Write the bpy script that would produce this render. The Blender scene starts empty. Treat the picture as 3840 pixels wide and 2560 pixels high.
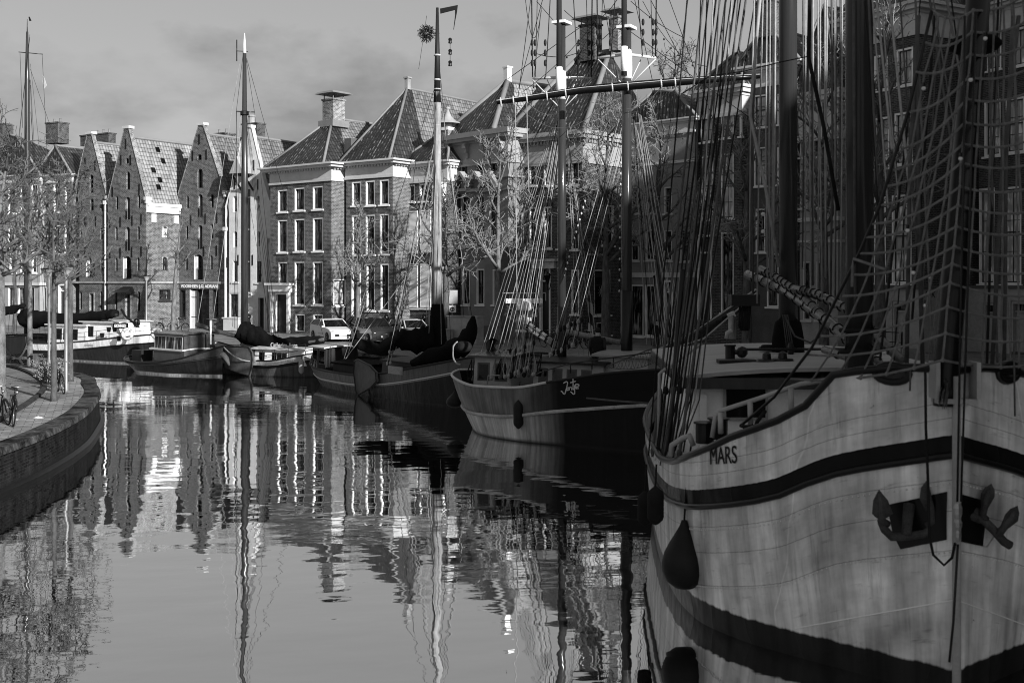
import bpy, math, random
from math import sin, cos, pi, radians, sqrt, atan2
from mathutils import Vector, Matrix
V = Vector
sc = bpy.context.scene
col = sc.collection
# ------------------------------------------------------------------ camera
CX, HY, F, HZ = 1920.0, 1045.0, 4267.0, 5.2      # optical axis, horizon row, focal length (photo px), eye height
cam = bpy.data.cameras.new('camera'); camo = bpy.data.objects.new('camera', cam); col.objects.link(camo)
camo.location = (0, 0, HZ); camo.rotation_euler = (pi/2, 0, 0)
cam.sensor_width = 36; cam.lens = 36*F/3840; cam.shift_y = -(1280-HY)/3840
cam.clip_start = 0.5; cam.clip_end = 6000
cam.dof.use_dof = True; cam.dof.focus_distance = 75; cam.dof.aperture_fstop = 2.0
sc.camera = camo
# ------------------------------------------------------------------ sun and sky
SUN_AZ, SUN_EL = 38.0, 20.0                       # sun stands behind the camera to the right
sh = V((sin(radians(SUN_AZ)), -cos(radians(SUN_AZ)), 0))
sdir = V((sh.x*cos(radians(SUN_EL)), sh.y*cos(radians(SUN_EL)), sin(radians(SUN_EL))))
sl = bpy.data.lights.new('sun', 'SUN'); sl.energy = 4.6; sl.angle = radians(0.5); sl.color = (1, 1, 1)
so = bpy.data.objects.new('sun', sl); col.objects.link(so)
so.rotation_euler = sdir.to_track_quat('Z', 'Y').to_euler(); so.location = (60, -60, 60)
w = bpy.data.worlds.new('World'); sc.world = w; w.use_nodes = True
nt = w.node_tree; nt.nodes.clear()
def wn(t, **k):
    n = nt.nodes.new(t)
    for a, b in k.items(): setattr(n, a, b)
    return n
out = wn('ShaderNodeOutputWorld'); bg = wn('ShaderNodeBackground')
sky = wn('ShaderNodeTexSky', sky_type='NISHITA', sun_disc=False)
sky.sun_elevation = radians(SUN_EL); sky.sun_rotation = atan2(sh.x, sh.y); sky.air_density = 1.0; sky.dust_density = 1.0; sky.ozone_density = 1
bw = wn('ShaderNodeRGBToBW'); nt.links.new(sky.outputs[0], bw.inputs[0])     # black and white film
tc = wn('ShaderNodeTexCoord'); mp = wn('ShaderNodeMapping'); mp.inputs['Scale'].default_value = (2.6, 2.6, 6.5)
mp.inputs['Location'].default_value = (0.35, 0.2, 0.3)
nt.links.new(tc.outputs['Generated'], mp.inputs[0])
nz = wn('ShaderNodeTexNoise'); nz.inputs['Scale'].default_value = 1.6; nz.inputs['Detail'].default_value = 6; nz.inputs['Roughness'].default_value = .52
nt.links.new(mp.outputs[0], nz.inputs['Vector'])
rmp = wn('ShaderNodeValToRGB'); rmp.color_ramp.elements[0].position = .36; rmp.color_ramp.elements[1].position = .52
nt.links.new(nz.outputs[0], rmp.inputs[0])
sx = wn('ShaderNodeSeparateXYZ'); nt.links.new(tc.outputs['Generated'], sx.inputs[0])
mr = wn('ShaderNodeMapRange'); mr.inputs[1].default_value = .13; mr.inputs[2].default_value = .20; mr.inputs[3].default_value = 1; mr.inputs[4].default_value = .0
nz2 = wn('ShaderNodeTexNoise'); nz2.inputs['Scale'].default_value = 9; nz2.inputs['Detail'].default_value = 7; nz2.inputs['Roughness'].default_value = .55
mp2 = wn('ShaderNodeMapping'); mp2.inputs['Scale'].default_value = (1, 1, 1.8); nt.links.new(tc.outputs['Generated'], mp2.inputs[0]); nt.links.new(mp2.outputs[0], nz2.inputs['Vector'])
ed = wn('ShaderNodeMath', operation='MULTIPLY_ADD'); ed.inputs[1].default_value = .22; nt.links.new(nz2.outputs[0], ed.inputs[0])
zo = wn('ShaderNodeMath', operation='SUBTRACT'); zo.inputs[1].default_value = .11; nt.links.new(sx.outputs[2], zo.inputs[0]); nt.links.new(zo.outputs[0], ed.inputs[2])
nt.links.new(ed.outputs[0], mr.inputs[0])
m1 = wn('ShaderNodeMath', operation='MULTIPLY'); nt.links.new(rmp.outputs[0], m1.inputs[0]); nt.links.new(mr.outputs[0], m1.inputs[1])
mx = wn('ShaderNodeMix', data_type='FLOAT')
nt.links.new(m1.outputs[0], mx.inputs[0])
pw = wn('ShaderNodeMath', operation='POWER'); pw.inputs[1].default_value = .45; nt.links.new(bw.outputs[0], pw.inputs[0])
ms = wn('ShaderNodeMath', operation='MULTIPLY'); ms.inputs[1].default_value = 1.30; nt.links.new(pw.outputs[0], ms.inputs[0])
nt.links.new(ms.outputs[0], mx.inputs[2])
md = wn('ShaderNodeMath', operation='MULTIPLY'); md.inputs[1].default_value = .60; nt.links.new(ms.outputs[0], md.inputs[0])
nt.links.new(md.outputs[0], mx.inputs[3])
nt.links.new(mx.outputs[0], bg.inputs[0]); bg.inputs[1].default_value = .10
nt.links.new(bg.outputs[0], out.inputs[0])
vs = sc.view_settings; vs.view_transform = 'Standard'; vs.look = 'None'; vs.exposure = 0.85; vs.gamma = 1
sc.cycles.filter_width = 1.0; sc.cycles.max_bounces = 6; sc.cycles.glossy_bounces = 3; sc.cycles.transparent_max_bounces = 6

def P(x, y, Y):                                   # photo pixel at depth Y -> world
    return V(((x-CX)*Y/F, Y, HZ-(y-HY)*Y/F))
# ------------------------------------------------------------------ materials (black and white photograph: greys)
MATS = {}
class NT:
    def __init__(s, name):
        s.m = bpy.data.materials.new(name); s.m.use_nodes = True; s.t = s.m.node_tree; s.t.nodes.clear()
        s.out = s.n('ShaderNodeOutputMaterial'); s.b = s.n('ShaderNodeBsdfPrincipled'); s.l(s.b.outputs[0], s.out.inputs[0])
    def n(s, t, **k):
        n = s.t.nodes.new(t)
        for a, b in k.items(): setattr(n, a, b)
        return n
    def l(s, a, b): s.t.links.new(a, b)
    def val(s, x, inp):
        if isinstance(x, (int, float)): inp.default_value = x
        else: s.l(x, inp)
    def math(s, op, a, b=0.0, c=0.0):
        n = s.n('ShaderNodeMath', operation=op)
        s.val(a, n.inputs[0]); s.val(b, n.inputs[1]); s.val(c, n.inputs[2])
        return n.outputs[0]
    def mix(s, f, a, b):
        n = s.n('ShaderNodeMix', data_type='FLOAT'); s.val(f, n.inputs[0]); s.val(a, n.inputs[2]); s.val(b, n.inputs[3])
        return n.outputs[0]
    def coord(s, k='Object'): return s.n('ShaderNodeTexCoord').outputs[k]
    def xyz(s, v):
        n = s.n('ShaderNodeSeparateXYZ'); s.l(v, n.inputs[0]); return n.outputs
    def vec(s, x, y, z=0.0):
        n = s.n('ShaderNodeCombineXYZ'); s.val(x, n.inputs[0]); s.val(y, n.inputs[1]); s.val(z, n.inputs[2]); return n.outputs[0]
    def noise(s, v, scale, detail=3, rough=.55):
        n = s.n('ShaderNodeTexNoise'); n.inputs['Scale'].default_value = scale; n.inputs['Detail'].default_value = detail
        n.inputs['Roughness'].default_value = rough; s.l(v, n.inputs['Vector']); return n.outputs[0]
    def map(s, x, a, b, c, d):
        n = s.n('ShaderNodeMapRange'); s.val(x, n.inputs[0])
        for i, q in enumerate((a, b, c, d)): n.inputs[i+1].default_value = q
        return n.outputs[0]
    def bump(s, h, strength=.3, dist=.05):
        n = s.n('ShaderNodeBump'); n.inputs['Strength'].default_value = strength; n.inputs['Distance'].default_value = dist
        s.l(h, n.inputs['Height']); s.l(n.outputs[0], s.b.inputs['Normal'])
    def fin(s, c, rough=.6, metal=0.0, spec=.5):
        s.val_col(c); s.val(rough, s.b.inputs['Roughness']); s.b.inputs['Metallic'].default_value = metal
        s.b.inputs['Specular IOR Level'].default_value = spec
        return s.m
    def val_col(s, c):
        if isinstance(c, (int, float)): s.b.inputs['Base Color'].default_value = (c, c, c, 1)
        else: s.l(c, s.b.inputs['Base Color'])
def paint(name, v, rough=.55, var=.25, scale=2.5, metal=0.0, spec=None, bump=0.0, stretch=(1, 1, 1)):
    if name in MATS: return MATS[name]
    if spec is None: spec = .06 if rough > .6 else .16 if rough > .4 else .4
    t = NT(name); co = t.coord()
    mpn = t.n('ShaderNodeMapping'); mpn.inputs['Scale'].default_value = stretch; t.l(co, mpn.inputs[0])
    n1 = t.noise(mpn.outputs[0], scale, 4); n2 = t.noise(mpn.outputs[0], scale*9, 3)
    k = t.math('ADD', t.math('MULTIPLY', n1, .65), t.math('MULTIPLY', n2, .35))
    c = t.math('MULTIPLY', t.map(k, .3, .7, 1-var, 1+var), v)
    if bump: t.bump(n2, bump, .02)
    MATS[name] = t.fin(c, rough, metal, spec); return MATS[name]
def brick(name, v, mortar=None, var=.4, dirt=.35):
    if name in MATS: return MATS[name]
    t = NT(name); x, y, z = t.xyz(t.coord())
    v2 = t.vec(t.math('ADD', x, y), z)
    b = t.n('ShaderNodeTexBrick'); t.l(v2, b.inputs['Vector'])
    b.inputs['Scale'].default_value = 1; b.inputs['Brick Width'].default_value = .27; b.inputs['Row Height'].default_value = .10
    b.inputs['Mortar Size'].default_value = .016; b.inputs['Bias'].default_value = 0
    lo, hi = v*(1-var), v*(1+var); mo = mortar if mortar is not None else v*1.7
    for i, q in ((1, lo), (2, hi), (3, mo)): b.inputs[i].default_value = (q, q, q, 1)
    n = t.noise(v2, .45, 5, .6); n3 = t.noise(v2, 4.0, 3)
    c = t.math('MULTIPLY', b.outputs[0], t.map(n, .3, .72, 1-dirt, 1+dirt*.8))
    c = t.math('MULTIPLY', c, t.map(n3, .3, .7, .68, 1.32))
    t.bump(t.math('SUBTRACT', 1, b.outputs[1]), .5, .01)
    MATS[name] = t.fin(c, .9, 0, .05); return MATS[name]
def tiles(name, lo, hi, rough=.6, glint=0.0, cu=.30, cv=.40, bump=.8):
    if name in MATS: return MATS[name]
    t = NT(name); u, v, _ = t.xyz(t.coord('UV'))
    uu = t.math('DIVIDE', u, cu); vv = t.math('DIVIDE', v, cv)
    fu = t.math('FLOOR', uu); fv = t.math('FLOOR', vv)
    wnz = t.n('ShaderNodeTexWhiteNoise', noise_dimensions='2D'); t.l(t.vec(fu, fv), wnz.inputs[0])
    patch = t.noise(t.vec(u, v), .5, 4, .6)
    val = t.mix(t.math('ADD', t.math('MULTIPLY', wnz.outputs[0], .55), t.map(patch, .3, .7, 0, .45)), lo, hi)
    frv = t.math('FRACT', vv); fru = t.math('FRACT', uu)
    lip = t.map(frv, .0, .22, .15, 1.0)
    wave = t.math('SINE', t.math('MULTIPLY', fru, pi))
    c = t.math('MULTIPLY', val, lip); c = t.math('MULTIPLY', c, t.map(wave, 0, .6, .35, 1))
    if glint:  # pale glints painted into the colour along the tile crests
        glint_noise = t.noise(t.vec(t.math('MULTIPLY', u, 3.1), t.math('MULTIPLY', v, 1.2)), 1.6, 5, .65)
        g = t.math('MULTIPLY', t.map(glint_noise, .53, .64, 0, 1), t.map(wave, .7, .98, 0, 1))
        c = t.mix(g, c, glint)
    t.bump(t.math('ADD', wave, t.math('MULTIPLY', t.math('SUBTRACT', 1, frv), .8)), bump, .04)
    MATS[name] = t.fin(c, rough, 0, .5 if glint else .06); return MATS[name]
def hull_frames(t, u, v, dents, st):
    # plates on frames: faint welded butts, shading of the hollows between frames put into the colour, scuffs and rust runs
    w_ = t.math('ADD', t.math('ADD', u, t.math('MULTIPLY', v, .22)), t.math('MULTIPLY', dents, .25))
    fr = t.math('ABSOLUTE', t.math('SUBTRACT', t.math('FRACT', t.math('DIVIDE', w_, .64)), .5))
    k = t.map(fr, 0, .5, .76, 1.14)
    ln = t.map(t.math('ABSOLUTE', t.math('SUBTRACT', t.math('FRACT', t.math('DIVIDE', w_, 1.92)), .5)), .0, .007, 1.35, 1)
    patch = t.noise(t.vec(t.math('MULTIPLY', u, .8), t.math('MULTIPLY', v, .9)), 1.0, 5, .65)
    scuff = t.noise(t.vec(t.math('MULTIPLY', u, 2.2), t.math('MULTIPLY', v, 7.0)), 1.5, 5, .7)
    chip = t.noise(t.vec(u, v), 9, 4, .7)
    k = t.math('MULTIPLY', t.math('MULTIPLY', k, ln), t.map(patch, .3, .7, .62, 1.34))
    k = t.math('MULTIPLY', k, t.map(scuff, .60, .72, 1, .62))
    return t.math('MULTIPLY', k, t.map(chip, .68, .74, 1, .35))
def hullmat(name, base, bands=(), boot=None, boot_v=.01, rough=.35, streak=.35, seams=(), rust=.0, frames=False):
    """bands: (v0, v1, value) in metres below the reference strake (UV.y); boot: boot-top height in z."""
    t = NT(name); u, v, _ = t.xyz(t.coord('UV')); z = t.xyz(t.coord())[2]
    st = t.noise(t.vec(t.math('MULTIPLY', u, 5.0), t.math('MULTIPLY', v, .35)), 1.3, 5, .6)
    pt = t.noise(t.vec(u, v), .9, 5, .6); fine = t.noise(t.vec(u, v), 14, 3)
    c = t.math('MULTIPLY', base, t.map(st, .3, .7, 1-streak, 1+streak*.6))
    c = t.math('MULTIPLY', c, t.map(pt, .3, .7, 1-streak*.6, 1+streak*.4))
    wob = t.math('ADD', v, t.map(fine, 0, 1, -.012, .012))
    def rng(a, b): return t.math('MULTIPLY', t.math('GREATER_THAN', wob, a), t.math('LESS_THAN', wob, b))
    for s_ in seams:
        c = t.math('MULTIPLY', c, t.math('SUBTRACT', 1, t.math('MULTIPLY', rng(s_, s_+.012), .45)))
    for a, b, q in bands: c = t.mix(rng(a, b), c, t.math('MULTIPLY', q, t.map(st, .3, .7, .8, 1.2)))
    if rust:
        dk = t.noise(t.vec(t.math('MULTIPLY', u, 11.0), t.math('MULTIPLY', v, .5)), 1.0, 6, .7)
        c = t.math('MULTIPLY', c, t.map(dk, .56, .66, 1, 1-rust))
    if boot is not None:
        zz = t.math('ADD', z, t.map(st, 0, 1, -.05, .05))
        k = t.map(zz, boot-.015, boot+.015, 0, 1)
        c = t.mix(k, t.math('MULTIPLY', boot_v, t.map(st, .3, .7, .4, 1.9)), c)
    dents = t.noise(t.vec(t.math('MULTIPLY', u, 1.5), t.math('MULTIPLY', v, .8)), 1.3, 2)
    if frames: c = t.math('MULTIPLY', c, hull_frames(t, u, v, dents, st))
    fr_ = t.math('POWER', t.math('ABSOLUTE', t.math('SINE', t.math('ADD', t.math('MULTIPLY', u, pi/.62), t.math('MULTIPLY', dents, 2.0)))), .35)
    t.bump(t.math('ADD', t.math('ADD', t.math('MULTIPLY', dents, 1.3), t.math('MULTIPLY', fr_, .16)), t.math('MULTIPLY', fine, .05)), .5, .10)
    MATS[name] = t.fin(c, rough, 0, .16); return MATS[name]
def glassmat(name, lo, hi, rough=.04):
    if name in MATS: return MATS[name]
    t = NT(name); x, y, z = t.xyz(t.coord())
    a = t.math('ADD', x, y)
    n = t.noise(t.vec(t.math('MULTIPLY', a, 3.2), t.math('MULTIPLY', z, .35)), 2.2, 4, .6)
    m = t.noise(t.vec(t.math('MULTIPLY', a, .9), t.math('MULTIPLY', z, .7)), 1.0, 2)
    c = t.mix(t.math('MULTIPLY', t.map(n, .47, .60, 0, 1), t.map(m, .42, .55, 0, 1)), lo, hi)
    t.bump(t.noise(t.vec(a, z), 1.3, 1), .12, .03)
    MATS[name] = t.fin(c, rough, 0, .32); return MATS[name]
def M(n): return MATS[n]
paint('white_paint', .76, .45, .12); paint('cream_paint', .48, .55, .14); paint('grey_paint', .30, .5, .2)
paint('dark_paint', .008, .3, .3, spec=.3); paint('black_paint', .003, .3, .3, spec=.3); paint('charcoal_cloth', .006, .9, .5, 1.5, bump=.4)
paint('cornice_white', .46, .5, .16, 1.2); paint('sash_dark', .02, .4, .2); paint('stone_grey', .26, .8, .3, 1.5)
paint('stucco_light', .27, .85, .22, 1.1, bump=.3); paint('stucco_grey', .20, .85, .25, .8); paint('stone_dark', .09, .85, .3, 1.2)
paint('ashlar', .19, .85, .22, 1.1, bump=.3); paint('ashlar_cornice', .27, .6, .16, 1.2); paint('lime_wash', .50, .9, .16, 2.2, bump=1.0); paint('slab_concrete', .30, .85, .25, .7)
paint('varnished_wood', .05, .22, .35, 1.2, stretch=(1, 1, .2)); paint('weathered_wood', .20, .75, .5, 2.5, stretch=(5, 5, .35))
paint('dark_wood', .016, .5, .4, 1.5, stretch=(3, 3, .3)); paint('mast_wood', .030, .18, .3, .8, stretch=(4, 4, .15))
paint('deck_wood', .22, .6, .4, 3, stretch=(.3, 6, 1)); paint('steel', .28, .35, .15, 3, .8); paint('galvanised', .20, .45, .25, 3, .3)
paint('rope_light', .27, .85, .3, 6); paint('rope_dark', .014, .8, .4, 4); paint('rope_grey', .075, .85, .4, 5); paint('net_rope', .13, .9, .4, 8)
paint('lead_grey', .17, .6, .2, 1); paint('rubber', .012, .55, .3, 4); paint('skin', .26, .6, .1); paint('hair_dark', .02, .7, .2)
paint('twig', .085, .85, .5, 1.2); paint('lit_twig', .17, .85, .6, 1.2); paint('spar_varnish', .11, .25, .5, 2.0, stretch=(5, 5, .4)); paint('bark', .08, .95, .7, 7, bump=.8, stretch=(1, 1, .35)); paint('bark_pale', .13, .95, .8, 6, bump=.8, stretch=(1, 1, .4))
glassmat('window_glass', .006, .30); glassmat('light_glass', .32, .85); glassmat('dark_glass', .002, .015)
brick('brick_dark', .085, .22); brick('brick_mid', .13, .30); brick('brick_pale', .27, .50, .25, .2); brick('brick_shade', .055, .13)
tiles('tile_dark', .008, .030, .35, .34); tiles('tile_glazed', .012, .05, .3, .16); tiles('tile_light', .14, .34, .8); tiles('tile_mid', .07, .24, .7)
# ------------------------------------------------------------------ mesh helpers
class MB:
    def __init__(s): s.v = []; s.f = []; s.uv = {}
    def add(s, vs, fs):
        o = len(s.v); s.v.extend([tuple(p) for p in vs])
        s.f.extend([tuple(o+i for i in f) for f in fs]); return o
    def poly(s, pts, uv=None):
        o = s.add(pts, [tuple(range(len(pts)))])
        if uv: s.uv[len(s.f)-1] = uv
    def box(s, x0, x1, y0, y1, z0, z1):
        s.add([(x0, y0, z0), (x1, y0, z0), (x1, y1, z0), (x0, y1, z0), (x0, y0, z1), (x1, y0, z1), (x1, y1, z1), (x0, y1, z1)],
              [(0, 3, 2, 1), (4, 5, 6, 7), (0, 1, 5, 4), (1, 2, 6, 5), (2, 3, 7, 6), (3, 0, 4, 7)])
    def hexa(s, a, b):                            # two quads (bottom, top) -> solid
        s.add(list(a)+list(b), [(0, 3, 2, 1), (4, 5, 6, 7), (0, 1, 5, 4), (1, 2, 6, 5), (2, 3, 7, 6), (3, 0, 4, 7)])
    def beam(s, p, q, wd, ht, up=(0, 0, 1)):
        p, q = V(p), V(q); d = (q-p).normalized(); up = V(up)
        r = d.cross(up)
        if r.length < 1e-4: r = d.cross(V((1, 0, 0)))
        r.normalize(); u = r.cross(d).normalized(); r *= wd/2; u *= ht/2
        s.hexa([p-r-u, p+r-u, p+r+u, p-r+u], [q-r-u, q+r-u, q+r+u, q-r+u])
    def tube(s, pts, r, n=6, cap=True):
        pts = [V(p) for p in pts]; m = len(pts)
        rs = r if isinstance(r, (list, tuple)) else [r]*m
        o = len(s.v); ref = None
        for i, p in enumerate(pts):
            d = (pts[min(i+1, m-1)]-pts[max(i-1, 0)])
            if d.length < 1e-9: d = V((0, 0, 1))
            d.normalize()
            if ref is None:
                ref = d.cross(V((0, 0, 1)))
                if ref.length < .05: ref = d.cross(V((0, 1, 0)))
            a = (ref-d*ref.dot(d))
            if a.length < 1e-6: a = d.orthogonal()
            a.normalize(); ref = a; b = d.cross(a)
            for k in range(n):
                t = 2*pi*k/n; s.v.append(tuple(p+a*(cos(t)*rs[i])+b*(sin(t)*rs[i])))
        for i in range(m-1):
            for k in range(n):
                k2 = (k+1) % n; s.f.append((o+i*n+k, o+i*n+k2, o+(i+1)*n+k2, o+(i+1)*n+k))
        if cap and n > 2:
            s.f.append(tuple(o+k for k in range(n))[::-1]); s.f.append(tuple(o+(m-1)*n+k for k in range(n)))
    def lathe(s, prof, c=(0, 0, 0), n=12, ax='Z'):
        o = len(s.v); c = V(c)
        for r, z in prof:
            for k in range(n):
                t = 2*pi*k/n; x, y = r*cos(t), r*sin(t)
                p = {'Z': (x, y, z), 'Y': (x, z, y), 'X': (z, x, y)}[ax]
                s.v.append(tuple(c+V(p)))
        for i in range(len(prof)-1):
            for k in range(n):
                k2 = (k+1) % n; s.f.append((o+i*n+k, o+i*n+k2, o+(i+1)*n+k2, o+(i+1)*n+k))
    def ball(s, c, r, n=10, sx=1, sy=1, sz=1):
        o = len(s.v); m = max(5, n//2+1)
        for i in range(m+1):
            a = -pi/2+pi*i/m
            for k in range(n):
                t = 2*pi*k/n
                s.v.append((c[0]+r*sx*cos(a)*cos(t), c[1]+r*sy*cos(a)*sin(t), c[2]+r*sz*sin(a)))
        for i in range(m):
            for k in range(n):
                k2 = (k+1) % n; s.f.append((o+i*n+k, o+i*n+k2, o+(i+1)*n+k2, o+(i+1)*n+k))
    def torus(s, c, R, r, ax='Y', n=20, m=6):
        o = len(s.v); c = V(c)
        for i in range(n):
            a = 2*pi*i/n
            for k in range(m):
                b = 2*pi*k/m; q = R+r*cos(b)
                p = {'Y': (q*cos(a), r*sin(b), q*sin(a)), 'X': (r*sin(b), q*cos(a), q*sin(a)), 'Z': (q*cos(a), q*sin(a), r*sin(b))}[ax]
                s.v.append(tuple(c+V(p)))
        for i in range(n):
            for k in range(m):
                i2, k2 = (i+1) % n, (k+1) % m
                s.f.append((o+i*m+k, o+i2*m+k, o+i2*m+k2, o+i*m+k2))
    def build(s, name, mat, parent=None, smooth=False):
        me = bpy.data.meshes.new(name); me.from_pydata(s.v, [], s.f)
        if s.uv:
            ul = me.uv_layers.new(name='UVMap'); d = [0.0]*(len(me.loops)*2)
            for fi, uv in s.uv.items():
                st = me.polygons[fi].loop_start
                for j, (a, b) in enumerate(uv): d[2*(st+j)] = a; d[2*(st+j)+1] = b
            ul.data.foreach_set('uv', d)
        if smooth: me.polygons.foreach_set('use_smooth', [True]*len(me.polygons))
        me.materials.append(MATS[mat] if isinstance(mat, str) else mat)
        me.update(); o = bpy.data.objects.new(name, me); col.objects.link(o)
        if parent: o.parent = parent
        return o
def tag(o, label=None, cat=None, group=None, kind=None):
    if label: o['label'] = label
    if cat: o['category'] = cat
    if group: o['group'] = group
    if kind: o['kind'] = kind
    return o
def empty(name, loc, rz=0, label=None, cat=None, group=None):
    o = bpy.data.objects.new(name, None); col.objects.link(o); o.location = loc; o.rotation_euler = (0, 0, rz)
    o.empty_display_size = .3
    return tag(o, label, cat, group)
def copy_tree(o, parent=None):
    c = o.copy(); col.objects.link(c); c.parent = parent
    for ch in list(o.children): copy_tree(ch, c)
    return c
def sag(p, q, d=0.0, n=8):
    p, q = V(p), V(q)
    return [p.lerp(q, i/n)-V((0, 0, d*4*(i/n)*(1-i/n))) for i in range(n+1)]
def interp(tab, x):
    if x <= tab[0][0]: return tab[0][1]
    for (a, p), (b, q) in zip(tab, tab[1:]):
        if x <= b: return p+(q-p)*(x-a)/(b-a)
    return tab[-1][1]
def text_mesh(name, s, size, mat, parent, mtx, xs=1.0, depth=.006, bold=.0, shear=0.0):
    cu = bpy.data.curves.new(name, 'FONT'); cu.body = s; cu.size = size; cu.extrude = depth; cu.offset = bold; cu.shear = shear
    cu.align_x = 'CENTER'; cu.align_y = 'CENTER'
    ob = bpy.data.objects.new(name+'_curve', cu); col.objects.link(ob)
    dg = bpy.context.evaluated_depsgraph_get()
    me = bpy.data.meshes.new_from_object(ob.evaluated_get(dg)); bpy.data.objects.remove(ob)
    me.transform(mtx @ Matrix.Diagonal((xs, 1, 1, 1))); me.materials.clear(); me.materials.append(M(mat)); me.name = name
    o = bpy.data.objects.new(name, me); col.objects.link(o); o.parent = parent; return o
def frame(o, x, y):                               # matrix whose x/y axes lie along x and y at o
    x = V(x).normalized(); z = x.cross(V(y)).normalized(); y = z.cross(x)
    return Matrix(((x.x, y.x, z.x, o[0]), (x.y, y.y, z.y, o[1]), (x.z, y.z, z.z, o[2]), (0, 0, 0, 1)))
# ------------------------------------------------------------------ ground, water, quays
ST = 1.0                                          # street level above the water
FAR_EDGE = [(-300, 150), (-90, 96), (-50, 84), (-34, 80.5), (-21, 74), (-11, 66.5), (-2.5, 57), (6, 46), (13, 37), (15.5, 28), (16, 10), (15.5, -60)]
LEFT_EDGE = [(-7, -60), (-9.2, 5), (-10.6, 18), (-12.1, 24.5), (-12.45, 30.1), (-13.1, 34.6), (-14.15, 38.6), (-15.02, 41.4), (-16.2, 44.2), (-18.2, 48.4), (-24.5, 55.0), (-34, 60), (-60, 66), (-300, 100)]
def smooth_line(pts, n=6):
    r = []
    for i in range(len(pts)-1):
        p0, p1, p2, p3 = (V(pts[max(i-1, 0)]), V(pts[i]), V(pts[i+1]), V(pts[min(i+2, len(pts)-1)]))
        if max((p2-p1).length, (p1-p0).length, (p3-p2).length) > 30: r.append(p1); continue
        for k in range(n):
            t = k/n
            r.append(.5*((2*p1)+(p2-p0)*t+(2*p0-5*p1+4*p2-p3)*t*t+(3*p1-p0-3*p2+p3)*t**3))
    r.append(V(pts[-1])); return r
left = smooth_line(LEFT_EDGE); far = smooth_line(FAR_EDGE)
def normals2(pts):
    o = []
    for i, p in enumerate(pts):
        d = pts[min(i+1, len(pts)-1)]-pts[max(i-1, 0)]; d.normalize(); o.append(V((-d.y, d.x)))
    return o
# water
def water_mat():
    t = NT('canal_water'); t.t.nodes.remove(t.b)
    x, y, z = t.xyz(t.coord())
    ca, sa = cos(radians(8)), sin(radians(8))
    xr = t.math('ADD', t.math('MULTIPLY', x, ca), t.math('MULTIPLY', y, sa))
    yr = t.math('SUBTRACT', t.math('MULTIPLY', y, ca), t.math('MULTIPLY', x, sa))
    big = t.noise(t.vec(t.math('MULTIPLY', xr, .30), t.math('MULTIPLY', yr, .55)), 1.0, 2)
    mid = t.noise(t.vec(t.math('MULTIPLY', xr, 1.2), t.math('MULTIPLY', yr, 2.6)), 1.0, 2)
    fine = t.noise(t.vec(t.math('MULTIPLY', xr, 4.0), t.math('MULTIPLY', yr, 10.0)), 1.0, 2)
    patch = t.noise(t.vec(t.math('MULTIPLY', xr, .07), t.math('MULTIPLY', yr, .16)), 1.0, 3)
    breeze = t.math('MULTIPLY', t.map(y, 31, 40, 0, 1), t.map(y, 56, 66, 1, .2))
    amp = t.math('ADD', t.math('MULTIPLY', t.map(patch, .48, .62, 0, 1.0), .35), t.math('MULTIPLY', breeze, t.map(patch, .38, .6, .4, 1.2)))
    h = t.math('ADD', t.math('MULTIPLY', big, .017), t.math('ADD', t.math('MULTIPLY', mid, .0022), t.math('MULTIPLY', t.math('MULTIPLY', fine, amp), .0016)))
    bp = t.n('ShaderNodeBump'); bp.inputs['Strength'].default_value = 1.0; bp.inputs['Distance'].default_value = 1.0; t.l(h, bp.inputs['Height'])
    g = t.n('ShaderNodeBsdfGlossy'); g.inputs['Roughness'].default_value = .0; g.inputs['Color'].default_value = (.9, .9, .9, 1)
    d = t.n('ShaderNodeBsdfDiffuse'); d.inputs['Color'].default_value = (.006, .006, .006, 1)
    fr = t.n('ShaderNodeFresnel'); fr.inputs['IOR'].default_value = 2.3
    for q in (g, fr): t.l(bp.outputs[0], q.inputs['Normal'])
    mxs = t.n('ShaderNodeMixShader'); t.l(t.map(fr.outputs[0], .15, .6, .72, .95), mxs.inputs[0]); t.l(d.outputs[0], mxs.inputs[1]); t.l(g.outputs[0], mxs.inputs[2])
    t.l(mxs.outputs[0], t.out.inputs[0]); return t.m
mb = MB(); mb.poly([(-320, -120, 0), (120, -120, 0), (120, 200, 0), (-320, 200, 0)])
tag(mb.build('water', water_mat()), kind='structure')
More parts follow.
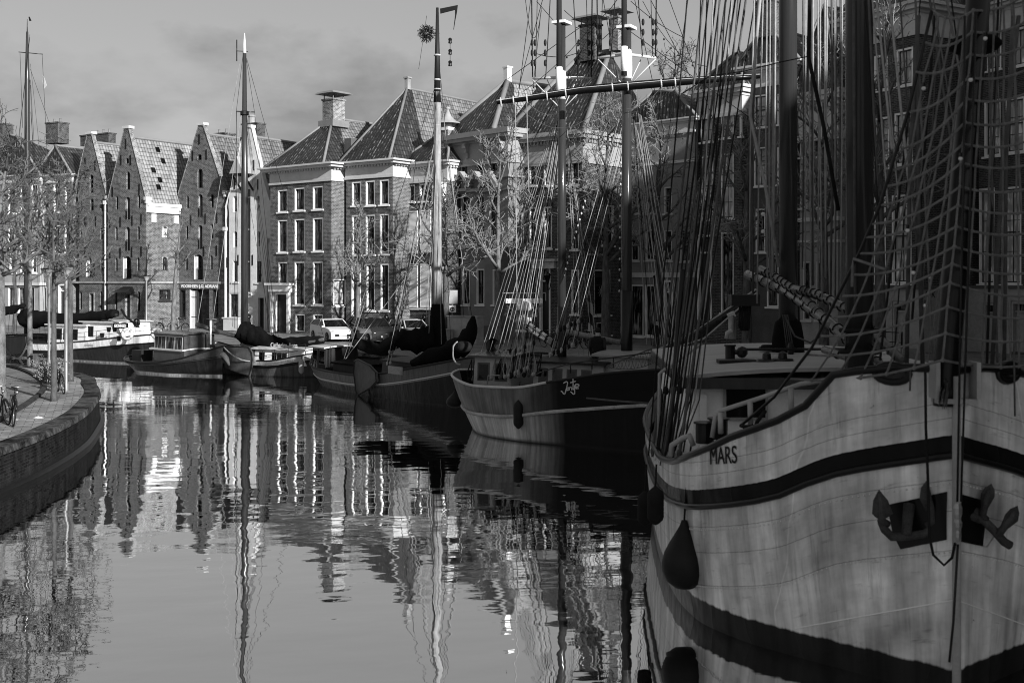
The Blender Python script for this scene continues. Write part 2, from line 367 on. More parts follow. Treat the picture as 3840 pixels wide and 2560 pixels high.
# paving materials
def paving():
    t = NT('brick_paving'); x, y, z = t.xyz(t.coord())
    b = t.n('ShaderNodeTexBrick'); t.l(t.vec(x, y), b.inputs['Vector'])
    b.inputs['Scale'].default_value = 1; b.inputs['Brick Width'].default_value = .22; b.inputs['Row Height'].default_value = .11; b.inputs['Mortar Size'].default_value = .008
    for i, q in ((1, .13), (2, .21), (3, .06)): b.inputs[i].default_value = (q, q, q, 1)
    n = t.noise(t.coord(), .6, 5, .65)
    t.bump(t.math('SUBTRACT', 1, b.outputs[1]), .4, .01)
    MATS['brick_paving'] = t.fin(t.math('MULTIPLY', b.outputs[0], t.map(n, .3, .7, .6, 1.35)), .85, 0, .3)
paving()
def flags():
    t = NT('flagstone'); x, y, z = t.xyz(t.coord())
    b = t.n('ShaderNodeTexBrick'); t.l(t.vec(t.math('ADD', t.math('MULTIPLY', x, .94), t.math('MULTIPLY', y, .34)), t.math('SUBTRACT', t.math('MULTIPLY', y, .94), t.math('MULTIPLY', x, .34))), b.inputs['Vector'])
    b.inputs['Scale'].default_value = 1; b.inputs['Brick Width'].default_value = .45; b.inputs['Row Height'].default_value = .30; b.inputs['Mortar Size'].default_value = .016
    for i, q in ((1, .17), (2, .27), (3, .11)): b.inputs[i].default_value = (q, q, q, 1)
    n = t.noise(t.coord(), .5, 6, .65); m_ = t.noise(t.coord(), 3.5, 5, .7)
    c = t.math('MULTIPLY', t.math('MULTIPLY', b.outputs[0], t.map(n, .3, .7, .55, 1.45)), t.map(m_, .35, .65, .8, 1.2))
    t.bump(t.math('ADD', t.math('SUBTRACT', 1, b.outputs[1]), t.math('MULTIPLY', m_, .6)), .5, .012); MATS['flagstone'] = t.fin(c, .9, 0, .06)
def coping():
    t = NT('coping_stone'); x, y, z = t.xyz(t.coord())
    n = t.noise(t.coord(), 1.1, 6, .68); m_ = t.noise(t.coord(), 7, 5, .7); j = t.map(t.math('ABSOLUTE', t.math('SUBTRACT', t.math('FRACT', t.math('DIVIDE', t.math('ADD', y, t.math('MULTIPLY', m_, .05)), 1.1)), .5)), .0, .022, .15, 1)
    c = t.math('MULTIPLY', t.math('MULTIPLY', .032, t.map(n, .36, .64, .15, 3.0)), t.math('MULTIPLY', t.map(m_, .35, .65, .5, 1.6), j))
    t.bump(t.math('ADD', n, t.math('MULTIPLY', m_, .5)), 1.0, .06); MATS['coping_stone'] = t.fin(c, .9, 0, .06)
flags(); coping()
paint('asphalt', .07, .9, .35, .8); paint('kerb_stone', .05, .8, .5, 2)
paint('wet_stone', .005, .4, .4, 3)
def sheet(edge, outer, z, name, mat):
    mb = MB(); n = len(edge)
    mb.poly([(p[0], p[1], z) for p in edge]+[(p[0], p[1], z) for p in outer])
    me = mb.build(name, mat)
    return tag(me, kind='structure')
# far bank: everything beyond / to the right of the canal (reaches the horizon)
sheet(far, [(120, -60), (4000, -60), (4000, 5000), (-4000, 5000), (-4000, 150)], ST, 'street', 'brick_paving')
# left bank
sheet(left, [(-4000, 100), (-4000, -60)], 1.1, 'quayside_pavement', 'flagstone')
def quay_wall(line, top, side, name, label):
    nn = normals2(line); r = empty(name, (line[len(line)//2].x, line[len(line)//2].y, 0), 0, label, 'quay wall')
    off = V(r.location)
    wl = MB(); cp = MB(); lg = MB()
    for i in range(len(line)-1):
        a, b, na, nb = line[i], line[i+1], nn[i]*side, nn[i+1]*side
        if (b-a).length > 40: continue
        def q(p, n, o, z): return V((p.x+n.x*o, p.y+n.y*o, z))-off
        wl.hexa([q(a, na, .05, -.6), q(b, nb, .05, -.6), q(b, nb, -.3, -.6), q(a, na, -.3, -.6)],
                [q(a, na, .0, top-.14), q(b, nb, .0, top-.14), q(b, nb, -.3, top-.14), q(a, na, -.3, top-.14)])
        cp.hexa([q(a, na, .07, top-.14), q(b, nb, .07, top-.14), q(b, nb, -.5, top-.14), q(a, na, -.5, top-.14)],
                [q(a, na, .03, top+.03), q(b, nb, .03, top+.03), q(b, nb, -.5, top+.03), q(a, na, -.5, top+.03)])
        lg.hexa([q(a, na, .22, -.5), q(b, nb, .22, -.5), q(b, nb, .05, -.5), q(a, na, .05, -.5)],
                [q(a, na, .18, .10), q(b, nb, .18, .10), q(b, nb, .05, .16), q(a, na, .05, .16)])
    wl.build('wall_face', brickwall, r); cp.build('coping', 'coping_stone', r); lg.build('footing', 'wet_stone', r)
    return r
def quay_brick():
    t = NT('quay_brick'); x, y, z = t.xyz(t.coord())
    v2 = t.vec(y, z)
    b = t.n('ShaderNodeTexBrick'); t.l(v2, b.inputs['Vector']); b.inputs['Scale'].default_value = 1
    b.inputs['Brick Width'].default_value = .24; b.inputs['Row Height'].default_value = .08; b.inputs['Mortar Size'].default_value = .01
    for i, q in ((1, .003), (2, .010), (3, .011)): b.inputs[i].default_value = (q, q, q, 1)
    st = t.noise(t.vec(t.math('MULTIPLY', y, 2.5), t.math('MULTIPLY', z, .4)), 1.2, 5, .65)
    c = t.math('MULTIPLY', b.outputs[0], t.map(st, .3, .7, .2, 2.6))
    c = t.mix(t.map(t.math('ADD', z, t.math('MULTIPLY', st, .3)), .25, .55, 0, 1), .012, c)
    t.bump(t.math('SUBTRACT', 1, b.outputs[1]), .5, .01)
    return t.fin(c, .85, 0, .06)
brickwall = quay_brick()
quay_wall(left, 1.1, -1, 'quay_wall', 'weathered brick quay wall with dark mossy coping curving round the left bank')
quay_wall(far, ST, -1, 'canal_wall', 'low brick canal wall behind the moored boats on the far bank')
# kerb and roadway on the left bank
kl = smooth_line([P(-60, 1372, 4267*4.1/(1372-HY)).xy, P(30, 1378, 4267*4.1/(1378-HY)).xy, P(95, 1398, 4267*4.1/353).xy, P(140, 1425, 4267*4.1/380).xy, P(158, 1458, 4267*4.1/413).xy, P(110, 1505, 4267*4.1/460).xy, P(20, 1560, 4267*4.1/515).xy, P(-120, 1640, 4267*4.1/595).xy])
nn = normals2(kl); kb = MB()
for i in range(len(kl)-1):
    a, b, na, nb = kl[i], kl[i+1], nn[i], nn[i+1]
    kb.hexa([(a.x, a.y, 1.09), (b.x, b.y, 1.09), (b.x+nb.x*.16, b.y+nb.y*.16, 1.09), (a.x+na.x*.16, a.y+na.y*.16, 1.09)],
            [(a.x, a.y, 1.20), (b.x, b.y, 1.20), (b.x+nb.x*.16, b.y+nb.y*.16, 1.20), (a.x+na.x*.16, a.y+na.y*.16, 1.20)])
tag(kb.build('kerb', 'kerb_stone'), kind='structure')
rd = MB(); rd.poly([(p.x, p.y, 1.104) for p in kl]+[(-60, 28, 1.104), (-60, 62, 1.104)])
tag(rd.build('road', 'brick_paving'), kind='structure')
# ------------------------------------------------------------------ houses
class House:
    def __init__(s, name, label, xA, xB, YB, th, D=10.0, group='houses along the far quay', cat='house', z0=ST):
        t = radians(th); s.X = V((sin(t), -cos(t))); s.I = V((cos(t), sin(t))); s.B = V(((xB-CX)/F*YB, YB)); s.z0 = z0; s.D = D
        s.w = -s.f(xA, HY)[0]; s.holes = {'f': [], 's': []}
        s.root = empty(name, (s.B.x, s.B.y, z0), radians(th-90), label, cat, group)
    def _s(s, px, py, O, A):
        r = (px-CX)/F; a = (r*O.y-O.x)/(A.x-r*A.y); k = O.y+a*A.y
        return a, HZ-(py-HY)/F*k-s.z0
    def f(s, px, py, d=0.0): return s._s(px, py, s.B+s.I*d, s.X)
    def sd(s, px, py, lx=0.0): return s._s(px, py, s.B+s.X*lx, s.I)
    def rect(s, face, x0, y0, x1, y1):
        g = s.f if face == 'f' else s.sd; xm, ym = (x0+x1)/2, (y0+y1)/2
        a0, a1 = g(x0, ym)[0], g(x1, ym)[0]; return min(a0, a1), g(xm, y1)[1], max(a0, a1), g(xm, y0)[1]
    def mp(s, face, a, d, z): return (a, d, z) if face == 'f' else (-d, a, z)
    def bx(s, mb, face, a0, a1, d0, d1, z0, z1):
        p, q = s.mp(face, a0, d0, z0), s.mp(face, a1, d1, z1)
        mb.box(*(c for i in range(3) for c in sorted((p[i], q[i]))))
    def hole(s, face, r, top=None): s.holes[face].append(r)
    def wall(s, mat, prof_f=None, prof_s=None, h=None, base=-.5):
        mb = MB(); w, D = s.w, s.D
        for face, prof in (('f', prof_f or [(-w, h), (0, h)]), ('s', prof_s or [(0, h), (D, h)])):
            xs = sorted(set([round(p[0], 4) for p in prof]+[round(c, 4) for r in s.holes[face] for c in (r[0], r[2])]))
            xs = [x for x in xs if prof[0][0]-1e-6 <= x <= prof[-1][0]+1e-6]
            for a, b in zip(xs, xs[1:]):
                if b-a < 1e-4: continue
                m = (a+b)/2; hs = sorted([(r[1], r[3]) for r in s.holes[face] if r[0] < m < r[2]]); z = base
                for z0, z1 in hs:
                    if z0 > z: mb.poly([s.mp(face, a, 0, z), s.mp(face, b, 0, z), s.mp(face, b, 0, z0), s.mp(face, a, 0, z0)])
                    z = max(z, z1)
                mb.poly([s.mp(face, a, 0, z), s.mp(face, b, 0, z), s.mp(face, b, 0, interp(prof, b)), s.mp(face, a, 0, interp(prof, a))])
            for r in s.holes[face]:               # brick reveals
                a0, z0, a1, z1 = r[:4]
                for q in ([(a0, z0), (a0, z1)], [(a1, z0), (a1, z1)], [(a0, z1), (a1, z1)], [(a0, z0), (a1, z0)]):
                    (p0, p1) = q; mb.poly([s.mp(face, p0[0], 0, p0[1]), s.mp(face, p1[0], 0, p1[1]), s.mp(face, p1[0], .32, p1[1]), s.mp(face, p0[0], .32, p0[1])])
        hh = h or min(p[1] for p in prof_f)
        pf = prof_f or [(-w, h), (0, h)]
        mb.poly([(-w, 0, base), (-w, D, base), (-w, D, hh), (-w, 0, pf[0][1])])
        mb.poly([(-w, D, base), (0, D, base)]+[(p[0], D, p[1]) for p in reversed(pf)])
        return mb.build('wall', mat, s.root)
    def window(s, px, face='f', frame='white_paint', bar='sash_dark', glass='window_glass', cols=2, rows=4, meet=True, sill=True, fw=.09, name='window', deep=.16):
        r = s.rect(face, *px); a0, z0, a1, z1 = r; s.hole(face, r)
        mb = MB(); e = .004
        # lining of the reveal + frame
        s.bx(mb, face, a0+e, a0+fw, .02, .30, z0+e, z1-e); s.bx(mb, face, a1-fw, a1-e, .02, .30, z0+e, z1-e)
        s.bx(mb, face, a0+fw, a1-fw, .02, .30, z1-fw, z1-e); s.bx(mb, face, a0+fw, a1-fw, .05, .30, z0+e, z0+fw*.8)
        wo = mb.build(name, frame, s.root); A0, A1, Z0, Z1 = a0+fw, a1-fw, z0+fw*.8, z1-fw
        g = MB(); g.poly([s.mp(face, A0, deep+.05, Z0), s.mp(face, A1, deep+.05, Z0), s.mp(face, A1, deep+.05, Z1), s.mp(face, A0, deep+.05, Z1)])
        g.build('pane', glass, wo)
        b = MB(); bw = .028
        for k in range(1, cols):
            x = A0+(A1-A0)*k/cols; s.bx(b, face, x-bw/2, x+bw/2, deep, deep+.04, Z0, Z1)
        for k in range(1, rows):
            z = Z0+(Z1-Z0)*k/rows; s.bx(b, face, A0, A1, deep+.005, deep+.045, z-bw/2, z+bw/2)
        for q in ((A0, A0+.05, Z0, Z1), (A1-.05, A1, Z0, Z1)): s.bx(b, face, q[0], q[1], deep-.005, deep+.047, q[2], q[3])
        for q in ((Z0, Z0+.07), (Z1-.05, Z1)): s.bx(b, face, A0+.05, A1-.05, deep-.006, deep+.046, q[0], q[1])
        if meet:
            z = Z0+(Z1-Z0)*.54; s.bx(b, face, A0+.05, A1-.05, deep-.02, deep+.048, z-.035, z+.035)
        b.build('sash', bar, wo)
        if sill:
            q = MB(); s.bx(q, face, a0-.10, a1+.10, -.10, .05, z0-.12, z0-.005); q.build('sill', frame, wo)
        return wo
    def door(s, px, face='f', frame='white_paint', mat='dark_paint', fan=True):
        r = s.rect(face, *px); a0, z0, a1, z1 = r; z0 = max(z0, .05); r = (a0, z0, a1, z1); s.hole(face, r)
        mb = MB(); s.bx(mb, face, a0+.004, a0+.12, -.05, .30, z0, z1-.004); s.bx(mb, face, a1-.12, a1-.004, -.05, .30, z0, z1-.004); s.bx(mb, face, a0+.12, a1-.12, -.05, .30, z1-.14, z1-.004)
        zt = z0+(z1-z0)*.78
        if fan: s.bx(mb, face, a0+.12, a1-.12, .1, .30, zt, zt+.1)
        do = mb.build('door', frame, s.root)
        d = MB(); s.bx(d, face, a0+.12, a1-.12, .20, .26, z0, zt if fan else z1-.14)
        for k in range(3):
            zz = z0+.25+k*(zt-z0-.3)/3; s.bx(d, face, a0+.24, a1-.24, .18, .20, zz, zz+(zt-z0)/4.2)
        d.build('door_leaf', mat, do)
        if fan:
            g = MB(); g.poly([s.mp(face, a0+.12, .22, zt+.1), s.mp(face, a1-.12, .22, zt+.1), s.mp(face, a1-.12, .22, z1-.14), s.mp(face, a0+.12, .22, z1-.14)]); g.build('pane', 'window_glass', do)
        k = MB(); k.ball(s.mp(face, a1-.22, .15, z0+1.05), .04, 8); k.build('handle', 'steel', do)
        return do
    def cornice(s, ez, h, mat='cornice_white', out=.42, side=True, dent=True, left=True, steps=None):
        """frieze h tall below the eave ez with a projecting moulded top"""
        mb = MB(); w, D = s.w, s.D
        lay = steps or [(ez-h, ez-h*.86, .10), (ez-h*.86, ez-h*.34, .05), (ez-h*.34, ez-h*.24, .13), (ez-h*.24, ez-h*.10, out*.72), (ez-h*.10, ez, out)]
        for z0, z1, o in lay:
            l = o if left else 0
            mb.box(-w-l, o, -o, -.002, z0, z1)
            if side: mb.box(.002, o, -.002, D, z0, z1)
        c = mb.build('cornice', mat, s.root)
        if dent:
            d = MB(); n = int(w/.30); z0, z1 = ez-h*.34, ez-h*.24
            for k in range(n):
                x = -w+.1+k*.30; d.box(x, x+.15, -.26, -.13, z0, z1+.0)
            if side:
                for k in range(int(min(D, 4)/.30)): y = .05+k*.30; d.box(.13, .26, y, y+.15, z0, z1)
            d.build('dentils', mat, c)
        return c
    def band(s, z0, z1, out, mat, name='string_course', side=True, a0=None):
        mb = MB(); mb.box(-s.w if a0 is None else a0, out, -out, -.002, z0, z1)
        if side: mb.box(.002, out, -.002, s.D, z0, z1)
        return mb.build(name, mat, s.root)
    def apex(s, px, py, lx=None):
        lx = -s.w/2 if lx is None else lx
        d, z = s._s(px, py, s.B+s.X*lx, s.I); return V((lx, d, z))
    def slope(s, pts, mat, parent=None, name='roof', thick=.0):
        p0, e = V(pts[0]), (V(pts[1])-V(pts[0])).normalized(); nrm = e.cross(V(pts[2])-p0).normalized(); sdv = nrm.cross(e)
        mb = MB(); mb.poly(pts, [((V(p)-p0).dot(e)+3, (V(p)-p0).dot(sdv)+.02) for p in pts])
        return mb.build(name, mat, parent or s.root)
    def hip(s, ez, R1, R2=None, o=.38, front='tile_dark', right='tile_glazed', right2=None, split=2.4, D=None, left='tile_dark', caps='lead_grey', capr=.11, ri=0.0):
        D = D or s.D; w = s.w; ez += .01; A, B, C, E = V((-w-o, -o, ez)), V((o-ri, -o, ez)), V((o-ri, D, ez)), V((-w-o, D, ez))
        R2 = R2 or R1; par = (R1-R2).length > .1
        rf = s.slope([A, B, R2, R1] if par else [A, B, R1], front)
        if par:
            s.slope([B, C, R2], right, rf, 'roof_slope'); s.slope([C, E, R1, R2], left, rf, 'roof_slope'); s.slope([E, A, R1], left, rf, 'roof_slope')
        else:
            R3 = V((R1.x, D, R1.z))
            if right2:
                m0 = B.lerp(C, split/(D+o)); m1 = R1.lerp(R3, min(.9, .12*split/2.4)); m1 = R1+(R3-R1).normalized()*min(.6, (R3-R1).length*.2)
                s.slope([B, m0, m1, R1], right, rf, 'roof_slope'); s.slope([m0, C, R3, m1], right2, rf, 'roof_slope')
            else: s.slope([B, C, R3, R1], right, rf, 'roof_slope')
            s.slope([E, A, R1, R3], left, rf, 'roof_slope'); s.slope([C, E, R3], left, rf, 'roof_slope')
        cp = MB(); cp.tube([R2, B], capr, 6); cp.tube([R1, A], capr, 6)
        cp.tube([R1, R2 if par else V((R1.x, D, R1.z))], capr, 6); cp.build('ridge_tiles', caps, rf, True)
        if ri: g = MB(); g.poly([(-w, 0, ez-.03), (0, 0, ez-.03), (0, D, ez-.03), (-w, D, ez-.03)]); g.build('gutter_flat', 'lead_grey', rf)
        s.rf = rf; return rf
    def gable_roof(s, ez, rz, mat, D=None, o=.12, coping='brick_mid', y0=.32):
        D = D or s.D; w = s.w; c = -w/2
        B, C, R, R3 = V((o, y0, ez)), V((o, D, ez)), V((c, y0, rz)), V((c, D, rz)); A, E = V((-w-o, y0, ez)), V((-w-o, D, ez))
        rf = s.slope([B, C, R3, R], mat); s.slope([E, A, R, R3], mat, rf, 'roof_slope')
        cp = MB(); cp.tube([R, R3], .12, 6); cp.build('ridge_tiles', 'lead_grey', rf, True)
        s.rf = rf; return rf
    def gable_coping(s, prof, wd=.34, rise=.10, mat='brick_mid', lip='lead_grey'):
        mb = MB(); n = len(prof)
        for (a, za), (b, zb) in zip(prof, prof[1:]):
            mb.hexa([(a, -.05, za+.002), (b, -.05, zb+.002), (b, wd, zb+.002), (a, wd, za+.002)], [(a, -.05, za+rise), (b, -.05, zb+rise), (b, wd, zb+rise), (a, wd, za+rise)])
        return mb.build('gable_coping', mat, s.root)
    def chimney(s, x0, x1, y0, y1, z0, z1, mat='brick_mid', cap='slab', parent=None, pots=0):
        mb = MB(); mb.box(x0, x1, y0, y1, z0, z1-.002); mb.box(x0-.07, x1+.07, y0-.07, y1+.07, z1, z1+.12)
        c = mb.build('chimney', mat, parent or getattr(s, 'rf', s.root)); k = MB()
        if cap == 'slab':
            for x in (x0+.1, x1-.1):
                for y in (y0+.1, y1-.1): k.box(x-.03, x+.03, y-.03, y+.03, z1+.12, z1+.5)
            k.hexa([(x0-.45, y0-.45, z1+.5), (x1+.45, y0-.45, z1+.5), (x1+.45, y1+.45, z1+.5), (x0-.45, y1+.45, z1+.5)], [(x0-.25, y0-.25, z1+.68), (x1+.25, y0-.25, z1+.68), (x1+.25, y1+.25, z1+.68), (x0-.25, y1+.25, z1+.68)])
        for i in range(pots):
            x = x0+(x1-x0)*(i+.5)/pots; k.lathe([(.09, z1+.1), (.08, z1+.45), (.11, z1+.5), (.0, z1+.5)], (x, (y0+y1)/2, 0), 8)
        if k.v: k.build('chimney_cap' if cap == 'slab' else 'chimney_pot', 'lead_grey', None).parent = (parent or getattr(s, 'rf', s.root))
        return c
# ------------------------------------------------------------------ the individual houses (rectangles measured on the photograph)
OF = {1: (0, 420), 2: (900, 300), 3: (0, 1000), 4: (900, 1000), 5: (1800, 0), 6: (2664, 0), 7: (1800, 700)}
def R(k, x0, y0, x1, y1, k2=None):
    a, b = OF[k]; c, d = OF[k2 or k]
    return (a+x0/2, b+y0/2, c+x1/2, d+y1/2)
def pz(k, x, y): return OF[k][0]+x/2, OF[k][1]+y/2
def arch(h, face, r, mat, n=6):                    # brick arch filling the top corners of an opening
    a0, z0, a1, z1 = r; c = (a0+a1)/2; rad = (a1-a0)/2; rise = min(rad, (z1-z0)*.4); mb = MB()
    pts = [(c+rad*cos(pi*k/(2*n)), z1-rise+rise*sin(pi*k/(2*n))) for k in range(n+1)]
    for sgn in (1, -1):
        q = [(c+sgn*(p[0]-c), p[1]) for p in pts]; cn = (c+sgn*rad, z1)
        for d in (0.0,): mb.poly([h.mp(face, cn[0], d, cn[1])]+[h.mp(face, a, d, z) for a, z in q])
        for u, v in zip(q, q[1:]): mb.poly([h.mp(face, u[0], 0, u[1]), h.mp(face, v[0], 0, v[1]), h.mp(face, v[0], .3, v[1]), h.mp(face, u[0], .3, u[1])])
    return mb.build('arch', mat, h.root)
def slit(h, px, mat, glass='dark_glass', arched=True, face='f', frame=None, name='window'):
    r = h.rect(face, *px); h.hole(face, r); a0, z0, a1, z1 = r; mb = MB(); d = .24
    f = .05; h.bx(mb, face, a0+.004, a0+f, .12, .30, z0, z1); h.bx(mb, face, a1-f, a1-.004, .12, .30, z0, z1); h.bx(mb, face, a0+f, a1-f, .12, .3, z0, z0+.06)
    h.bx(mb, face, (a0+a1)/2-.02, (a0+a1)/2+.02, .2, .25, z0, z1); n = max(2, int((z1-z0)/.5))
    for k in range(1, n): z = z0+(z1-z0)*k/n; h.bx(mb, face, a0+f, a1-f, .205, .245, z-.015, z+.015)
    wo = mb.build(name, frame or 'sash_dark', h.root); g = MB()
    g.poly([h.mp(face, a0, .26, z0), h.mp(face, a1, .26, z0), h.mp(face, a1, .26, z1), h.mp(face, a0, .26, z1)]); g.build('pane', glass, wo)
    if arched: arch(h, face, r, mat)
    return r
def loft_door(h, px, mat, shutter=True, rail=True):
    r = h.rect('f', *px); h.hole('f', r); a0, z0, a1, z1 = r
    mb = MB(); m = a0+(a1-a0)*.5
    if shutter: mb.box(a0+.01, a0+.06, -.02, .30, z0+.01, z1-.1); mb.box(a0+.06, m-.12, .02, .06, z0+.01, z1-.16)
    else: mb.box(a0+.01, a0+.06, .1, .30, z0+.01, z1-.05)
    do = mb.build('hatch', 'white_paint' if shutter else 'grey_paint', h.root)
    g = MB(); g.poly([(a0, .26, z0), (a1, .26, z0), (a1, .26, z1), (a0, .26, z1)]); g.build('pane', 'dark_glass', do)
    if rail:
        b = MB(); zt = z0+(z1-z0)*.45; b.beam((m-.1, -.06, zt), (a1+.05, -.06, zt), .04, .04); b.beam((m-.1, -.06, z0+.08), (a1+.05, -.06, z0+.08), .04, .04)
        for k in range(6): x = m-.08+(a1+.1-m)*k/5; b.beam((x, -.06, z0+.06), (x, -.06, zt), .025, .025)
        b.build('railing', 'black_paint', do)
    arch(h, 'f', r, mat, 4)
def anchors(h, pts):                               # wrought wall anchors
    for px, py in pts:
        a, z = h.f(px, py); mb = MB(); mb.hexa([(a-.045, -.05, z-.42), (a+.045, -.05, z-.42), (a+.045, -.002, z-.42), (a-.045, -.002, z-.42)], [(a-.045, -.05, z+.42), (a+.045, -.05, z+.42), (a+.045, -.002, z+.42), (a-.045, -.002, z+.42)])
        mb.build('wall_anchor', 'black_paint', h.root)
def downpipe(h, a, z0, z1, mat='grey_paint', d=-.12):
    mb = MB(); mb.tube([(a, d, z0), (a, d, z1)], .075, 8); mb.box(a-.16, a+.16, d-.14, d+.11, z1, z1+.3)
    mb.build('downpipe', mat, h.root)
# ---- warehouse with gable: generic
def warehouse(label, xA, xB, YB, th, peak, kneel, mat, roofm, D=13, sidemat=None, stepz=None):
    h = House('warehouse', label, xA, xB, YB, th, D)
    kz = h.f(*kneel)[1]; pzz = h.f(peak[0], peak[1])[1]; w = h.w
    h.kz, h.pz = kz, pzz; h.prof = [(-w, kz), (-w/2-.32, pzz-.35), (-w/2-.32, pzz), (-w/2+.32, pzz), (-w/2+.32, pzz-.35), (0, kz)]
    h.prof = [(-w, kz), (-w/2-.30, pzz), (-w/2+.30, pzz), (0, kz)]
    return h
def finish_warehouse(h, mat, roofm, coping='brick_mid', side_h=None):
    sh_ = side_h or h.kz-.5
    h.wall(mat, prof_f=h.prof, prof_s=[(0, sh_), (h.D, sh_)], h=sh_)
    h.gable_roof(sh_+.02, h.pz-.55, roofm)
    h.gable_coping(h.prof, mat=coping)
    mb = MB(); w = h.w; mb.box(-w/2-.42, -w/2+.42, -.12, .46, h.pz+.1, h.pz+.32); mb.build('gable_cap', 'cream_paint', h.root)
    k = MB(); k.box(-.05, .24, -.2, .45, h.kz-.15, h.kz+.12); k.box(.0, .16, -.12, .4, h.kz-.4, h.kz-.15); k.build('kneeler_stone', 'cream_paint', h.root)
# W1
h = warehouse('brick warehouse half hidden by the bare trees of the left bank', 272, 401, 96.6, 57, pz(1, 700, 172), pz(1, 800, 640), 'brick_dark', 'tile_light')
for r in ((672, 470, 700, 605), (674, 650, 702, 740)): slit(h, R(1, *r), 'brick_dark')
loft_door(h, R(1, 645, 1100, 710, 1235), 'brick_dark')
for r in ((600, 655, 616, 745), (755, 665, 771, 745), (597, 860, 615, 950), (752, 870, 770, 955), (597, 1100, 615, 1190), (753, 1095, 770, 1190), (596, 1345, 614, 1480), (750, 1345, 768, 1485)): slit(h, R(1, *r), 'brick_dark')
h.door(R(1, 668, 1350, 710, 1545), frame='brick_mid', fan=False)
finish_warehouse(h, 'brick_dark', 'tile_light'); h.band(h.f(*pz(1, 700, 1283))[1], h.f(*pz(1, 700, 1270))[1], .1, 'stone_grey', side=False)
anchors(h, [pz(1, x, y) for x, y in ((640, 380), (715, 400), (570, 820), (640, 820), (720, 820), (785, 820), (640, 1050), (785, 1050))])
downpipe(h, -.05, .2, h.kz-.6, 'white_paint')
h.chimney(h.f(318, 505, 7)[0], h.f(424, 505, 7)[0], 6.5, 7.3, h.f(370, 545, 7)[1], h.f(370, 509, 7)[1], 'brick_shade', cap='', pots=5)
# W2
h = warehouse('brick warehouse with a pale sunlit side wall and skylights in its light tiled roof', 404, 547, 93.5, 57, pz(1, 968, 132), pz(1, 1095, 648), 'brick_dark', 'tile_light')
slit(h, R(1, 942, 345, 966, 387), 'brick_dark'); slit(h, R(1, 948, 447, 974, 583), 'brick_dark')
for r in ((940, 637, 976, 805), (940, 862, 974, 1040)): loft_door(h, R(1, *r), 'brick_dark', shutter=False)
loft_door(h, R(1, 922, 1082, 986, 1250), 'brick_dark')
for r in ((868, 632, 886, 732), (1032, 622, 1050, 720), (864, 862, 882, 962), (1030, 858, 1048, 958), (864, 1095, 882, 1192), (1028, 1092, 1046, 1190), (862, 1345, 880, 1490), (1030, 1345, 1050, 1492)): slit(h, R(1, *r), 'brick_dark')
h.door(R(1, 935, 1355, 985, 1545), frame='brick_mid', fan=False)
slit(h, R(1, 1214, 860, 1260, 940), 'brick_pale', 'light_glass', face='s', frame='white_paint'); slit(h, R(1, 1216, 1088, 1258, 1188), 'brick_pale', 'window_glass', face='s')
h.window(R(1, 1194, 1328, 1280, 1412), 's', 'sash_dark', cols=4, rows=2, meet=False, name='workshop_window')
finish_warehouse(h, 'brick_dark', 'tile_light', side_h=h.kz-.35)
sw = MB(); W2 = h
x0, zf0, x1, zf1 = h.rect('s', *R(1, 1120, 655, 1325, 700)); mb = MB(); mb.box(.002, .22, .02, h.D, h.kz-1.15, h.kz-.36); mb.box(.22, .34, .02, h.D, h.kz-.62, h.kz-.36); mb.build('frieze', 'white_paint', h.root)
for y in (.55, 2.9): mb = MB(); mb.box(.002, .14, y, y+.4, h.kz-1.95, h.kz-1.25); mb.build('bracket', 'white_paint', h.root)
h.band(h.f(*pz(1, 960, 1286))[1], h.f(*pz(1, 960, 1270))[1], .1, 'stone_grey')
anchors(h, [pz(1, x, y) for x, y in ((908, 360), (980, 360), (945, 240), (845, 600), (1045, 580), (826, 830), (903, 825), (992, 815), (1060, 805), (826, 1060), (903, 1055), (990, 1050), (1060, 1045))])
mb = MB(); a, z = h.f(*pz(1, 960, 1350)); mb.hexa([(a-.9, -.9, z-.05), (a+.9, -.9, z-.05), (a+.9, -.002, z-.05), (a-.9, -.002, z-.05)], [(a-.9, -.9, z), (a+.9, -.9, z), (a+.6, -.002, z+.45), (a-.6, -.002, z+.45)]); mb.build('canopy', 'dark_paint', h.root)
# skylights
for px, py in ((1182, 284), (1222, 370), (1150, 438), (1198, 510), (1188, 565)):
    x, y = pz(1, px, py); p0 = V((.12, .32, h.kz-.33)); e = V((0, 1, 0)); rg = V((-h.w/2, .32, h.pz-.55)); nrm = e.cross(rg-p0).normalized()
    # ray through the photo pixel to the roof plane, in local coordinates
    rot = Matrix(((h.X.x, h.I.x, 0), (h.X.y, h.I.y, 0), (0, 0, 1))).transposed()
    o = rot @ (V((0, 0, HZ))-V((h.B.x, h.B.y, h.z0))); d = rot @ (P(x, y, 100)-V((0, 0, HZ)))
    t = (p0-o).dot(nrm)/d.dot(nrm); c = o+d*t; sdv = (rg-p0).normalized()
    mb = MB(); u, v = e*.2, sdv*.24; n = nrm*.06
    mb.hexa([c-u-v, c+u-v, c+u+v, c-u+v], [c-u-v+n, c+u-v+n, c+u+v+n, c-u+v+n]); mb.build('skylight', 'dark_glass', h.rf)
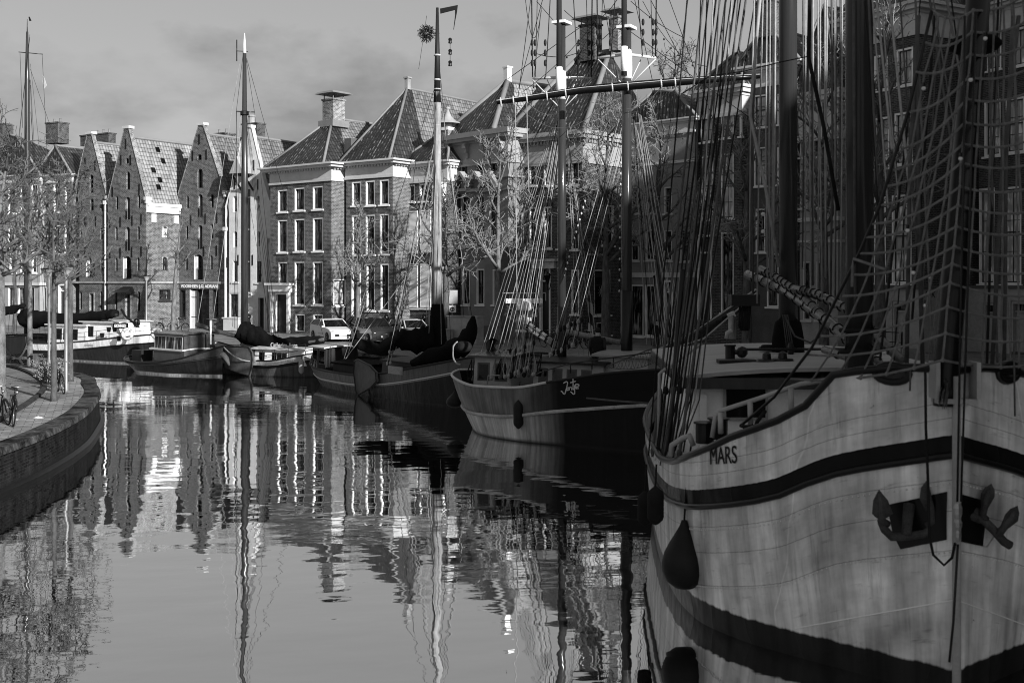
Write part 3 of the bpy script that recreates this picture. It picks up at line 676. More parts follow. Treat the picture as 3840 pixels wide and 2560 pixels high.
# W3
h = warehouse('brick warehouse lettered VOORHEEN above its tall glazed entrance', 668, 842, 93.4, 57, pz(1, 1520, 108), pz(1, 1678, 600), 'brick_dark', 'tile_mid')
slit(h, R(1, 1480, 318, 1512, 362), 'brick_dark'); slit(h, R(1, 1480, 425, 1520, 570), 'brick_dark')
for r in ((1484, 617, 1520, 785), (1484, 848, 1518, 1026)): loft_door(h, R(1, *r), 'brick_dark', shutter=False)
loft_door(h, R(1, 1455, 1068, 1524, 1255), 'brick_dark')
for r in ((1398, 628, 1416, 722), (1580, 617, 1602, 716), (1393, 852, 1411, 955), (1580, 842, 1600, 950), (1390, 1082, 1408, 1185), (1577, 1076, 1595, 1182)): slit(h, R(1, *r), 'brick_dark')
h.window(R(3, 1348, 170, 1392, 380), cols=2, rows=5, frame='sash_dark', sill=True); h.window(R(3, 1592, 168, 1640, 388), cols=2, rows=5, frame='sash_dark')
r = h.rect('f', *R(3, 1422, 170, 1568, 470)); a0, z0, a1, z1 = r; z0 = .02; h.hole('f', (a0, z0, a1, z1)); mb = MB(); m = a0+(a1-a0)*.36
mb.box(a0+.01, a0+.08, .02, .3, z0, z1-.01); mb.box(a0+.08, m, .10, .14, z0, z1-.12); en = mb.build('entrance', 'white_paint', h.root)
g = MB(); g.box(m+.05, a1-.02, .24, .27, z0, z1-.02); g.build('pane', 'dark_glass', en); b = MB(); b.box(a0+.08, m, .08, .099, z0+.95, z0+1.0); b.box(a0+.08, m, .08, .099, z0+2.6, z0+2.66); b.box(m, m+.05, .0, .3, z0, z1-.02); b.box(m+.05, a1-.02, .2, .235, z0+2.55, z0+2.68); b.build('door_bars', 'sash_dark', en)
finish_warehouse(h, 'brick_dark', 'tile_mid'); zt = h.f(*pz(1, 1505, 1272))[1]; zb = h.f(*pz(1, 1505, 1288))[1]
h.band(zb, zt, .14, 'stone_grey', side=False)
a0, zs0, a1, zs1 = h.rect('f', *R(1, 1330, 1292, 1680, 1326)); mb = MB(); mb.box(a0, -.01, -.06, -.002, zs0, zs1); sg = mb.build('name_board', 'stone_dark', h.root)
text_mesh('lettering', 'VOORHEEN J.G. ADRIANI', (zs1-zs0)*.95, 'white_paint', sg, frame(((a0+a1)/2-.05, -.07, (zs0+zs1)/2+.02), (1, 0, 0), (0, 0, 1)), xs=(a1-a0)*.93/((zs1-zs0)*.95*13.2), bold=.012)
anchors(h, [pz(1, x, y) for x, y in ((1446, 330), (1548, 320), (1495, 205), (1350, 820), (1433, 810), (1540, 800), (1628, 795), (1350, 1050), (1530, 1045), (1625, 1040))])
h.chimney(-h.w/2+.4, -h.w/2+2.2, 4.2, 5.2, h.pz-.7, h.pz+.55, 'brick_shade', cap='', pots=0); h.chimney(-h.w/2-2.2, -h.w/2-.4, 3.0, 4.2, h.pz-2.2, h.pz-.25, 'brick_shade', cap='', pots=2)
mb = MB(); mb.lathe([(.28, h.pz), (.28, h.pz+1.2), (.34, h.pz+1.25), (.34, h.pz+1.4), (0, h.pz+1.4)], (-h.w/2+1.2, 4.6, 0), 10); mb.build('chimney_pot', 'stone_grey', h.rf)
# W4, the limewashed one
h = warehouse('whitewashed rough stone warehouse with a hoist hood under its pointed gable', 845, 1017, 90.6, 60, pz(1, 1885, 125), (1015, 757), 'lime_wash', 'tile_mid', D=14)
h.prof = [(-h.w, h.kz-.3), (-h.w+.75, h.kz+1.6), (-h.w/2-.42, h.pz), (-h.w/2+.42, h.pz), (-.75, h.kz+1.6), (0, h.kz-.3)]
for r in ((1746, 630, 1778, 750), (1920, 630, 1950, 748), (1748, 895, 1780, 1015), (1924, 895, 1954, 1015)):
    a0, z0, a1, z1 = slit(h, R(1, *r), 'lime_wash', frame='white_paint')
for r in ((1744, 1112, 1786, 1275), (1922, 1112, 1964, 1280)): h.window(R(1, *r), frame='cream_paint', cols=2, rows=4, fw=.07)
h.window(R(3, 1718, 195, 1790, 382), frame='cream_paint', cols=3, rows=5, meet=False)
h.door(R(3, 1930, 220, 1990, 490), frame='cream_paint', fan=False)
r = h.rect('f', *R(1, 1836, 580, 1884, 1350)); h.hole('f', r); a0, z0, a1, z1 = r
mb = MB(); mb.box(a0+.01, a0+.08, .0, .3, z0, z1); mb.box(a1-.08, a1-.01, .0, .3, z0, z1); ld = mb.build('hoist_shaft', 'cream_paint', h.root)
g = MB(); g.box(a0+.08, a1-.08, .16, .22, z0, z1); g.build('hatch', 'stone_dark', ld); b = MB(); [b.box(a0+.08, a1-.08, .10, .158, z, z+.1) for z in (z0+2.4, z0+5, z0+7.6, z0+10)]; b.build('ledges', 'grey_paint', ld)
finish_warehouse(h, 'lime_wash', 'tile_mid', 'cream_paint', side_h=h.kz-.3)
a, z = h.f(*pz(1, 1800, 470)); a = -h.w/2; z = h.f(*pz(1, 1850, 470))[1]; mb = MB()
mb.hexa([(a-.75, -1.35, z), (a+.75, -1.35, z), (a+.75, -.002, z), (a-.75, -.002, z)], [(a-.02, -1.35, z+1.35), (a+.02, -1.35, z+1.35), (a+.02, -.002, z+1.35), (a-.02, -.002, z+1.35)])
hd = mb.build('hoist_hood', 'grey_paint', h.root); b = MB(); [b.beam((a+s, -1.25, z-.02), (a+s, -.05, z-1.3), .12, .12) for s in (-.6, .6)]; b.beam((a, -1.5, z-.12), (a, -.01, z-.12), .2, .2); b.build('bracket', 'dark_wood', hd)
mb = MB(); a, z = h.f(*pz(3, 1866, 212)); mb.box(a-.36, a+.36, -.08, -.002, z-.22, z+.22); sg = mb.build('sign', 'white_paint', h.root); text_mesh('lettering', 'DON', .3, 'dark_paint', sg, frame((a, -.09, z), (1, 0, 0), (0, 0, 1)))
mb = MB(); zz = h.f(*pz(3, 1745, 390))[1]; a = h.f(*pz(3, 1745, 390))[0]; mb.box(a-.8, a+.8, -.25, -.002, .0, zz); mb.box(a-.9, a+.9, -.32, -.002, zz, zz+.12); mb.build('plinth', 'cream_paint', h.root)
downpipe(h, -.35, .2, h.kz-3.2, 'cream_paint'); downpipe(h, -h.w+.1, .2, h.kz-2.2, 'cream_paint')
anchors(h, [pz(1, x, y) for x, y in ((1905, 400), (1760, 540), (1935, 545), (1787, 1110), (1895, 1110), (1702, 1130))])
# ---- far-left pair, mostly behind trees
h = House('house', 'pale house with bright window frames and dark tiled roof behind the left bank trees', 152, 270, 99.5, 60, 9)
for r in ((60, 560, 120, 760), (150, 545, 200, 750), (235, 540, 285, 745), (58, 870, 110, 1060), (150, 850, 200, 1060), (232, 850, 282, 1065), (300, 1100, 370, 1275), (232, 1085, 280, 1210)):
    h.window(R(1, r[0]+250, r[1], r[2]+250, r[3]), cols=2, rows=4)
h.door(R(1, 438, 1290, 500, 1545)); h.window(R(1, 300, 1310, 350, 1500), cols=2, rows=3); ez = h.f(230, 657)[1]
h.wall('brick_mid', h=ez); h.cornice(ez+.05, .7, dent=False); h.hip(ez+.05, h.apex(206, 545), front='tile_dark', right='tile_glazed')
h.chimney(h.f(192, 490, 3.6)[0], h.f(238, 490, 3.6)[0], 3.0, 4.2, h.f(215, 540, 3.6)[1], h.f(215, 466, 3.6)[1], 'brick_shade', pots=2, cap='')
h = House('house', 'sunny plastered house at the left edge with dark roof and awnings over its shop front', -75, 150, 101, 62, 9)
for r in ((60, 560, 120, 760), (150, 545, 210, 750), (235, 540, 285, 745), (-60, 560, 0, 760), (58, 870, 110, 1060), (150, 850, 200, 1060), (236, 1050, 276, 1205), (150, 1050, 200, 1205), (70, 1050, 120, 1205), (-40, 1050, 10, 1205)):
    h.window(R(1, r[0], r[1], r[2], r[3]), cols=2, rows=4)
for r in ((60, 1310, 110, 1500), (135, 1310, 190, 1500), (215, 1310, 262, 1500)): h.window(R(1, *r), cols=1, rows=2, meet=False)
ez = h.f(30, 662)[1]; h.wall('stucco_light', h=ez); h.cornice(ez+.05, .7, dent=False); h.band(h.f(60, 1070)[1], h.f(60, 1060)[1], .25, 'cream_paint', 'shop_fascia'); h.hip(ez+.05, h.apex(20, 505, -h.w*.6), h.apex(60, 508, -h.w*.35), front='tile_dark', right='tile_glazed')
h.chimney(h.f(-12, 490, 3.6)[0], h.f(30, 490, 3.6)[0], 3.0, 4.2, h.f(15, 545, 3.6)[1], h.f(15, 472, 3.6)[1], 'brick_shade', cap=''); HL = h
# ---- H1
h = House('canal_house', 'brick canal house with slab capped chimney and a white pilastered door', 1014, 1243, 85, 51, 12)
for c, ra, rb, rc in (((283, 355), (823, 990), (1050, 1292), None), ((408, 484), (808, 978), (1042, 1285), 1), ((545, 622), (797, 970), (1033, 1283), 1)):
    h.window(R(2, c[0], ra[0], c[1], ra[1]), cols=2, rows=2, meet=False); h.window(R(2, c[0], rb[0], c[1], rb[1]), cols=2, rows=4)
    if rc: h.window(R(2, c[0], 1362, c[1], 287, 4), cols=2, rows=5)
h.window(R(2, 285, 1365, 355, 1540), cols=2, rows=2, meet=False, sill=False)
h.door(R(4, 262, 195, 362, 500), mat='dark_paint', fan=False)
mb = MB(); a, z = h.f(*pz(4, 312, 178)); mb.box(a-1.25, a+1.25, -.34, -.002, z-.1, z+.42); mb.box(a-1.45, a+1.45, -.55, -.002, z+.42, z+.58); mb.box(a-1.12, a-.86, -.24, -.06, .0, z-.1); mb.box(a+.86, a+1.12, -.24, -.06, .0, z-.1); mb.build('door_surround', 'white_paint', h.root)
for r in ((412, 355, 486, 487), (548, 356, 622, 487)): h.window(R(4, *r), cols=2, rows=2, meet=False, sill=False)
h.window(R(4, 700, 93, 800, 292), 's', cols=1, rows=2, meet=False, sill=True, glass='light_glass')
EZ = h.f(1243, 610)[1]; h.wall('brick_dark', h=EZ-.02); h.cornice(EZ, 1.35, out=.75)
ap = h.apex(1247, 443); h.hip(EZ, ap, D=14, right2='tile_mid', split=2.6, ri=.85)
h.chimney(ap.x-.62, ap.x+.62, ap.y-.5, ap.y+.75, ap.z-.9, h.apex(1260, 387)[1] if False else ap.z+1.35, 'brick_mid')
mb = MB(); mb.box(ap.x-.85, ap.x+.85, ap.y-.75, ap.y+1.0, ap.z-.75, ap.z-.25); mb.build('chimney_flashing', 'lead_grey', h.rf)
dm = MB(); dm.box(-1.1, -.35, 2.3, 3.1, EZ+.7, EZ+2.1); dm.build('dormer', 'stone_dark', h.rf)
for wn_ in ('lintel',):
    lm = MB()
    for c in ((283, 355, 808), (408, 484, 795), (545, 622, 785), (283, 355, 1035), (408, 484, 1028), (545, 622, 1020), (283, 355, 1348), (408, 484, 1345), (545, 622, 1345)):
        a0, z0, a1, z1 = h.rect('f', *R(2, c[0], c[2]-28, c[1], c[2]+8)); lm = MB(); lm.box(a0-.15, a1+.15, -.012, -.002, z0, z1); lm.build('lintel', 'brick_shade', h.root)
# ---- H2
h = House('canal_house', 'taller brick canal house with steep streaked hipped roof and white cornice beside the parked cars', 797, 1472, 83, 54, 12) if False else House('canal_house', 'tall brick canal house under a very steep streaked roof behind the parked cars', 1298, 1473, 83, 54, 12)
for i, (c0, c1, ya, yb) in enumerate(((838, 908, 763, 942), (942, 1013, 755, 940), (1048, 1117, 747, 935))):
    h.window(R(2, c0, ya, c1, yb), cols=2, rows=2); h.window(R(2, c0, (1015, 1010, 1005)[i], c1, (1312, 1308, 1305)[i]), cols=2, rows=3)
    if i: h.window(R(2, c0+4, 1377, c1, 328, 4), cols=2, rows=4)
h.door(R(2, 835, 1380, 905, 370, 4))
EZ = h.f(1473, 596)[1]; h.wall('brick_dark', h=EZ-.02); h.cornice(EZ, 1.3, out=.72)
ap = h.apex(1526, 331); h.hip(EZ, ap, D=17, right2='tile_mid', split=4.2, ri=.4)
mb = MB(); mb.box(ap.x-.16, ap.x+.16, ap.y-.1, ap.y+.25, ap.z-.1, ap.z+.75); mb.box(ap.x-.24, ap.x+.24, ap.y-.18, ap.y+.33, ap.z+.75, ap.z+.86); mb.build('chimney', 'stone_grey', h.rf)
mb = MB(); mb.beam((-2.4, -1.6, .0), (-2.4, -.05, 1.2), 1.4, .3); mb.box(-3.1, -1.7, -.6, -.002, 0, 1.25); st = mb.build('steps', 'stone_grey', h.root); b = MB(); [b.tube([(x, -1.6, .1), (x, -1.6, 1.0), (x, -.1, 2.2)], .03, 5) for x in (-3.1, -1.7)]; b.build('handrail', 'black_paint', st)
lm = MB()
for c in ((838, 908, 748), (942, 1013, 740), (1048, 1117, 732), (838, 908, 1000), (942, 1013, 996), (1048, 1117, 990)):
    a0, z0, a1, z1 = h.rect('f', *R(2, c[0], c[2]-28, c[1], c[2]+8)); lm = MB(); lm.box(a0-.15, a1+.15, -.012, -.002, z0, z1); lm.build('lintel', 'brick_shade', h.root)
# ---- H3
h = House('canal_house', 'narrow canal house with louvred white shutters and carved brackets behind the wooden mast', 1506, 1678, 82, 49, 11)
for r in ((1255, 787, 1312, 912), (1345, 778, 1412, 908)): h.window(R(2, *r), cols=2, rows=2)
h.window(R(2, 1440, 775, 1500, 905), cols=2, rows=2)
for r in ((1255, 985, 1340, 1300), (1352, 975, 1440, 1295)): h.window(R(2, *r), cols=2, rows=4, sill=False)
h.window(R(2, 1255, 1375, 1340, 310, 4), cols=2, rows=4); h.window(R(2, 1350, 1375, 1440, 310, 4), cols=2, rows=4); h.door(R(4, 1455, 0, 1530, 420))
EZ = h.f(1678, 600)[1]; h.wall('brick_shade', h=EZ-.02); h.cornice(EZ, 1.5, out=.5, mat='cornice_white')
def shutter(h, px, mat='white_paint'):
    a0, z0, a1, z1 = h.rect('f', *px); mb = MB(); f = .07
    for q in ((a0, a0+f, z0, z1), (a1-f, a1, z0, z1), (a0+f, a1-f, z0, z0+.1), (a0+f, a1-f, z1-.1, z1)): mb.box(q[0], q[1], -.09, -.035, q[2], q[3])
    n = int((z1-z0-.2)/.085)
    for k in range(n): z = z0+.1+k*.085; mb.hexa([(a0+f, -.085, z), (a1-f, -.085, z), (a1-f, -.04, z+.035), (a0+f, -.04, z+.035)], [(a0+f, -.085, z+.05), (a1-f, -.085, z+.05), (a1-f, -.04, z+.085), (a0+f, -.04, z+.085)])
    mb.build('shutter', mat, h.root)
for r in ((1168, 990, 1238, 1298), (1256, 983, 1336, 1300), (1356, 975, 1436, 1295)): shutter(h, R(2, *r))
for r in ((1262, 1390, 1336, 306), (1356, 1385, 1436, 306)): shutter(h, R(2, r[0], r[1], r[2], r[3], 4))
for a in (-h.w+.1, -.5):
    mb = MB()
    for k in range(4): mb.box(a, a+.4-.03*k, -.5+.1*k, -.002, EZ-1.6-.35*(k+1), EZ-1.6-.35*k)
    mb.build('bracket', 'white_paint', h.root)
ap = h.apex(1690, 475); h.hip(EZ, ap, D=12, front='tile_dark', right='tile_glazed')
c = h.apex(1688, 470, -1.2); mb = MB(); cy = c.y-.3; ct = EZ+2.3; mb.box(-1.65, -.65, cy-.5, cy+.5, EZ+.4, ct); t = mb.build('roof_turret', 'brick_mid', h.rf); b = MB(); b.box(-1.73, -.57, cy-.58, cy+.58, ct, ct+.22); b.build('turret_cornice', 'white_paint', None).parent = h.rf
b = MB(); b.lathe([(1.05, ct+.5), (.95, ct+.58), (.6, ct+.75), (.3, ct+1.05), (.13, ct+1.4), (.08, ct+1.55), (.17, ct+1.62), (.17, ct+1.72), (0, ct+1.8)], (-1.15, cy, 0), 16); b.box(-1.5, -.8, cy-.35, cy+.35, ct+.3, ct+.56); b.build('turret_cap', 'grey_paint', h.rf, True)
# ---- H4
h = House('canal_house', 'pale stone canal house with small triangular pediments above its windows', 1678, 1906, 78.8, 42, 11)
for r in ((1655, 612, 1712, 718), (1768, 602, 1826, 706), (1875, 595, 1934, 694)): h.window(R(2, *r), cols=2, rows=2, frame='ashlar', meet=False, fw=.12)
for r in ((1660, 868, 1728, 1192), (1768, 858, 1838, 1188), (1872, 850, 1944, 1184)): h.window(R(2, *r), cols=2, rows=3, frame='grey_paint')
for r in ((1665, 20, 1722, 285), (1772, 16, 1832, 285), (1893, 20, 1950, 285)): h.window(R(4, *r), cols=2, rows=3)
EZ = h.f(1906, 480)[1]; h.wall('ashlar', h=EZ-.02)
c = h.cornice(EZ, 1.0, out=.6, dent=False, steps=[(EZ-2.35, EZ-2.2, .12), (EZ-2.2, EZ-.75, .03), (EZ-.75, EZ-.6, .15), (EZ-.6, EZ-.35, .5), (EZ-.35, EZ, .62)], mat='ashlar_cornice')
for k in range(4):
    mb = MB(); x = -h.w+.5+k*(h.w-1)/3; mb.box(x-.16, x+.16, -.5, -.03, EZ-1.05, EZ-.76); mb.box(x-.13, x+.13, -.34, -.03, EZ-1.4, EZ-1.05); mb.box(x-.12, x+.12, -.18, -.03, EZ-1.8, EZ-1.4)
    mb.build('bracket', 'ashlar_cornice', h.root)
for px in (1684, 1792, 1893):
    mb = MB(); a = h.f(*pz(2, px, 780))[0]; z = h.f(*pz(2, px, 804))[1]
    for s in (-1, 1): mb.beam((a+s*1.0, -.25, z), (a, -.25, z+1.05), .5, .2)
    mb.box(a-1.05, a+1.05, -.35, -.002, z-.32, z-.12)
    mb.build('pediment', 'ashlar_cornice', h.root)
zb = h.f(*pz(2, 1800, 735))[1]; h.band(zb-.12, zb, .2, 'ashlar_cornice', 'sill_course'); zb = h.f(*pz(2, 1800, 820))[1]; h.band(zb-.2, zb, .12, 'ashlar')
zr = h.f(*pz(2, 1800, 1255))[1]; mb = MB()
for k in range(9): z = .0+k*(zr/9); mb.box(-h.w-.02, -h.w+.9, -.07, -.002, z, z+zr/9-.06)
mb.build('rustication', 'stone_dark', h.root); mb = MB()
for k in range(9): z = k*(zr/9); mb.box(-.9, .06, -.07, -.002, z, z+zr/9-.06)
mb.build('rustication', 'stone_dark', h.root)
h.band(zr-.05, zr+.25, .18, 'stone_grey')
ap = h.apex(1903, 302); h.hip(EZ, ap, D=11, right='tile_glazed', right2='tile_light', split=2.2, capr=.2, ri=1.5)
mb = MB(); mb.box(ap.x-.22, ap.x+.22, ap.y-.2, ap.y+.22, ap.z-.1, ap.z+.9); mb.box(ap.x-.29, ap.x+.29, ap.y-.27, ap.y+.29, ap.z+.9, ap.z+1.0); mb.build('chimney', 'white_paint', h.rf)
mb = MB(); mb.box(-h.w-.0, .0, -1.2, -.1, 0, .9); mb.build('stoop', 'stone_dark', h.root)
# ---- H5
h = House('canal_house', 'broad dark brick house with two tall chimneys on a great steep roof', 1906, 2186, 76.4, 50, 9.5)
for c in ((280, 330, 1240, 1395, 165, 460, 625, 962), (368, 424, 1232, 1390, 155, 460, 622, 962), (476, 538, 1225, 1390, 150, 462, None, None), (684, 741, 1215, 1385, 148, 472, 622, 955)):
    h.window(R(5, c[0], c[2], c[1], c[3]), cols=2, rows=2); h.window(R(7, c[0], c[4], c[1], c[5]), cols=2, rows=3)
    if c[6]: h.window(R(7, c[0], c[6], c[1], c[7]), cols=2, rows=3)
h.window(R(5, 580, 1220, 640, 1388), cols=2, rows=2); h.window(R(7, 580, 150, 640, 465), cols=2, rows=3)
h.door(R(7, 448, 600, 530, 1110)); h.window(R(7, 682, 1010, 738, 1120), cols=2, rows=2, meet=False, sill=False)
mb = MB(); a, z = h.f(*pz(7, 488, 560)); mb.box(a-1.0, a+1.0, -.3, -.002, z-.5, z); mb.box(a-1.2, a+1.2, -.5, -.002, z, z+.16); mb.build('door_surround', 'cream_paint', h.root)
h.window(R(7, 858, 622, 978, 962), 's', cols=1, rows=2, glass='dark_glass', meet=False); h.window(R(7, 912, 138, 1004, 440), 's', cols=2, rows=2, glass='dark_glass'); h.window(R(7, 874, 1014, 982, 1112), 's', cols=2, rows=1, meet=False, glass='dark_glass')
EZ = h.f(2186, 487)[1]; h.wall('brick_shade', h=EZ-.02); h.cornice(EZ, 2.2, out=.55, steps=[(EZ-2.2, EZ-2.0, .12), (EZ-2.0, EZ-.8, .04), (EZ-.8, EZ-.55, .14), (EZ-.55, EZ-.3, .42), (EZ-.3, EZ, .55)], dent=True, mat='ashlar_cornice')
zq = h.f(*pz(5, 690, 990))[1]
a1 = h._s(2180, 205, h.B+h.X*(-h.w*.62), h.I); rz = h.f(2186, 190, 3.6)[1]
R1 = V((-h.w+3.0, 4.2, rz)); R2 = V((-1.7, 4.2, rz)); a = h.f(2310, 190, 4.2); R2 = V((min(-.8, a[0]), 4.2, a[1])); a = h.f(2175, 205, 4.2); R1 = V((a[0], 4.2, R2.z))
h.hip(EZ, R1, R2, D=9.5, right='tile_glazed', capr=.2)
for (x0, x1, y0, y1, m_) in ((2186, 2242, 104, 235, 'brick_shade'), (2296, 2344, 76, 195, 'brick_mid')):
    a, b_ = h.f(x0, y0, 4.0), h.f(x1-(14 if x0 > 2200 else 0), y0, 4.0); zb = h.f(x0, y1, 4.0)[1]; h.chimney(a[0], b_[0], 3.6, 4.5, zb, a[1], m_, parent=h.root)
mb = MB(); z = h.sd(*pz(7, 860, 510))[1]; y = h.sd(*pz(7, 860, 510))[0]; mb.box(.004, .05, y-1.0, y+1.0, z-.14, z+.14); sg = mb.build('street_sign', 'sash_dark', h.root); text_mesh('lettering', 'TURFTORENSTRAAT', .21, 'white_paint', sg, frame((.056, y, z), (0, 1, 0), (0, 0, 1)))
mb = MB(); y, z = h.sd(*pz(7, 905, 785)); 
for k in range(9):
    t = 2*pi*k/9; mb.hexa([(.02, y+.08*cos(t+.35), z+.08*sin(t+.35)), (.02, y+.08*cos(t-.35), z+.08*sin(t-.35)), (-.04, y, z), (.07, y, z)], [(.021, y+.42*cos(t), z+.42*sin(t)), (.022, y+.43*cos(t), z+.42*sin(t)), (.023, y+.42*cos(t), z+.43*sin(t)), (.024, y+.42*cos(t), z+.42*sin(t))])
mb.build('star_lantern', 'grey_paint', h.root)
# ---- H6
h = House('canal_house', 'low pale stucco house with double glazed doors set back behind the street tree', 2330, 2606, 75.5, 45, 9)
h.window(R(7, 1126, 735, 1226, 1120), cols=1, rows=2, meet=False, glass='window_glass'); h.window(R(7, 1238, 735, 1342, 1120), cols=1, rows=2, meet=False, glass='window_glass')
for r in ((1128, 330, 1190, 555), (1240, 320, 1310, 550), (1380, 325, 1440, 555), (1500, 320, 1580, 560), (1130, 0, 1190, 200), (1240, 0, 1310, 200), (1380, 0, 1440, 200)): h.window(R(7, *r), cols=2, rows=3, frame='cream_paint')
h.door(R(7, 1380, 700, 1450, 1130)); EZ = h.f(2606, 438)[1]; h.wall('stucco_grey', h=EZ-.02); h.cornice(EZ, 1.0, out=.45, mat='cream_paint', dent=False); h.band(h.f(2450, 620)[1], h.f(2450, 610)[1], .12, 'cream_paint'); h.band(h.f(2450, 1040)[1], h.f(2450, 1022)[1], .16, 'cream_paint', 'shop_fascia')
h.hip(EZ, h.apex(2450, 345, -h.w*.6), h.apex(2530, 340, -h.w*.25), right='tile_light')
# ---- H7
h = House('canal_house', 'dark brick house with deep white frieze and arched front door behind the tangle of shrouds', 2616, 2782, 72.6, 42, 10)
for r in ((1655, 878, 1748, 1065), (1805, 848, 1902, 1034), (1945, 833, 1968, 1022)): h.window(R(5, *r), cols=2, rows=2, meet=False, glass='light_glass')
for r in ((1655, 1172, 1750, 1650), (1805, 1150, 1902, 1640)): h.window(R(5, *r), cols=2, rows=4, glass='light_glass')
h.door(R(7, 1632, 360, 1740, 1000)); h.window(R(7, 1805, 342, 1902, 945), cols=2, rows=5); EZ = h.f(2782, 318)[1]
h.wall('brick_shade', h=EZ-.02); h.cornice(EZ, 1.9, out=.45, dent=False); h.hip(EZ, h.apex(2770, 190), right='tile_dark', left='tile_dark')
# ---- H8
h = House('canal_house', 'dark grey plastered house with chimneyed high hipped roof behind the tall tarred mast', 2782, 2988, 70.8, 47, 10)
for r in ((325, 712, 422, 955), (500, 700, 590, 930), (325, 1105, 420, 1395), (500, 1100, 590, 1380)): h.window(R(6, *r), cols=2, rows=3, glass='light_glass')
for r in ((2065, 165, 2140, 490), (2150, 500, 2240, 900)): h.window(R(7, *r), cols=2, rows=3)
EZ = h.f(2988, 226)[1]; h.wall('stone_dark', h=EZ-.02); h.cornice(EZ, 1.4, out=.5, dent=False); ap = h.apex(2874, 95); h.hip(EZ, ap, right='tile_mid'); h.chimney(ap.x-.6, ap.x+.6, ap.y-.4, ap.y+.6, ap.z-.8, ap.z+1.4, 'brick_shade', cap='', pots=2)
# ---- H9
h = House('canal_house', 'light stucco house with tall windows between the two tarred masts', 2990, 3142, 68.6, 38, 10)
for r in ((670, 970, 720, 1180), (770, 960, 830, 1180), (880, 950, 940, 1180), (670, 1270, 720, 1560), (770, 1260, 835, 1560), (880, 1255, 945, 1560)): h.window(R(6, *r), cols=2, rows=3, frame='cream_paint')
for x0, x1, y0, y1 in ((3010, 3040, 980, 1200), (3060, 3095, 980, 1200)): h.window((x0, y0, x1, y1), cols=2, rows=3, frame='cream_paint')
EZ = h.f(3142, 333)[1]; h.wall('stucco_light', h=EZ-.02); h.cornice(EZ, 3.0, out=.5, dent=True, steps=[(EZ-3.0, EZ-2.6, .16), (EZ-2.6, EZ-.9, .04), (EZ-.9, EZ-.6, .14), (EZ-.6, EZ-.3, .4), (EZ-.3, EZ, .5)]); h.hip(EZ, h.apex(3090, 20), right='tile_glazed', right2='tile_light')
h.band(h.f(3066, 830)[1], h.f(3066, 815)[1], .15, 'cream_paint'); h.band(h.f(3066, 910)[1], h.f(3066, 900)[1], .12, 'cream_paint')
# ---- H10, H11
def drapes(h, wo, r): pass
def right_house(label, xA, xB, YB, th, wins, low, ezpx, fr, doors, D=10):
    h = House('canal_house', label, xA, xB, YB, th, D)
    for r in wins: h.window(r, cols=2, rows=2, meet=False, glass='light_glass', fw=.12)
    for r in low: h.window(r, cols=2, rows=3, glass='light_glass', fw=.12)
    for r in doors: h.door(r, frame='slab_concrete', mat='grey_paint')
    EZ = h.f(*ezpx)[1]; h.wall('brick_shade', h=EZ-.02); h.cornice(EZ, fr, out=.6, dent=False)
    zp = h.f(xB, 1084)[1]; mb = MB(); ds = sorted(h.rect('f', *r) for r in doors); x = -h.w-.02
    for d in ds: mb.box(x, d[0]-.02, -.09, -.002, 0, zp); mb.box(d[0]-.02, d[2]+.02, -.09, -.002, d[3]+.02, zp); x = d[2]+.02
    mb.box(x, .09, -.09, -.002, 0, zp); mb.box(.002, .09, -.002, D, 0, zp); mb.build('plinth', 'slab_concrete', h.root); h.band(zp, zp+.18, .2, 'stone_dark', 'plinth_course')
    return h, EZ
h, EZ = right_house('high dark brick house with boxed white cornice and concrete base behind the foremast', 3140, 3446, 64.6, 30,
    [R(6, 1226, 412, 1332, 678), R(6, 1392, 362, 1520, 642)], [R(6, 1226, 880, 1342, 1262), R(6, 1378, 842, 1518, 1232), (3277, 738, 3322, 1060), (3343, 730, 3418, 1062), (3170, 460, 3215, 640), (3165, 745, 3215, 1060), (3170, 220, 3210, 345)], (3446, 3), 1.9,
    [(3276, 1135, 3318, 1312), (3350, 1130, 3405, 1312)])
h.hip(EZ, h.apex(3420, -220), right='tile_dark')
mb = MB(); a = h.f(3400, 1200)[0]
for x in (a-1.3, a, a+1.3): mb.tube([(x, -1.9, .0), (x, -1.9, 1.25)], .06, 6)
for z in (.65, 1.2): mb.tube([(a-1.3, -1.9, z), (a+1.3, -1.9, z)], .03, 5)
rl = mb.build('railing', 'black_paint', h.root); b = MB(); b.box(a-1.4, a+1.4, -1.95, -.1, -.02, .32); b.build('steps', 'slab_concrete', h.root)
a, z = h.f(3485-20, 1108); 
tg = MB(); gx = h.sd(3480, 1105)[0]; gz = h.sd(3480, 1105)[1]
text_mesh('graffiti_tag', 'AFK', .55, 'black_paint', h.root, frame((.10, gx, gz), (0, 1, 0), (0, 0, 1)), shear=.2)
h, EZ = right_house('dark brick house cut by the right edge with draped sash windows and concrete ground floor', 3572, 3990, 60.5, 25,
    [(3700, 120, 3755, 262), (3792, 104, 3846, 248), (3890, 80, 3950, 230)], [(3690, 375, 3752, 585), (3770, 366, 3842, 572), (3875, 350, 3945, 560), (3670, 705, 3730, 1065), (3755, 700, 3830, 1066), (3862, 700, 3940, 1070)], (3990, -55), 1.6,
    [(3690, 1135, 3742, 1318), (3795, 1130, 3850, 1320)])
h.hip(EZ, h.apex(3860, -260), right='tile_dark')
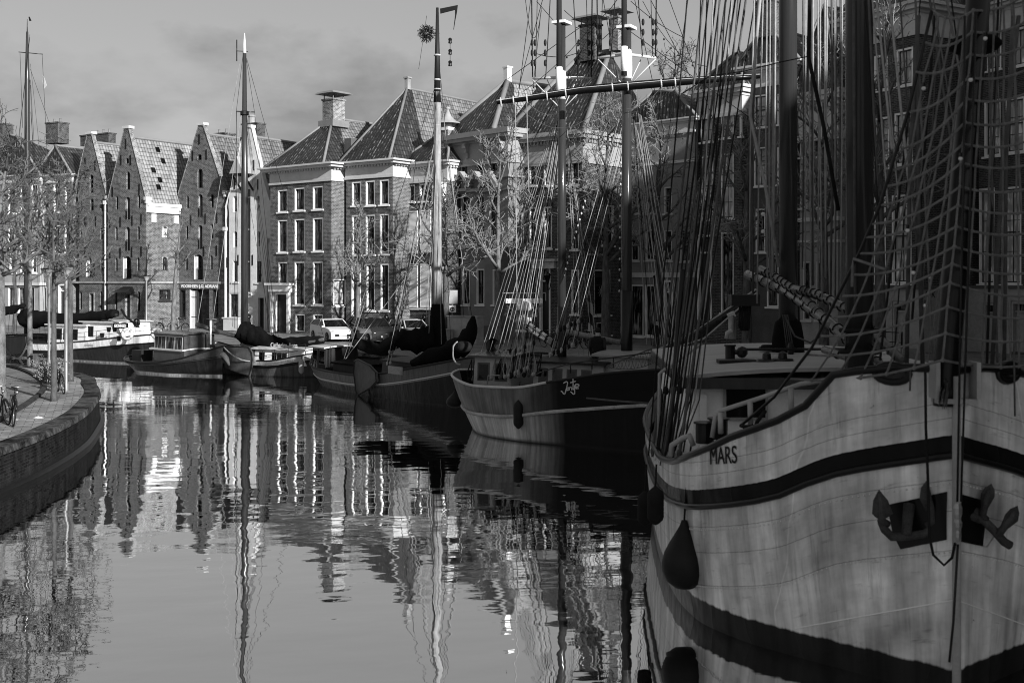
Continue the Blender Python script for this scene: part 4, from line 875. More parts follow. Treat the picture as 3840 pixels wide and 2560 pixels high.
# ---- houses that continue the row towards the camera, outside the frame (they shade the ships)
ROW = [(29.6, 59.4, 8.8, 22, 27), (28.9, 50.4, 8.2, 20, 25), (29.6, 42, 8.2, 20.5, 25.5), (30, 33.6, 8, 19.5, 24.5), (30, 25.4, 8, 21, 25), (30, 17.2, 7.6, 21, 25.5), (30, 9.4, 7.2, 21.5, 25.5), (30, 2, 7.0, 15, 18), (30, -5.2, 7.8, 20.5, 24), (30, -13.2, 8, 22, 26), (29.6, -21.4, 8, 21, 25), (29, -29.6, 8, 21.5, 25.5)]
for i, (x, y, wd, e, rz) in enumerate(ROW):
    h = House.__new__(House); t = radians(4 if y < 30 else 14); h.X = V((sin(t), -cos(t))); h.I = V((cos(t), sin(t))); h.B = V((x, y-wd)); h.z0 = ST; h.D = 11; h.w = wd; h.holes = {'f': [], 's': []}
    h.root = empty('canal_house', (x, y-wd, ST), radians((4 if y < 30 else 14)-90), ['first tall','second tall','third tall','fourth tall','fifth tall','sixth tall','seventh tall','low','eighth tall','ninth tall','tenth tall','eleventh tall'][i]+' brick house counted from the far row along the right bank', 'house', 'houses of the right bank beside the viewer')
    for k in range(3):
        for zf in (1.2, 4.6, 8.2, 11.8, 15.4)[:5 if e > 19 else 2]:
            a0 = -wd+.9+k*(wd-1)/3; r = (a0, zf, a0+1.1, zf+2.2); h.rect = lambda f, *q: q; h.window(r, cols=2, rows=3)
    h.wall('brick_shade', h=e); h.cornice(e+.02, 1.0, dent=False); h.hip(e, V((-wd/2, 3.2, rz)), right='tile_mid')
# ------------------------------------------------------------------ boats
def pchip(tab, x):
    n = len(tab)
    if x <= tab[0][0]: return tab[0][1]
    if x >= tab[-1][0]: return tab[-1][1]
    d = [(tab[i+1][1]-tab[i][1])/(tab[i+1][0]-tab[i][0]) for i in range(n-1)]
    def m(i):
        if i == 0: return d[0]
        if i == n-1: return d[-1]
        return 0 if d[i-1]*d[i] <= 0 else 2*d[i-1]*d[i]/(d[i-1]+d[i])
    for i in range(n-1):
        a, b = tab[i][0], tab[i+1][0]
        if x <= b:
            h = b-a; t = (x-a)/h
            return (2*t**3-3*t*t+1)*tab[i][1]+(t**3-2*t*t+t)*h*m(i)+(-2*t**3+3*t*t)*tab[i+1][1]+(t**3-t*t)*h*m(i+1)
class Boat:
    def __init__(s, name, label, stern, bow, cat='ship', group='boats moored along the far quay'):
        s.st, s.bw = V(stern), V(bow); d = s.bw-s.st; s.L = d.length; c = (s.st+s.bw)/2; s.a = atan2(d.y, d.x)
        s.root = empty(name, (c.x, c.y, 0), s.a, label, cat, group)
        s.mi = (Matrix.Translation((c.x, c.y, 0)) @ Matrix.Rotation(s.a, 4, 'Z')).inverted()
        s.side = 1 if (s.mi @ V((0, 0, 0))).y > 0 else -1          # side that faces the viewer
    def px(s, x, y, Y): return s.mi @ P(x, y, Y)
    def on(s, x, y, zl=None, ly=0.0):
        """photo pixel on the ship's lengthwise vertical plane local y = ly"""
        o = s.mi @ V((0, 0, HZ)); d = (s.mi @ P(x, y, 10))-o; t = (ly-o.y)/d.y; return o+d*t
    def hull(s, plan_r, plan_w, sheer, mat, ref=None, rb=.3, rs=.3, pw=1.3, zb=-.7, ns=72, bul=.35, deck='deck_wood', extra=None):
        s.pr, s.pw_, s.sh, s.ref, s.rb, s.rs, s.pw, s.zb = plan_r, plan_w, sheer, ref or sheer, rb, rs, pw, zb
        mb = MB(); nv = 14; ss = [.5-.5*cos(pi*i/ns) for i in range(ns+1)]; L = s.L
        for sd in (1, -1):
            o = len(mb.v)
            for q in ss:
                zs = pchip(s.sh, q)
                for j in range(nv+1):
                    z = zs+(zb-zs)*j/nv; mb.v.append(tuple(s.pt(q, z, sd)))
            for i in range(ns):
                for j in range(nv):
                    a, b, c, d = o+i*(nv+1)+j, o+(i+1)*(nv+1)+j, o+(i+1)*(nv+1)+j+1, o+i*(nv+1)+j+1
                    mb.f.append((a, b, c, d)); qs = (ss[i], ss[i+1], ss[i+1], ss[i])
                    mb.uv[len(mb.f)-1] = [(qq*L*1.0+(0 if sd == s.side else 40), pchip(s.ref, qq)-mb.v[k][2]) for qq, k in zip(qs, (a, b, c, d))]
        if extra: extra(mb)
        h = mb.build('hull', mat, s.root, True); s.h = h
        dk = MB(); A = [s.pt(q, pchip(s.sh, q)-bul, 1, .06) for q in ss]; B = [s.pt(q, pchip(s.sh, q)-bul, -1, .06) for q in ss]
        for i in range(ns): dk.poly([A[i], A[i+1], B[i+1], B[i]])
        s.bul = bul; dk.build('deck', deck, s.root); return h
    def pt(s, q, z, sd, inset=0.0):
        zs = pchip(s.sh, q); br, bw = pchip(s.pr, q), pchip(s.pw_, q); L = s.L
        if z >= 0: t = min(1, max(0, (zs-z)/max(zs, .01))); b = br+(bw-br)*t**s.pw
        else: t = 1; b = bw*(1-.35*(z/s.zb)**2)
        x = -L/2+q*L-s.rb*t*max(0, (q-.6)/.4)**2+s.rs*t*max(0, (.4-q)/.4)**2
        return V((x, sd*max(0, b-inset), z))
    def line(s, z, sd, q0=0.0, q1=1.0, n=50, out=.0, name='', ref=True):
        r = []
        for i in range(n+1):
            q = q0+(q1-q0)*(.5-.5*cos(pi*i/n)) if q0 == 0 and q1 == 1 else q0+(q1-q0)*i/n
            zz = (pchip(s.ref if ref else s.sh, q))-z; p = s.pt(q, zz, sd); p.y += sd*out; r.append(p)
        return r
    def rail(s, r, mat, z=0.0, both=True, out=.0, name='rail', n=6, q0=0.0, q1=1.0, ref=False):
        for sd in ((1, -1) if both else (s.side,)):
            mb = MB(); mb.tube(s.line(z, sd, q0, q1, out=out, ref=ref), r, n); mb.build(name, mat, s.root, True)
    def rope(s, p, q, r=.012, mat='rope_dark', name='shroud', d=0.0, n=4, tackle=0.0):
        mb = MB(); pts = sag(p, q, d, 8) if d else [p, q]; mb.tube(pts, r, n)
        if tackle:
            p, q = V(p), V(q); u = (q-p).normalized(); a = p+u*tackle
            mb.tube([p, p+u*.12, p+u*.14, p+u*tackle, a+u*.02, a+u*.12], [.02, .025, r*1.2, r*1.2, .03, r], 5)
            mb.ball(tuple(a), .06, 6, 1, 1, 1.4); mb.ball(tuple(p+u*.1), .055, 6, 1, 1, 1.4)
        return mb.build(name, mat, s.root)
    def spar(s, pts, r, mat, name='mast', n=12):
        mb = MB(); mb.tube(pts, r, n); return mb.build(name, mat, s.root, True)
    def part(s, mb, name, mat, sm=False, parent=None): return mb.build(name, mat, parent or s.root, sm)
    def cabin(s, x0, x1, hw, z0, z1, mat='white_paint', roof='varnished_wood', camber=.08, over=.12, name='cabin', taper=.06, wins=(), wz=(.35, .8), glass='dark_glass', wf='varnished_wood'):
        mb = MB(); mb.hexa([(x0, -hw, z0), (x1, -hw, z0), (x1, hw, z0), (x0, hw, z0)], [(x0+taper, -hw+taper, z1), (x1-taper, -hw+taper, z1), (x1-taper, hw-taper, z1), (x0+taper, hw-taper, z1)])
        c = mb.build(name, mat, s.root); rf = MB(); n = 8
        P0 = [(-1+2*i/n) for i in range(n+1)]
        for a, b in zip(P0, P0[1:]):
            za, zb_ = z1+camber*(1-a*a), z1+camber*(1-b*b); ya, yb = a*(hw+over), b*(hw+over)
            rf.hexa([(x0-over, ya, za), (x1+over, ya, za), (x1+over, yb, zb_), (x0-over, yb, zb_)], [(x0-over, ya, za+.07), (x1+over, ya, za+.07), (x1+over, yb, zb_+.07), (x0-over, yb, zb_+.07)])
        rf.build(name+'_roof', roof, s.root)
        for (u0, u1) in wins:
            sd = s.side; h = z1-z0; ya = sd*(hw-taper*wz[0]+.012); yb = sd*(hw-taper*wz[1]+.012); xa, xb = x0+(x1-x0)*u0, x0+(x1-x0)*u1
            w_ = MB(); e = .05
            w_.hexa([(xa-e, ya, z0+h*wz[0]-e), (xb+e, ya, z0+h*wz[0]-e), (xb+e, ya-sd*.03, z0+h*wz[0]-e), (xa-e, ya-sd*.03, z0+h*wz[0]-e)], [(xa-e, yb, z0+h*wz[1]+e), (xb+e, yb, z0+h*wz[1]+e), (xb+e, yb-sd*.03, z0+h*wz[1]+e), (xa-e, yb-sd*.03, z0+h*wz[1]+e)])
            wo = w_.build('window', wf, s.root); g = MB(); g.poly([(xa, ya+sd*.004, z0+h*wz[0]), (xb, ya+sd*.004, z0+h*wz[0]), (xb, yb+sd*.004, z0+h*wz[1]), (xa, yb+sd*.004, z0+h*wz[1])]); g.build('pane', glass, wo)
        return c
    def stanchions(s, q0, q1, n, h, sd, mat='galvanised', wires=2, r=.015):
        pts = [s.pt(q0+(q1-q0)*i/(n-1), pchip(s.sh, q0+(q1-q0)*i/(n-1)), sd, .08) for i in range(n)]
        for p in pts:
            mb = MB(); mb.tube([p, p+V((0, 0, h))], r, 5); mb.build('stanchion', mat, s.root)
        for k in range(wires):
            mb = MB(); mb.tube([p+V((0, 0, h*(k+1)/wires)) for p in pts], r*.8, 5); mb.build('guard_rail', mat, s.root)
    def leeboard(s, pts, ly, mat, th=.09):
        q = [s.on(x, y, ly=ly) for x, y in pts]; mb = MB(); n = len(q); o = V((0, th*s.side, 0))
        mb.add([tuple(p) for p in q]+[tuple(p+o) for p in q], [tuple(range(n)), tuple(range(n, 2*n))]+[(i, (i+1) % n, n+(i+1) % n, n+i) for i in range(n)])
        lb = mb.build('leeboard', mat, s.root); c = sum(q, V())/n
        b = MB(); b.tube([p.lerp(c, .04)+o*1.1 for p in q]+[q[0].lerp(c, .04)+o*1.1], .03, 5); b.build('iron_band', 'dark_paint', lb); return lb
def bundle(mb, pts, rs, n=10, flat=1.25):
    """furled sail or cover: lumpy tube"""
    rnd = random.Random(len(pts)); P2 = []; R2 = []
    for i in range(len(pts)-1):
        for k in range(4):
            t = k/4; P2.append(V(pts[i]).lerp(V(pts[i+1]), t)); R2.append((rs[i]+(rs[i+1]-rs[i])*t)*rnd.uniform(.88, 1.1))
    P2.append(V(pts[-1])); R2.append(rs[-1]); o = len(mb.v); mb.tube(P2, R2, 20)
    from mathutils import noise as mn
    for k in range(o, len(mb.v)):
        i = min((k-o)//20, len(P2)-1); c = P2[i]; d = V(mb.v[k])-c; q = c+d*(1+.30*mn.noise(V(mb.v[k])*1.9)+.16*mn.noise(V((mb.v[k][0]*1.2, mb.v[k][1]*7, mb.v[k][2]*7)))); mb.v[k] = tuple(q)
# =============================================================== the big white-bowed ship in front
def mars():
    b = Boat('sailing_ship', 'big white bowed ship lettered MARS with black band, two anchors and bowsprit net', (6.26, 29.6), (5.48, 14.05), group=None)
    L = b.L
    A = lambda t: sorted((1-a/L, v) for a, v in t)
    pr = A([(0, 0), (.12, .16), (.3, .38), (.6, .80), (1, 1.32), (1.5, 1.92), (2.2, 2.52), (3.2, 2.98), (4.5, 3.15), (6, 3.2), (10, 3.15), (13, 2.7), (14.6, 1.9), (15.3, .9), (L, 0)])
    pw = A([(0, 0), (.12, .12), (.3, .30), (.6, .62), (1, 1.05), (1.5, 1.6), (2.2, 2.28), (3.2, 2.82), (4.5, 3.03), (6, 3.1), (10, 3.0), (13, 2.3), (14.6, 1.2), (15.3, .5), (L, 0)])
    sh = A([(0, 4.07), (.3, 4.08), (.66, 4.02), (.98, 3.92), (1.12, 3.62), (1.3, 3.40), (1.6, 3.19), (2.0, 2.99), (2.5, 2.74), (3.2, 2.48), (4.2, 2.25), (6, 2.1), (9, 2.1), (L, 2.7)])
    rf = A([(0, 3.28), (.5, 3.08), (1, 2.85), (1.6, 2.42), (2.4, 2.15), (3.2, 1.98), (5, 1.8), (9, 1.7), (L, 2.1)])
    m = hullmat('white_hull', .64, bands=((0, .235, .006),), boot=.36, boot_v=.012, rough=.32, streak=.42, seams=(-.42, -.22, .55, .93, 1.42), rust=.35, frames=True)
    def rivets(mb):                               # rivet heads along the plate seams belong to the hull skin
        for z, q0, q1 in ((.60, .78, 1), (1.45, .80, 1)):
            for s_ in (1, -1):
                for p in b.line(z, s_, q0, q1, 70, .004):
                    f0 = len(mb.f); mb.ball(p, .014, 5)
                    for k in range(f0, len(mb.f)): mb.uv[k] = [(1, 1.0)]*len(mb.f[k])
    b.hull(pr, pw, sh, m, ref=rf, rb=.0, rs=.8, pw=1.6, ns=110, bul=.55, extra=rivets)
    b.rail(.055, 'black_paint', name='rail_cap', n=8); b.rail(.045, 'black_paint', z=.255, out=.02, name='rubbing_strake', ref=True, n=8)
    sd = b.side
    q = [b.pt(1, z, 1) for z in (-.6, .35, 1.5, 3.0, 4.0)]; b.spar([p+V((.03, 0, 0)) for p in q], .055, 'grey_paint', 'stem_bar', 8)
    for s_ in (1, -1):
        mb = MB(); mb.tube([b.pt(1-.0-.0001, 1.24, s_), *[b.pt(1-a/L, 1.24-.84*min(1, a/1.5)**1.0, s_)+V((0, s_*.006, 0)) for a in (.2, .4, .7, 1.0, 1.3, 1.5)]], .009, 5); mb.build('weld_line', 'white_paint', b.root)
    # black hawse patches and anchors
    def hull_hit(px, py):                          # point on the hull skin seen at this photo pixel
        best = None
        for s_ in ((sd, ) if px < 3570 else (-sd,)):
            for i in range(400):
                q_ = 1-(i/400)**1.5*.5
                p0 = b.pt(q_, 1.5, s_); wp = b.mi.inverted() @ p0; z = HZ-(py-HY)/F*wp.y
                p1 = b.pt(q_, z, s_); wp = b.mi.inverted() @ p1; x = CX+F*wp.x/wp.y; e = abs(x-px)
                if best is None or e < best[0]: best = (e, p1, q_, s_)
        return best[1], best[2], best[3]
    def patch(pxs, name, mat, out=.012, nx=10):
        mb = MB(); (l, r) = pxs; n = len(l)-1; g = []
        for j in range(n+1):
            row = []
            for i in range(nx+1):
                t = i/nx; p, q_, s_ = hull_hit(l[j][0]+(r[j][0]-l[j][0])*t, l[j][1]+(r[j][1]-l[j][1])*t)
                nrm = (b.pt(q_-.01, p.z, s_)-b.pt(q_+.01 if q_ < .99 else 1, p.z, s_)).cross(V((0, 0, 1))).normalized()
                if nrm.y*s_ < 0: nrm = -nrm
                row.append(p+nrm*out)
            g.append(row)
        for j in range(n):
            for i in range(nx): mb.poly([g[j][i], g[j][i+1], g[j+1][i+1], g[j+1][i]])
        return mb.build(name, mat, b.root, True)
    patch(([(3330, 1892), (3350, 2000), (3378, 2058)], [(3552, 1842), (3552, 1930), (3552, 2022)]), 'hawse_patch', 'black_paint')
    patch(([(3580, 1845), (3580, 1935), (3580, 2025)], [(3755, 1895), (3765, 1985), (3728, 2056)]), 'hawse_patch', 'black_paint')
    patch(([(3080, 2455), (3100, 2540)], [(3130, 2452), (3150, 2540)]), 'draught_plate', 'grey_paint', nx=3)
    def anchor(pts, label):
        c, q_, s_ = hull_hit(*pts['c']); wc = b.mi.inverted() @ c; Y = wc.y-.16
        r = empty('anchor', tuple(P(pts['c'][0], pts['c'][1], Y)), 0, label, 'anchor'); o = V(r.location)
        def W(p, dy=0.0): return P(p[0], p[1], Y+dy)-o
        mb = MB(); mb.tube([W(p) for p in pts['crown']], .055, 8); mb.build('crown', 'anchor_iron', r, True)
        for fl in pts['flukes']:
            f = MB(); tip, base, wl, wr = [V(p) for p in fl]; wm = (wl+wr)/2; wl, wr = wm+(wl-wm)*1.3, wm+(wr-wm)*1.3
            mid = (wl+wr)/2
            outl = [tip, tip.lerp(wl, .45)+(wl-mid)*.25, wl, wl.lerp(base, .55)+(wl-mid)*.15, base, wr.lerp(base, .55)+(wr-mid)*.15, wr, tip.lerp(wr, .45)+(wr-mid)*.25]
            n = len(outl); fr = [W(p, -.015) for p in outl]; bk = [W(p, .05) for p in outl]
            f.add(fr+bk+[W(mid, -.10), W(mid, .06)], [(i, (i+1) % n, 2*n) for i in range(n)]+[(n+(i+1) % n, n+i, 2*n+1) for i in range(n)]+[(i, (i+1) % n, n+(i+1) % n, n+i) for i in range(n)])
            f.build('fluke', 'anchor_iron', r)
            a = MB(); a.tube([W(tip.lerp(base, .15), -.05), W(mid, -.10), W(base, -.05), W(base.lerp(V(pts['crown'][len(pts['crown'])//2]), .25), 0)], [.018, .04, .05, .05], 8); a.build('arm', 'anchor_iron', r, True)
        a = MB(); a.tube([W(pts['shank'][0], -.04), W(pts['shank'][1], .12)], [.06, .075], 8); a.build('shank', 'anchor_iron', r, True)
        return r
    paint('anchor_iron', .05, .7, .6, 6, bump=.5)
    anchor({'c': (3400, 1990), 'crown': [(3306, 1955), (3318, 1985), (3345, 2012), (3400, 2010), (3470, 2000), (3500, 1965), (3504, 1940)], 'shank': [(3398, 2005), (3410, 1890)],
            'flukes': [((3296, 1834), (3304, 1950), (3279, 1925), (3340, 1925)), ((3475, 1800), (3500, 1955), (3457, 1870), (3516, 1885))]}, 'rusty iron anchor left of the stem on the white bow')
    anchor({'c': (3690, 1960), 'crown': [(3612, 1930), (3650, 1938), (3690, 1950), (3730, 1990), (3765, 2030), (3790, 2045)], 'shank': [(3680, 1950), (3640, 1900)],
            'flukes': [((3718, 1812), (3684, 1930), (3684, 1850), (3724, 1860)), ((3816, 1895), (3748, 1998), (3775, 1930), (3812, 1950))]}, 'dark iron anchor tilted on the right side of the stem')
    # fairleads in the bow bulwark
    for px, py in ((3345, 1400), (3780, 1395)):
        p, q_, s_ = hull_hit(px, py); n = V((p.y, 0, 0)); mb = MB(); t = (b.pt(q_-.02, p.z, s_)-b.pt(q_+.02, p.z, s_)).normalized(); nr = t.cross(V((0, 0, 1)))
        ring = [p+t*.22*cos(a)*(1 if abs(cos(a)) > .3 else 1)+V((0, 0, .11*sin(a)))+nr*.0 for a in [2*pi*k/16 for k in range(17)]]
        mb.tube(ring, .05, 8); mb.build('fairlead', 'black_paint', b.root, True)
        h_ = MB(); h_.poly([p+t*.2*cos(2*pi*k/12)+V((0, 0, .09*sin(2*pi*k/12)))+(nr*.02 if nr.y*s_ > 0 else nr*-.02) for k in range(12)]); h_.build('fairlead_opening', 'dark_glass', b.root)
    # name
    p, q_, s_ = hull_hit(2711, 1705); t = (b.pt(q_-.02, p.z-.0, s_)-b.pt(q_+.02, p.z, s_)); t.z = pchip(b.ref, q_-.02)-pchip(b.ref, q_+.02); t = -t
    up = V((0, 0, 1)); nrm = t.cross(up).normalized()
    if nrm.y*s_ < 0: nrm = -nrm
    mt = frame(tuple(p+nrm*.035), t, up+ (b.pt(q_, p.z+.3, s_)-b.pt(q_, p.z-.3, s_)).normalized()*.0)
    nm = text_mesh('ship_name', 'MARS', .36, 'black_paint', b.root, Matrix.Identity(4), xs=.68, bold=.0, depth=.004)
    zc = p.z-.02
    for v_ in nm.data.vertices:                    # lay every point of the lettering on the plating
        tx, ty, tz = v_.co; qq, st_ = q_, .0; n_ = 40
        for i_ in range(n_):
            d_ = (b.pt(qq+.001, zc, s_)-b.pt(qq-.001, zc, s_)).length/.002; qq += tx/n_/d_
        zz = zc+ty+(pchip(b.ref, qq)-pchip(b.ref, q_))*.75; h_ = b.pt(qq, zz, s_); t_ = (b.pt(qq+.004, zz, s_)-b.pt(qq-.004, zz, s_)).normalized(); o_ = t_.cross(V((0, 0, 1)))
        if o_.y*s_ < 0: o_ = -o_
        v_.co = h_+o_*(.014+tz)
    # deckhouse
    x0, x1 = -L/2+1.6, L/2-6.5
    paint('deckhouse_roof', .34, .55, .3, 1.2, stretch=(6, .25, 1))
    c = b.cabin(x0, x1, 2.55, 1.5, 3.38, 'white_paint', 'deckhouse_roof', camber=.16, over=.16, name='deckhouse')
    f = MB(); f.box(x1+.16, x1+.22, -2.75, 2.75, 3.22, 3.42); f.build('roof_fascia', 'varnished_wood', b.root); f = MB(); f.box(x0, x1+.18, sd*2.72-.03, sd*2.72+.03, 3.22, 3.42); f.build('roof_fascia', 'varnished_wood', b.root)
    wx = x1+.01; Yw = (b.mi.inverted() @ V((wx, sd*1.9, 2))).y
    a, d_ = b.px(2723, 1563, Yw), b.px(2868, 1447, Yw); mb = MB(); mb.box(wx-.01, wx+.02, min(a.y, d_.y)-.05, max(a.y, d_.y)+.05, a.z-.05, d_.z+.05); wo = mb.build('window', 'grey_paint', b.root); g = MB(); g.box(wx, wx+.03, min(a.y, d_.y), max(a.y, d_.y), a.z, d_.z); g.build('pane', 'dark_glass', wo)
    k = MB(); yy = sd*2.3; k.box(wx-.03, wx+.03, yy-.1, yy+.02, 1.9, 3.1); k.build('door_post', 'white_paint', b.root)
    # deck fittings on the roof
    def rz(y): return 3.38+.16*(1-(y/2.55)**2)+.07
    p = b.px(2738, 1360, 23.2); k = MB(); k.lathe([(.10, 0), (.10, .26), (.12, .27), (.12, .3), (0, .3)], (p.x, p.y, rz(p.y)), 12); k.ball((p.x, p.y-sd*.24, rz(p.y)+.15), .12, 8); k.tube([(p.x, p.y, rz(p.y)+.15), (p.x, p.y-sd*.3, rz(p.y)+.15)], .05, 8); k.build('windlass', 'dark_paint', b.root)
    k = MB(); k.box(p.x+.55, p.x+1.0, p.y-.35, p.y+.4, rz(p.y)-.04, rz(p.y)+.05); k.build('skylight', 'dark_wood', b.root)
    k = MB(); k.tube([(p.x-.1, p.y-sd*.3, rz(p.y)+.2), (p.x-.1, p.y-sd*2.6, rz(0)+.16)], .03, 6); k.build('tiller_bar', 'dark_paint', b.root)
    for px_, py_ in ((2875, 1352), (2935, 1395)):
        p = b.px(px_, py_, 22.2); k = MB(); k.lathe([(.22, 0), (.20, .04), (.09, .05), (.08, .15), (.02, .19), (0, .19)], (p.x, p.y, rz(p.y)), 12); k.build('vent', 'dark_paint', b.root)
    for i in range(3):
        p = b.px(2895+i*18, 1296-i*4, 25.0); k = MB(); k.torus((p.x, p.y, rz(p.y)+.06), .26-.03*i, .035, 'Z', 18, 5); k.torus((p.x+.03, p.y, rz(p.y)+.11), .22-.03*i, .03, 'Z', 16, 5); k.build('rope_coil', 'rope_dark', b.root)
    # white boat davit and life-raft seen beyond the roof
    p = b.px(2746, 1270, 29.0); k = MB(); k.tube([p, p+V((0, 0, .6)), b.px(2750, 1195, 29.0), b.px(2738, 1172, 29.0)], .10, 10); k.build('davit', 'grey_paint', b.root, True)
    k = MB(); k.tube([b.px(2725, 1270, 28.6), b.px(2728, 1248, 28.6), b.px(2745, 1240, 28.6)], .06, 8); k.build('davit_arm', 'grey_paint', b.root, True)
    # handrails on the bow
    def tubepx(pts, r, mat, name, n=8):
        mb = MB(); mb.tube([b.px(*q) for q in pts], r, n); return mb.build(name, mat, b.root, True)
    tubepx([(2670, 1640, 16.9), (2683, 1558, 16.9), (2700, 1540, 16.85), (2850, 1492, 16.3), (3000, 1440, 15.9), (3130, 1420, 15.5)], .035, 'grey_paint', 'handrail')
    for x, y0, y1, Y in ((2703, 1625, 1545, 16.8), (2815, 1595, 1505, 16.4), (2968, 1560, 1455, 15.9)): tubepx([(x, y0, Y), (x-2, y1, Y)], .04, 'grey_paint', 'handrail_post')
    tubepx([(2515, 1710, 18.0), (2520, 1668, 18.0), (2560, 1642, 17.8), (2585, 1632, 17.6), (2600, 1670, 17.6)], .045, 'grey_paint', 'handrail')
    tubepx([(2470, 1640, 21), (2473, 1400, 21.0), (2480, 1395, 21), (2630, 1290, 23.5)], .03, 'grey_paint', 'handrail')
    for x, y0, y1 in ((2643, 1660, 1582), (2694, 1645, 1566)):
        k = MB(); p, q_ = b.px(x, y0, 17.3), b.px(x, y1, 17.3); k.lathe([(.14, p.z), (.14, q_.z-.03), (.17, q_.z-.02), (.17, q_.z), (0, q_.z+.01)], (p.x, p.y, 0), 14); k.build('bollard', 'black_paint', b.root)
    # masts: A through the deckhouse, B on the foredeck
    xa = b.on(2955, 1200); XA = V((xa.x, 0, 3.4)); XB = V((b.on(3222, 1200).x, 0, 1.6))
    ma = b.spar([XA, XA+V((0, 0, 9)), XA+V((0, 0, 19))], [.205, .195, .12], 'mast_wood', 'mast', 20)
    mb_ = b.spar([XB, XB+V((0, 0, 10)), XB+V((0, 0, 21))], [.235, .22, .12], 'mast_wood', 'mast', 20)
    k = MB(); k.lathe([(.36, 3.4), (.34, 3.9), (.28, 4.25), (.22, 4.3)], (XA.x, 0, 0), 14); k.build('mast_coat', 'charcoal_cloth', b.root, True)
    for z in (5.4, 5.75):
        k = MB(); k.torus((XB.x, 0, z-1.4), .29, .04, 'Z', 24, 6); k.build('mast_hoop', 'rope_dark', b.root, True)
    YA = (b.mi.inverted() @ XA).y; YB = (b.mi.inverted() @ XB).y
    tubepx([(3200, 0, YB-.28), (3203, 420, YB-.28), (3207, 1180, YB-.28)], .022, 'rope_grey', 'sail_track')
    # gaffs and booms with furled sails
    def furled(pts, r, name, mat='spar_varnish', lash=14):
        q = [b.px(*t) for t in pts]; mb = MB(); mb.tube(q, r, 12); o = mb.build(name, mat, b.root, True)
        a, z_ = q[0], q[-1]; r0 = r[0] if isinstance(r, list) else r
        for i in range(1, lash):
            t = i/lash*(len(q)-1); j_ = min(int(t), len(q)-2); c_ = q[j_].lerp(q[j_+1], t-j_); u = (q[j_+1]-q[j_]).normalized(); k = MB(); e1 = u.cross(V((0, 0, 1))).normalized(); e2 = u.cross(e1); R_ = r0*1.12
            k.tube([c_+e1*R_*cos(v)+e2*R_*sin(v)+u*.02*v for v in [2*pi*j/10 for j in range(11)]], .014, 4, False); k.build('lashing', 'rope_dark', o)
        return o
    furled([(2804, 1030, 27.0), (2950, 1090, 24.5), (3105, 1205, 21.5), (3330, 1400, 18.9)], .105, 'boom')
    furled([(2852, 1008, 25.0), (2925, 1050, 24.3), (3000, 1100, 23.5), (3120, 1225, 21.2)], .085, 'gaff')
    furled([(2982, 1082, 23.4), (3070, 1105, 22.6), (3190, 1165, 21.4), (3380, 1350, 19.6)], .085, 'gaff')
    furled([(3090, 1310, 20.4), (3240, 1360, 19.4), (3360, 1415, 18.4)], .07, 'boom', lash=6)
    k = MB(); p = b.px(2790, 1125, 24.3); k.box(p.x-.25, p.x+.25, p.y-.3, p.y+.3, p.z-.12, p.z+.12); k.build('pin_rack', 'dark_wood', b.root)
    for i in range(4): tubepx([(2775+i*9, 1135, 24.2), (2772+i*10, 1225, 24.2), (2779+i*9, 1240, 24.2), (2786+i*9, 1140, 24.2)], .025, 'rope_dark', 'rope_hank', 5)
    for i in range(4): tubepx([(2935+i*6, 1180, 24.2), (2950+i*8, 1305, 24.1)], .016, 'rope_grey', 'tackle_fall', 4)
    k = MB(); p = b.px(2965, 1310, 24.0); k.ball(p, .13, 8, 1, .6, 1.3); k.build('block', 'dark_wood', b.root)
    tubepx([(2940, 1180, 24.2), (2980, 1260, 24.0), (3040, 1285, 23.6), (3075, 1260, 23.4)], .022, 'rope_grey', 'sheet_rope', 5)
    # bowsprit hoisted upright on the stem, with its safety net
    p0, p1 = b.px(3546, 1415, 14.15), b.px(3668, 0, 14.0); p1 = p0+(p1-p0)*1.6
    b.spar([p0-V((0, 0, .35)), p0, p1], [.15, .155, .14], 'black_paint', 'bowsprit', 18)
    k = MB(); z = p0.z-.25; k.box(p0.x-.22, p0.x+.17, -.24, .24, z-.06, z-.0); k.box(p0.x-.1, p0.x+.2, -.27, -.22, z, z+.45); k.box(p0.x-.1, p0.x+.2, .22, .27, z, z+.45); k.build('bowsprit_hinge', 'grey_paint', b.root)
    LB = [(3494, 40, 13.9), (3470, 160, 13.95), (3433, 270, 14.0), (3405, 420, 14.1), (3380, 560, 14.2), (3345, 640, 14.3), (3320, 700, 14.35), (3300, 770, 14.4), (3272, 840, 14.5), (3245, 890, 14.6), (3222, 950, 14.7), (3195, 1030, 14.8), (3160, 1110, 14.9), (3120, 1190, 15.0), (3080, 1260, 15.2), (3030, 1330, 15.5), (2960, 1420, 15.9)]
    CB = [(3650, 40), (3645, 120), (3640, 205), (3632, 290), (3625, 372), (3618, 460), (3612, 540), (3604, 610), (3600, 700), (3592, 770), (3585, 850), (3578, 925), (3570, 990), (3562, 1060), (3552, 1150), (3545, 1250), (3535, 1350)]
    RB = [(3870, -40, 14.6), (3880, 60, 14.6), (3880, 150, 14.6), (3890, 240, 14.6), (3890, 330, 14.6), (3900, 420, 14.7), (3900, 510, 14.7), (3910, 600, 14.7), (3910, 690, 14.7), (3920, 780, 14.8), (3920, 860, 14.8), (3930, 940, 14.8), (3930, 1010, 14.9), (3940, 1100, 14.9), (3940, 1180, 15), (3950, 1260, 15), (3950, 1350, 15.1)]
    net = MB(); rows = []
    for l, c, r in zip(LB, CB, RB):
        a, m_, z_ = b.px(*l), b.px(c[0], c[1], 13.75), b.px(*r); row = sag(a, m_, .10, 6)+sag(m_, z_, .09, 6)[1:]; rows.append(row); net.tube(row, .016, 5)
        for i in range(1, len(row)-1): net.ball(row[i], .028, 5)
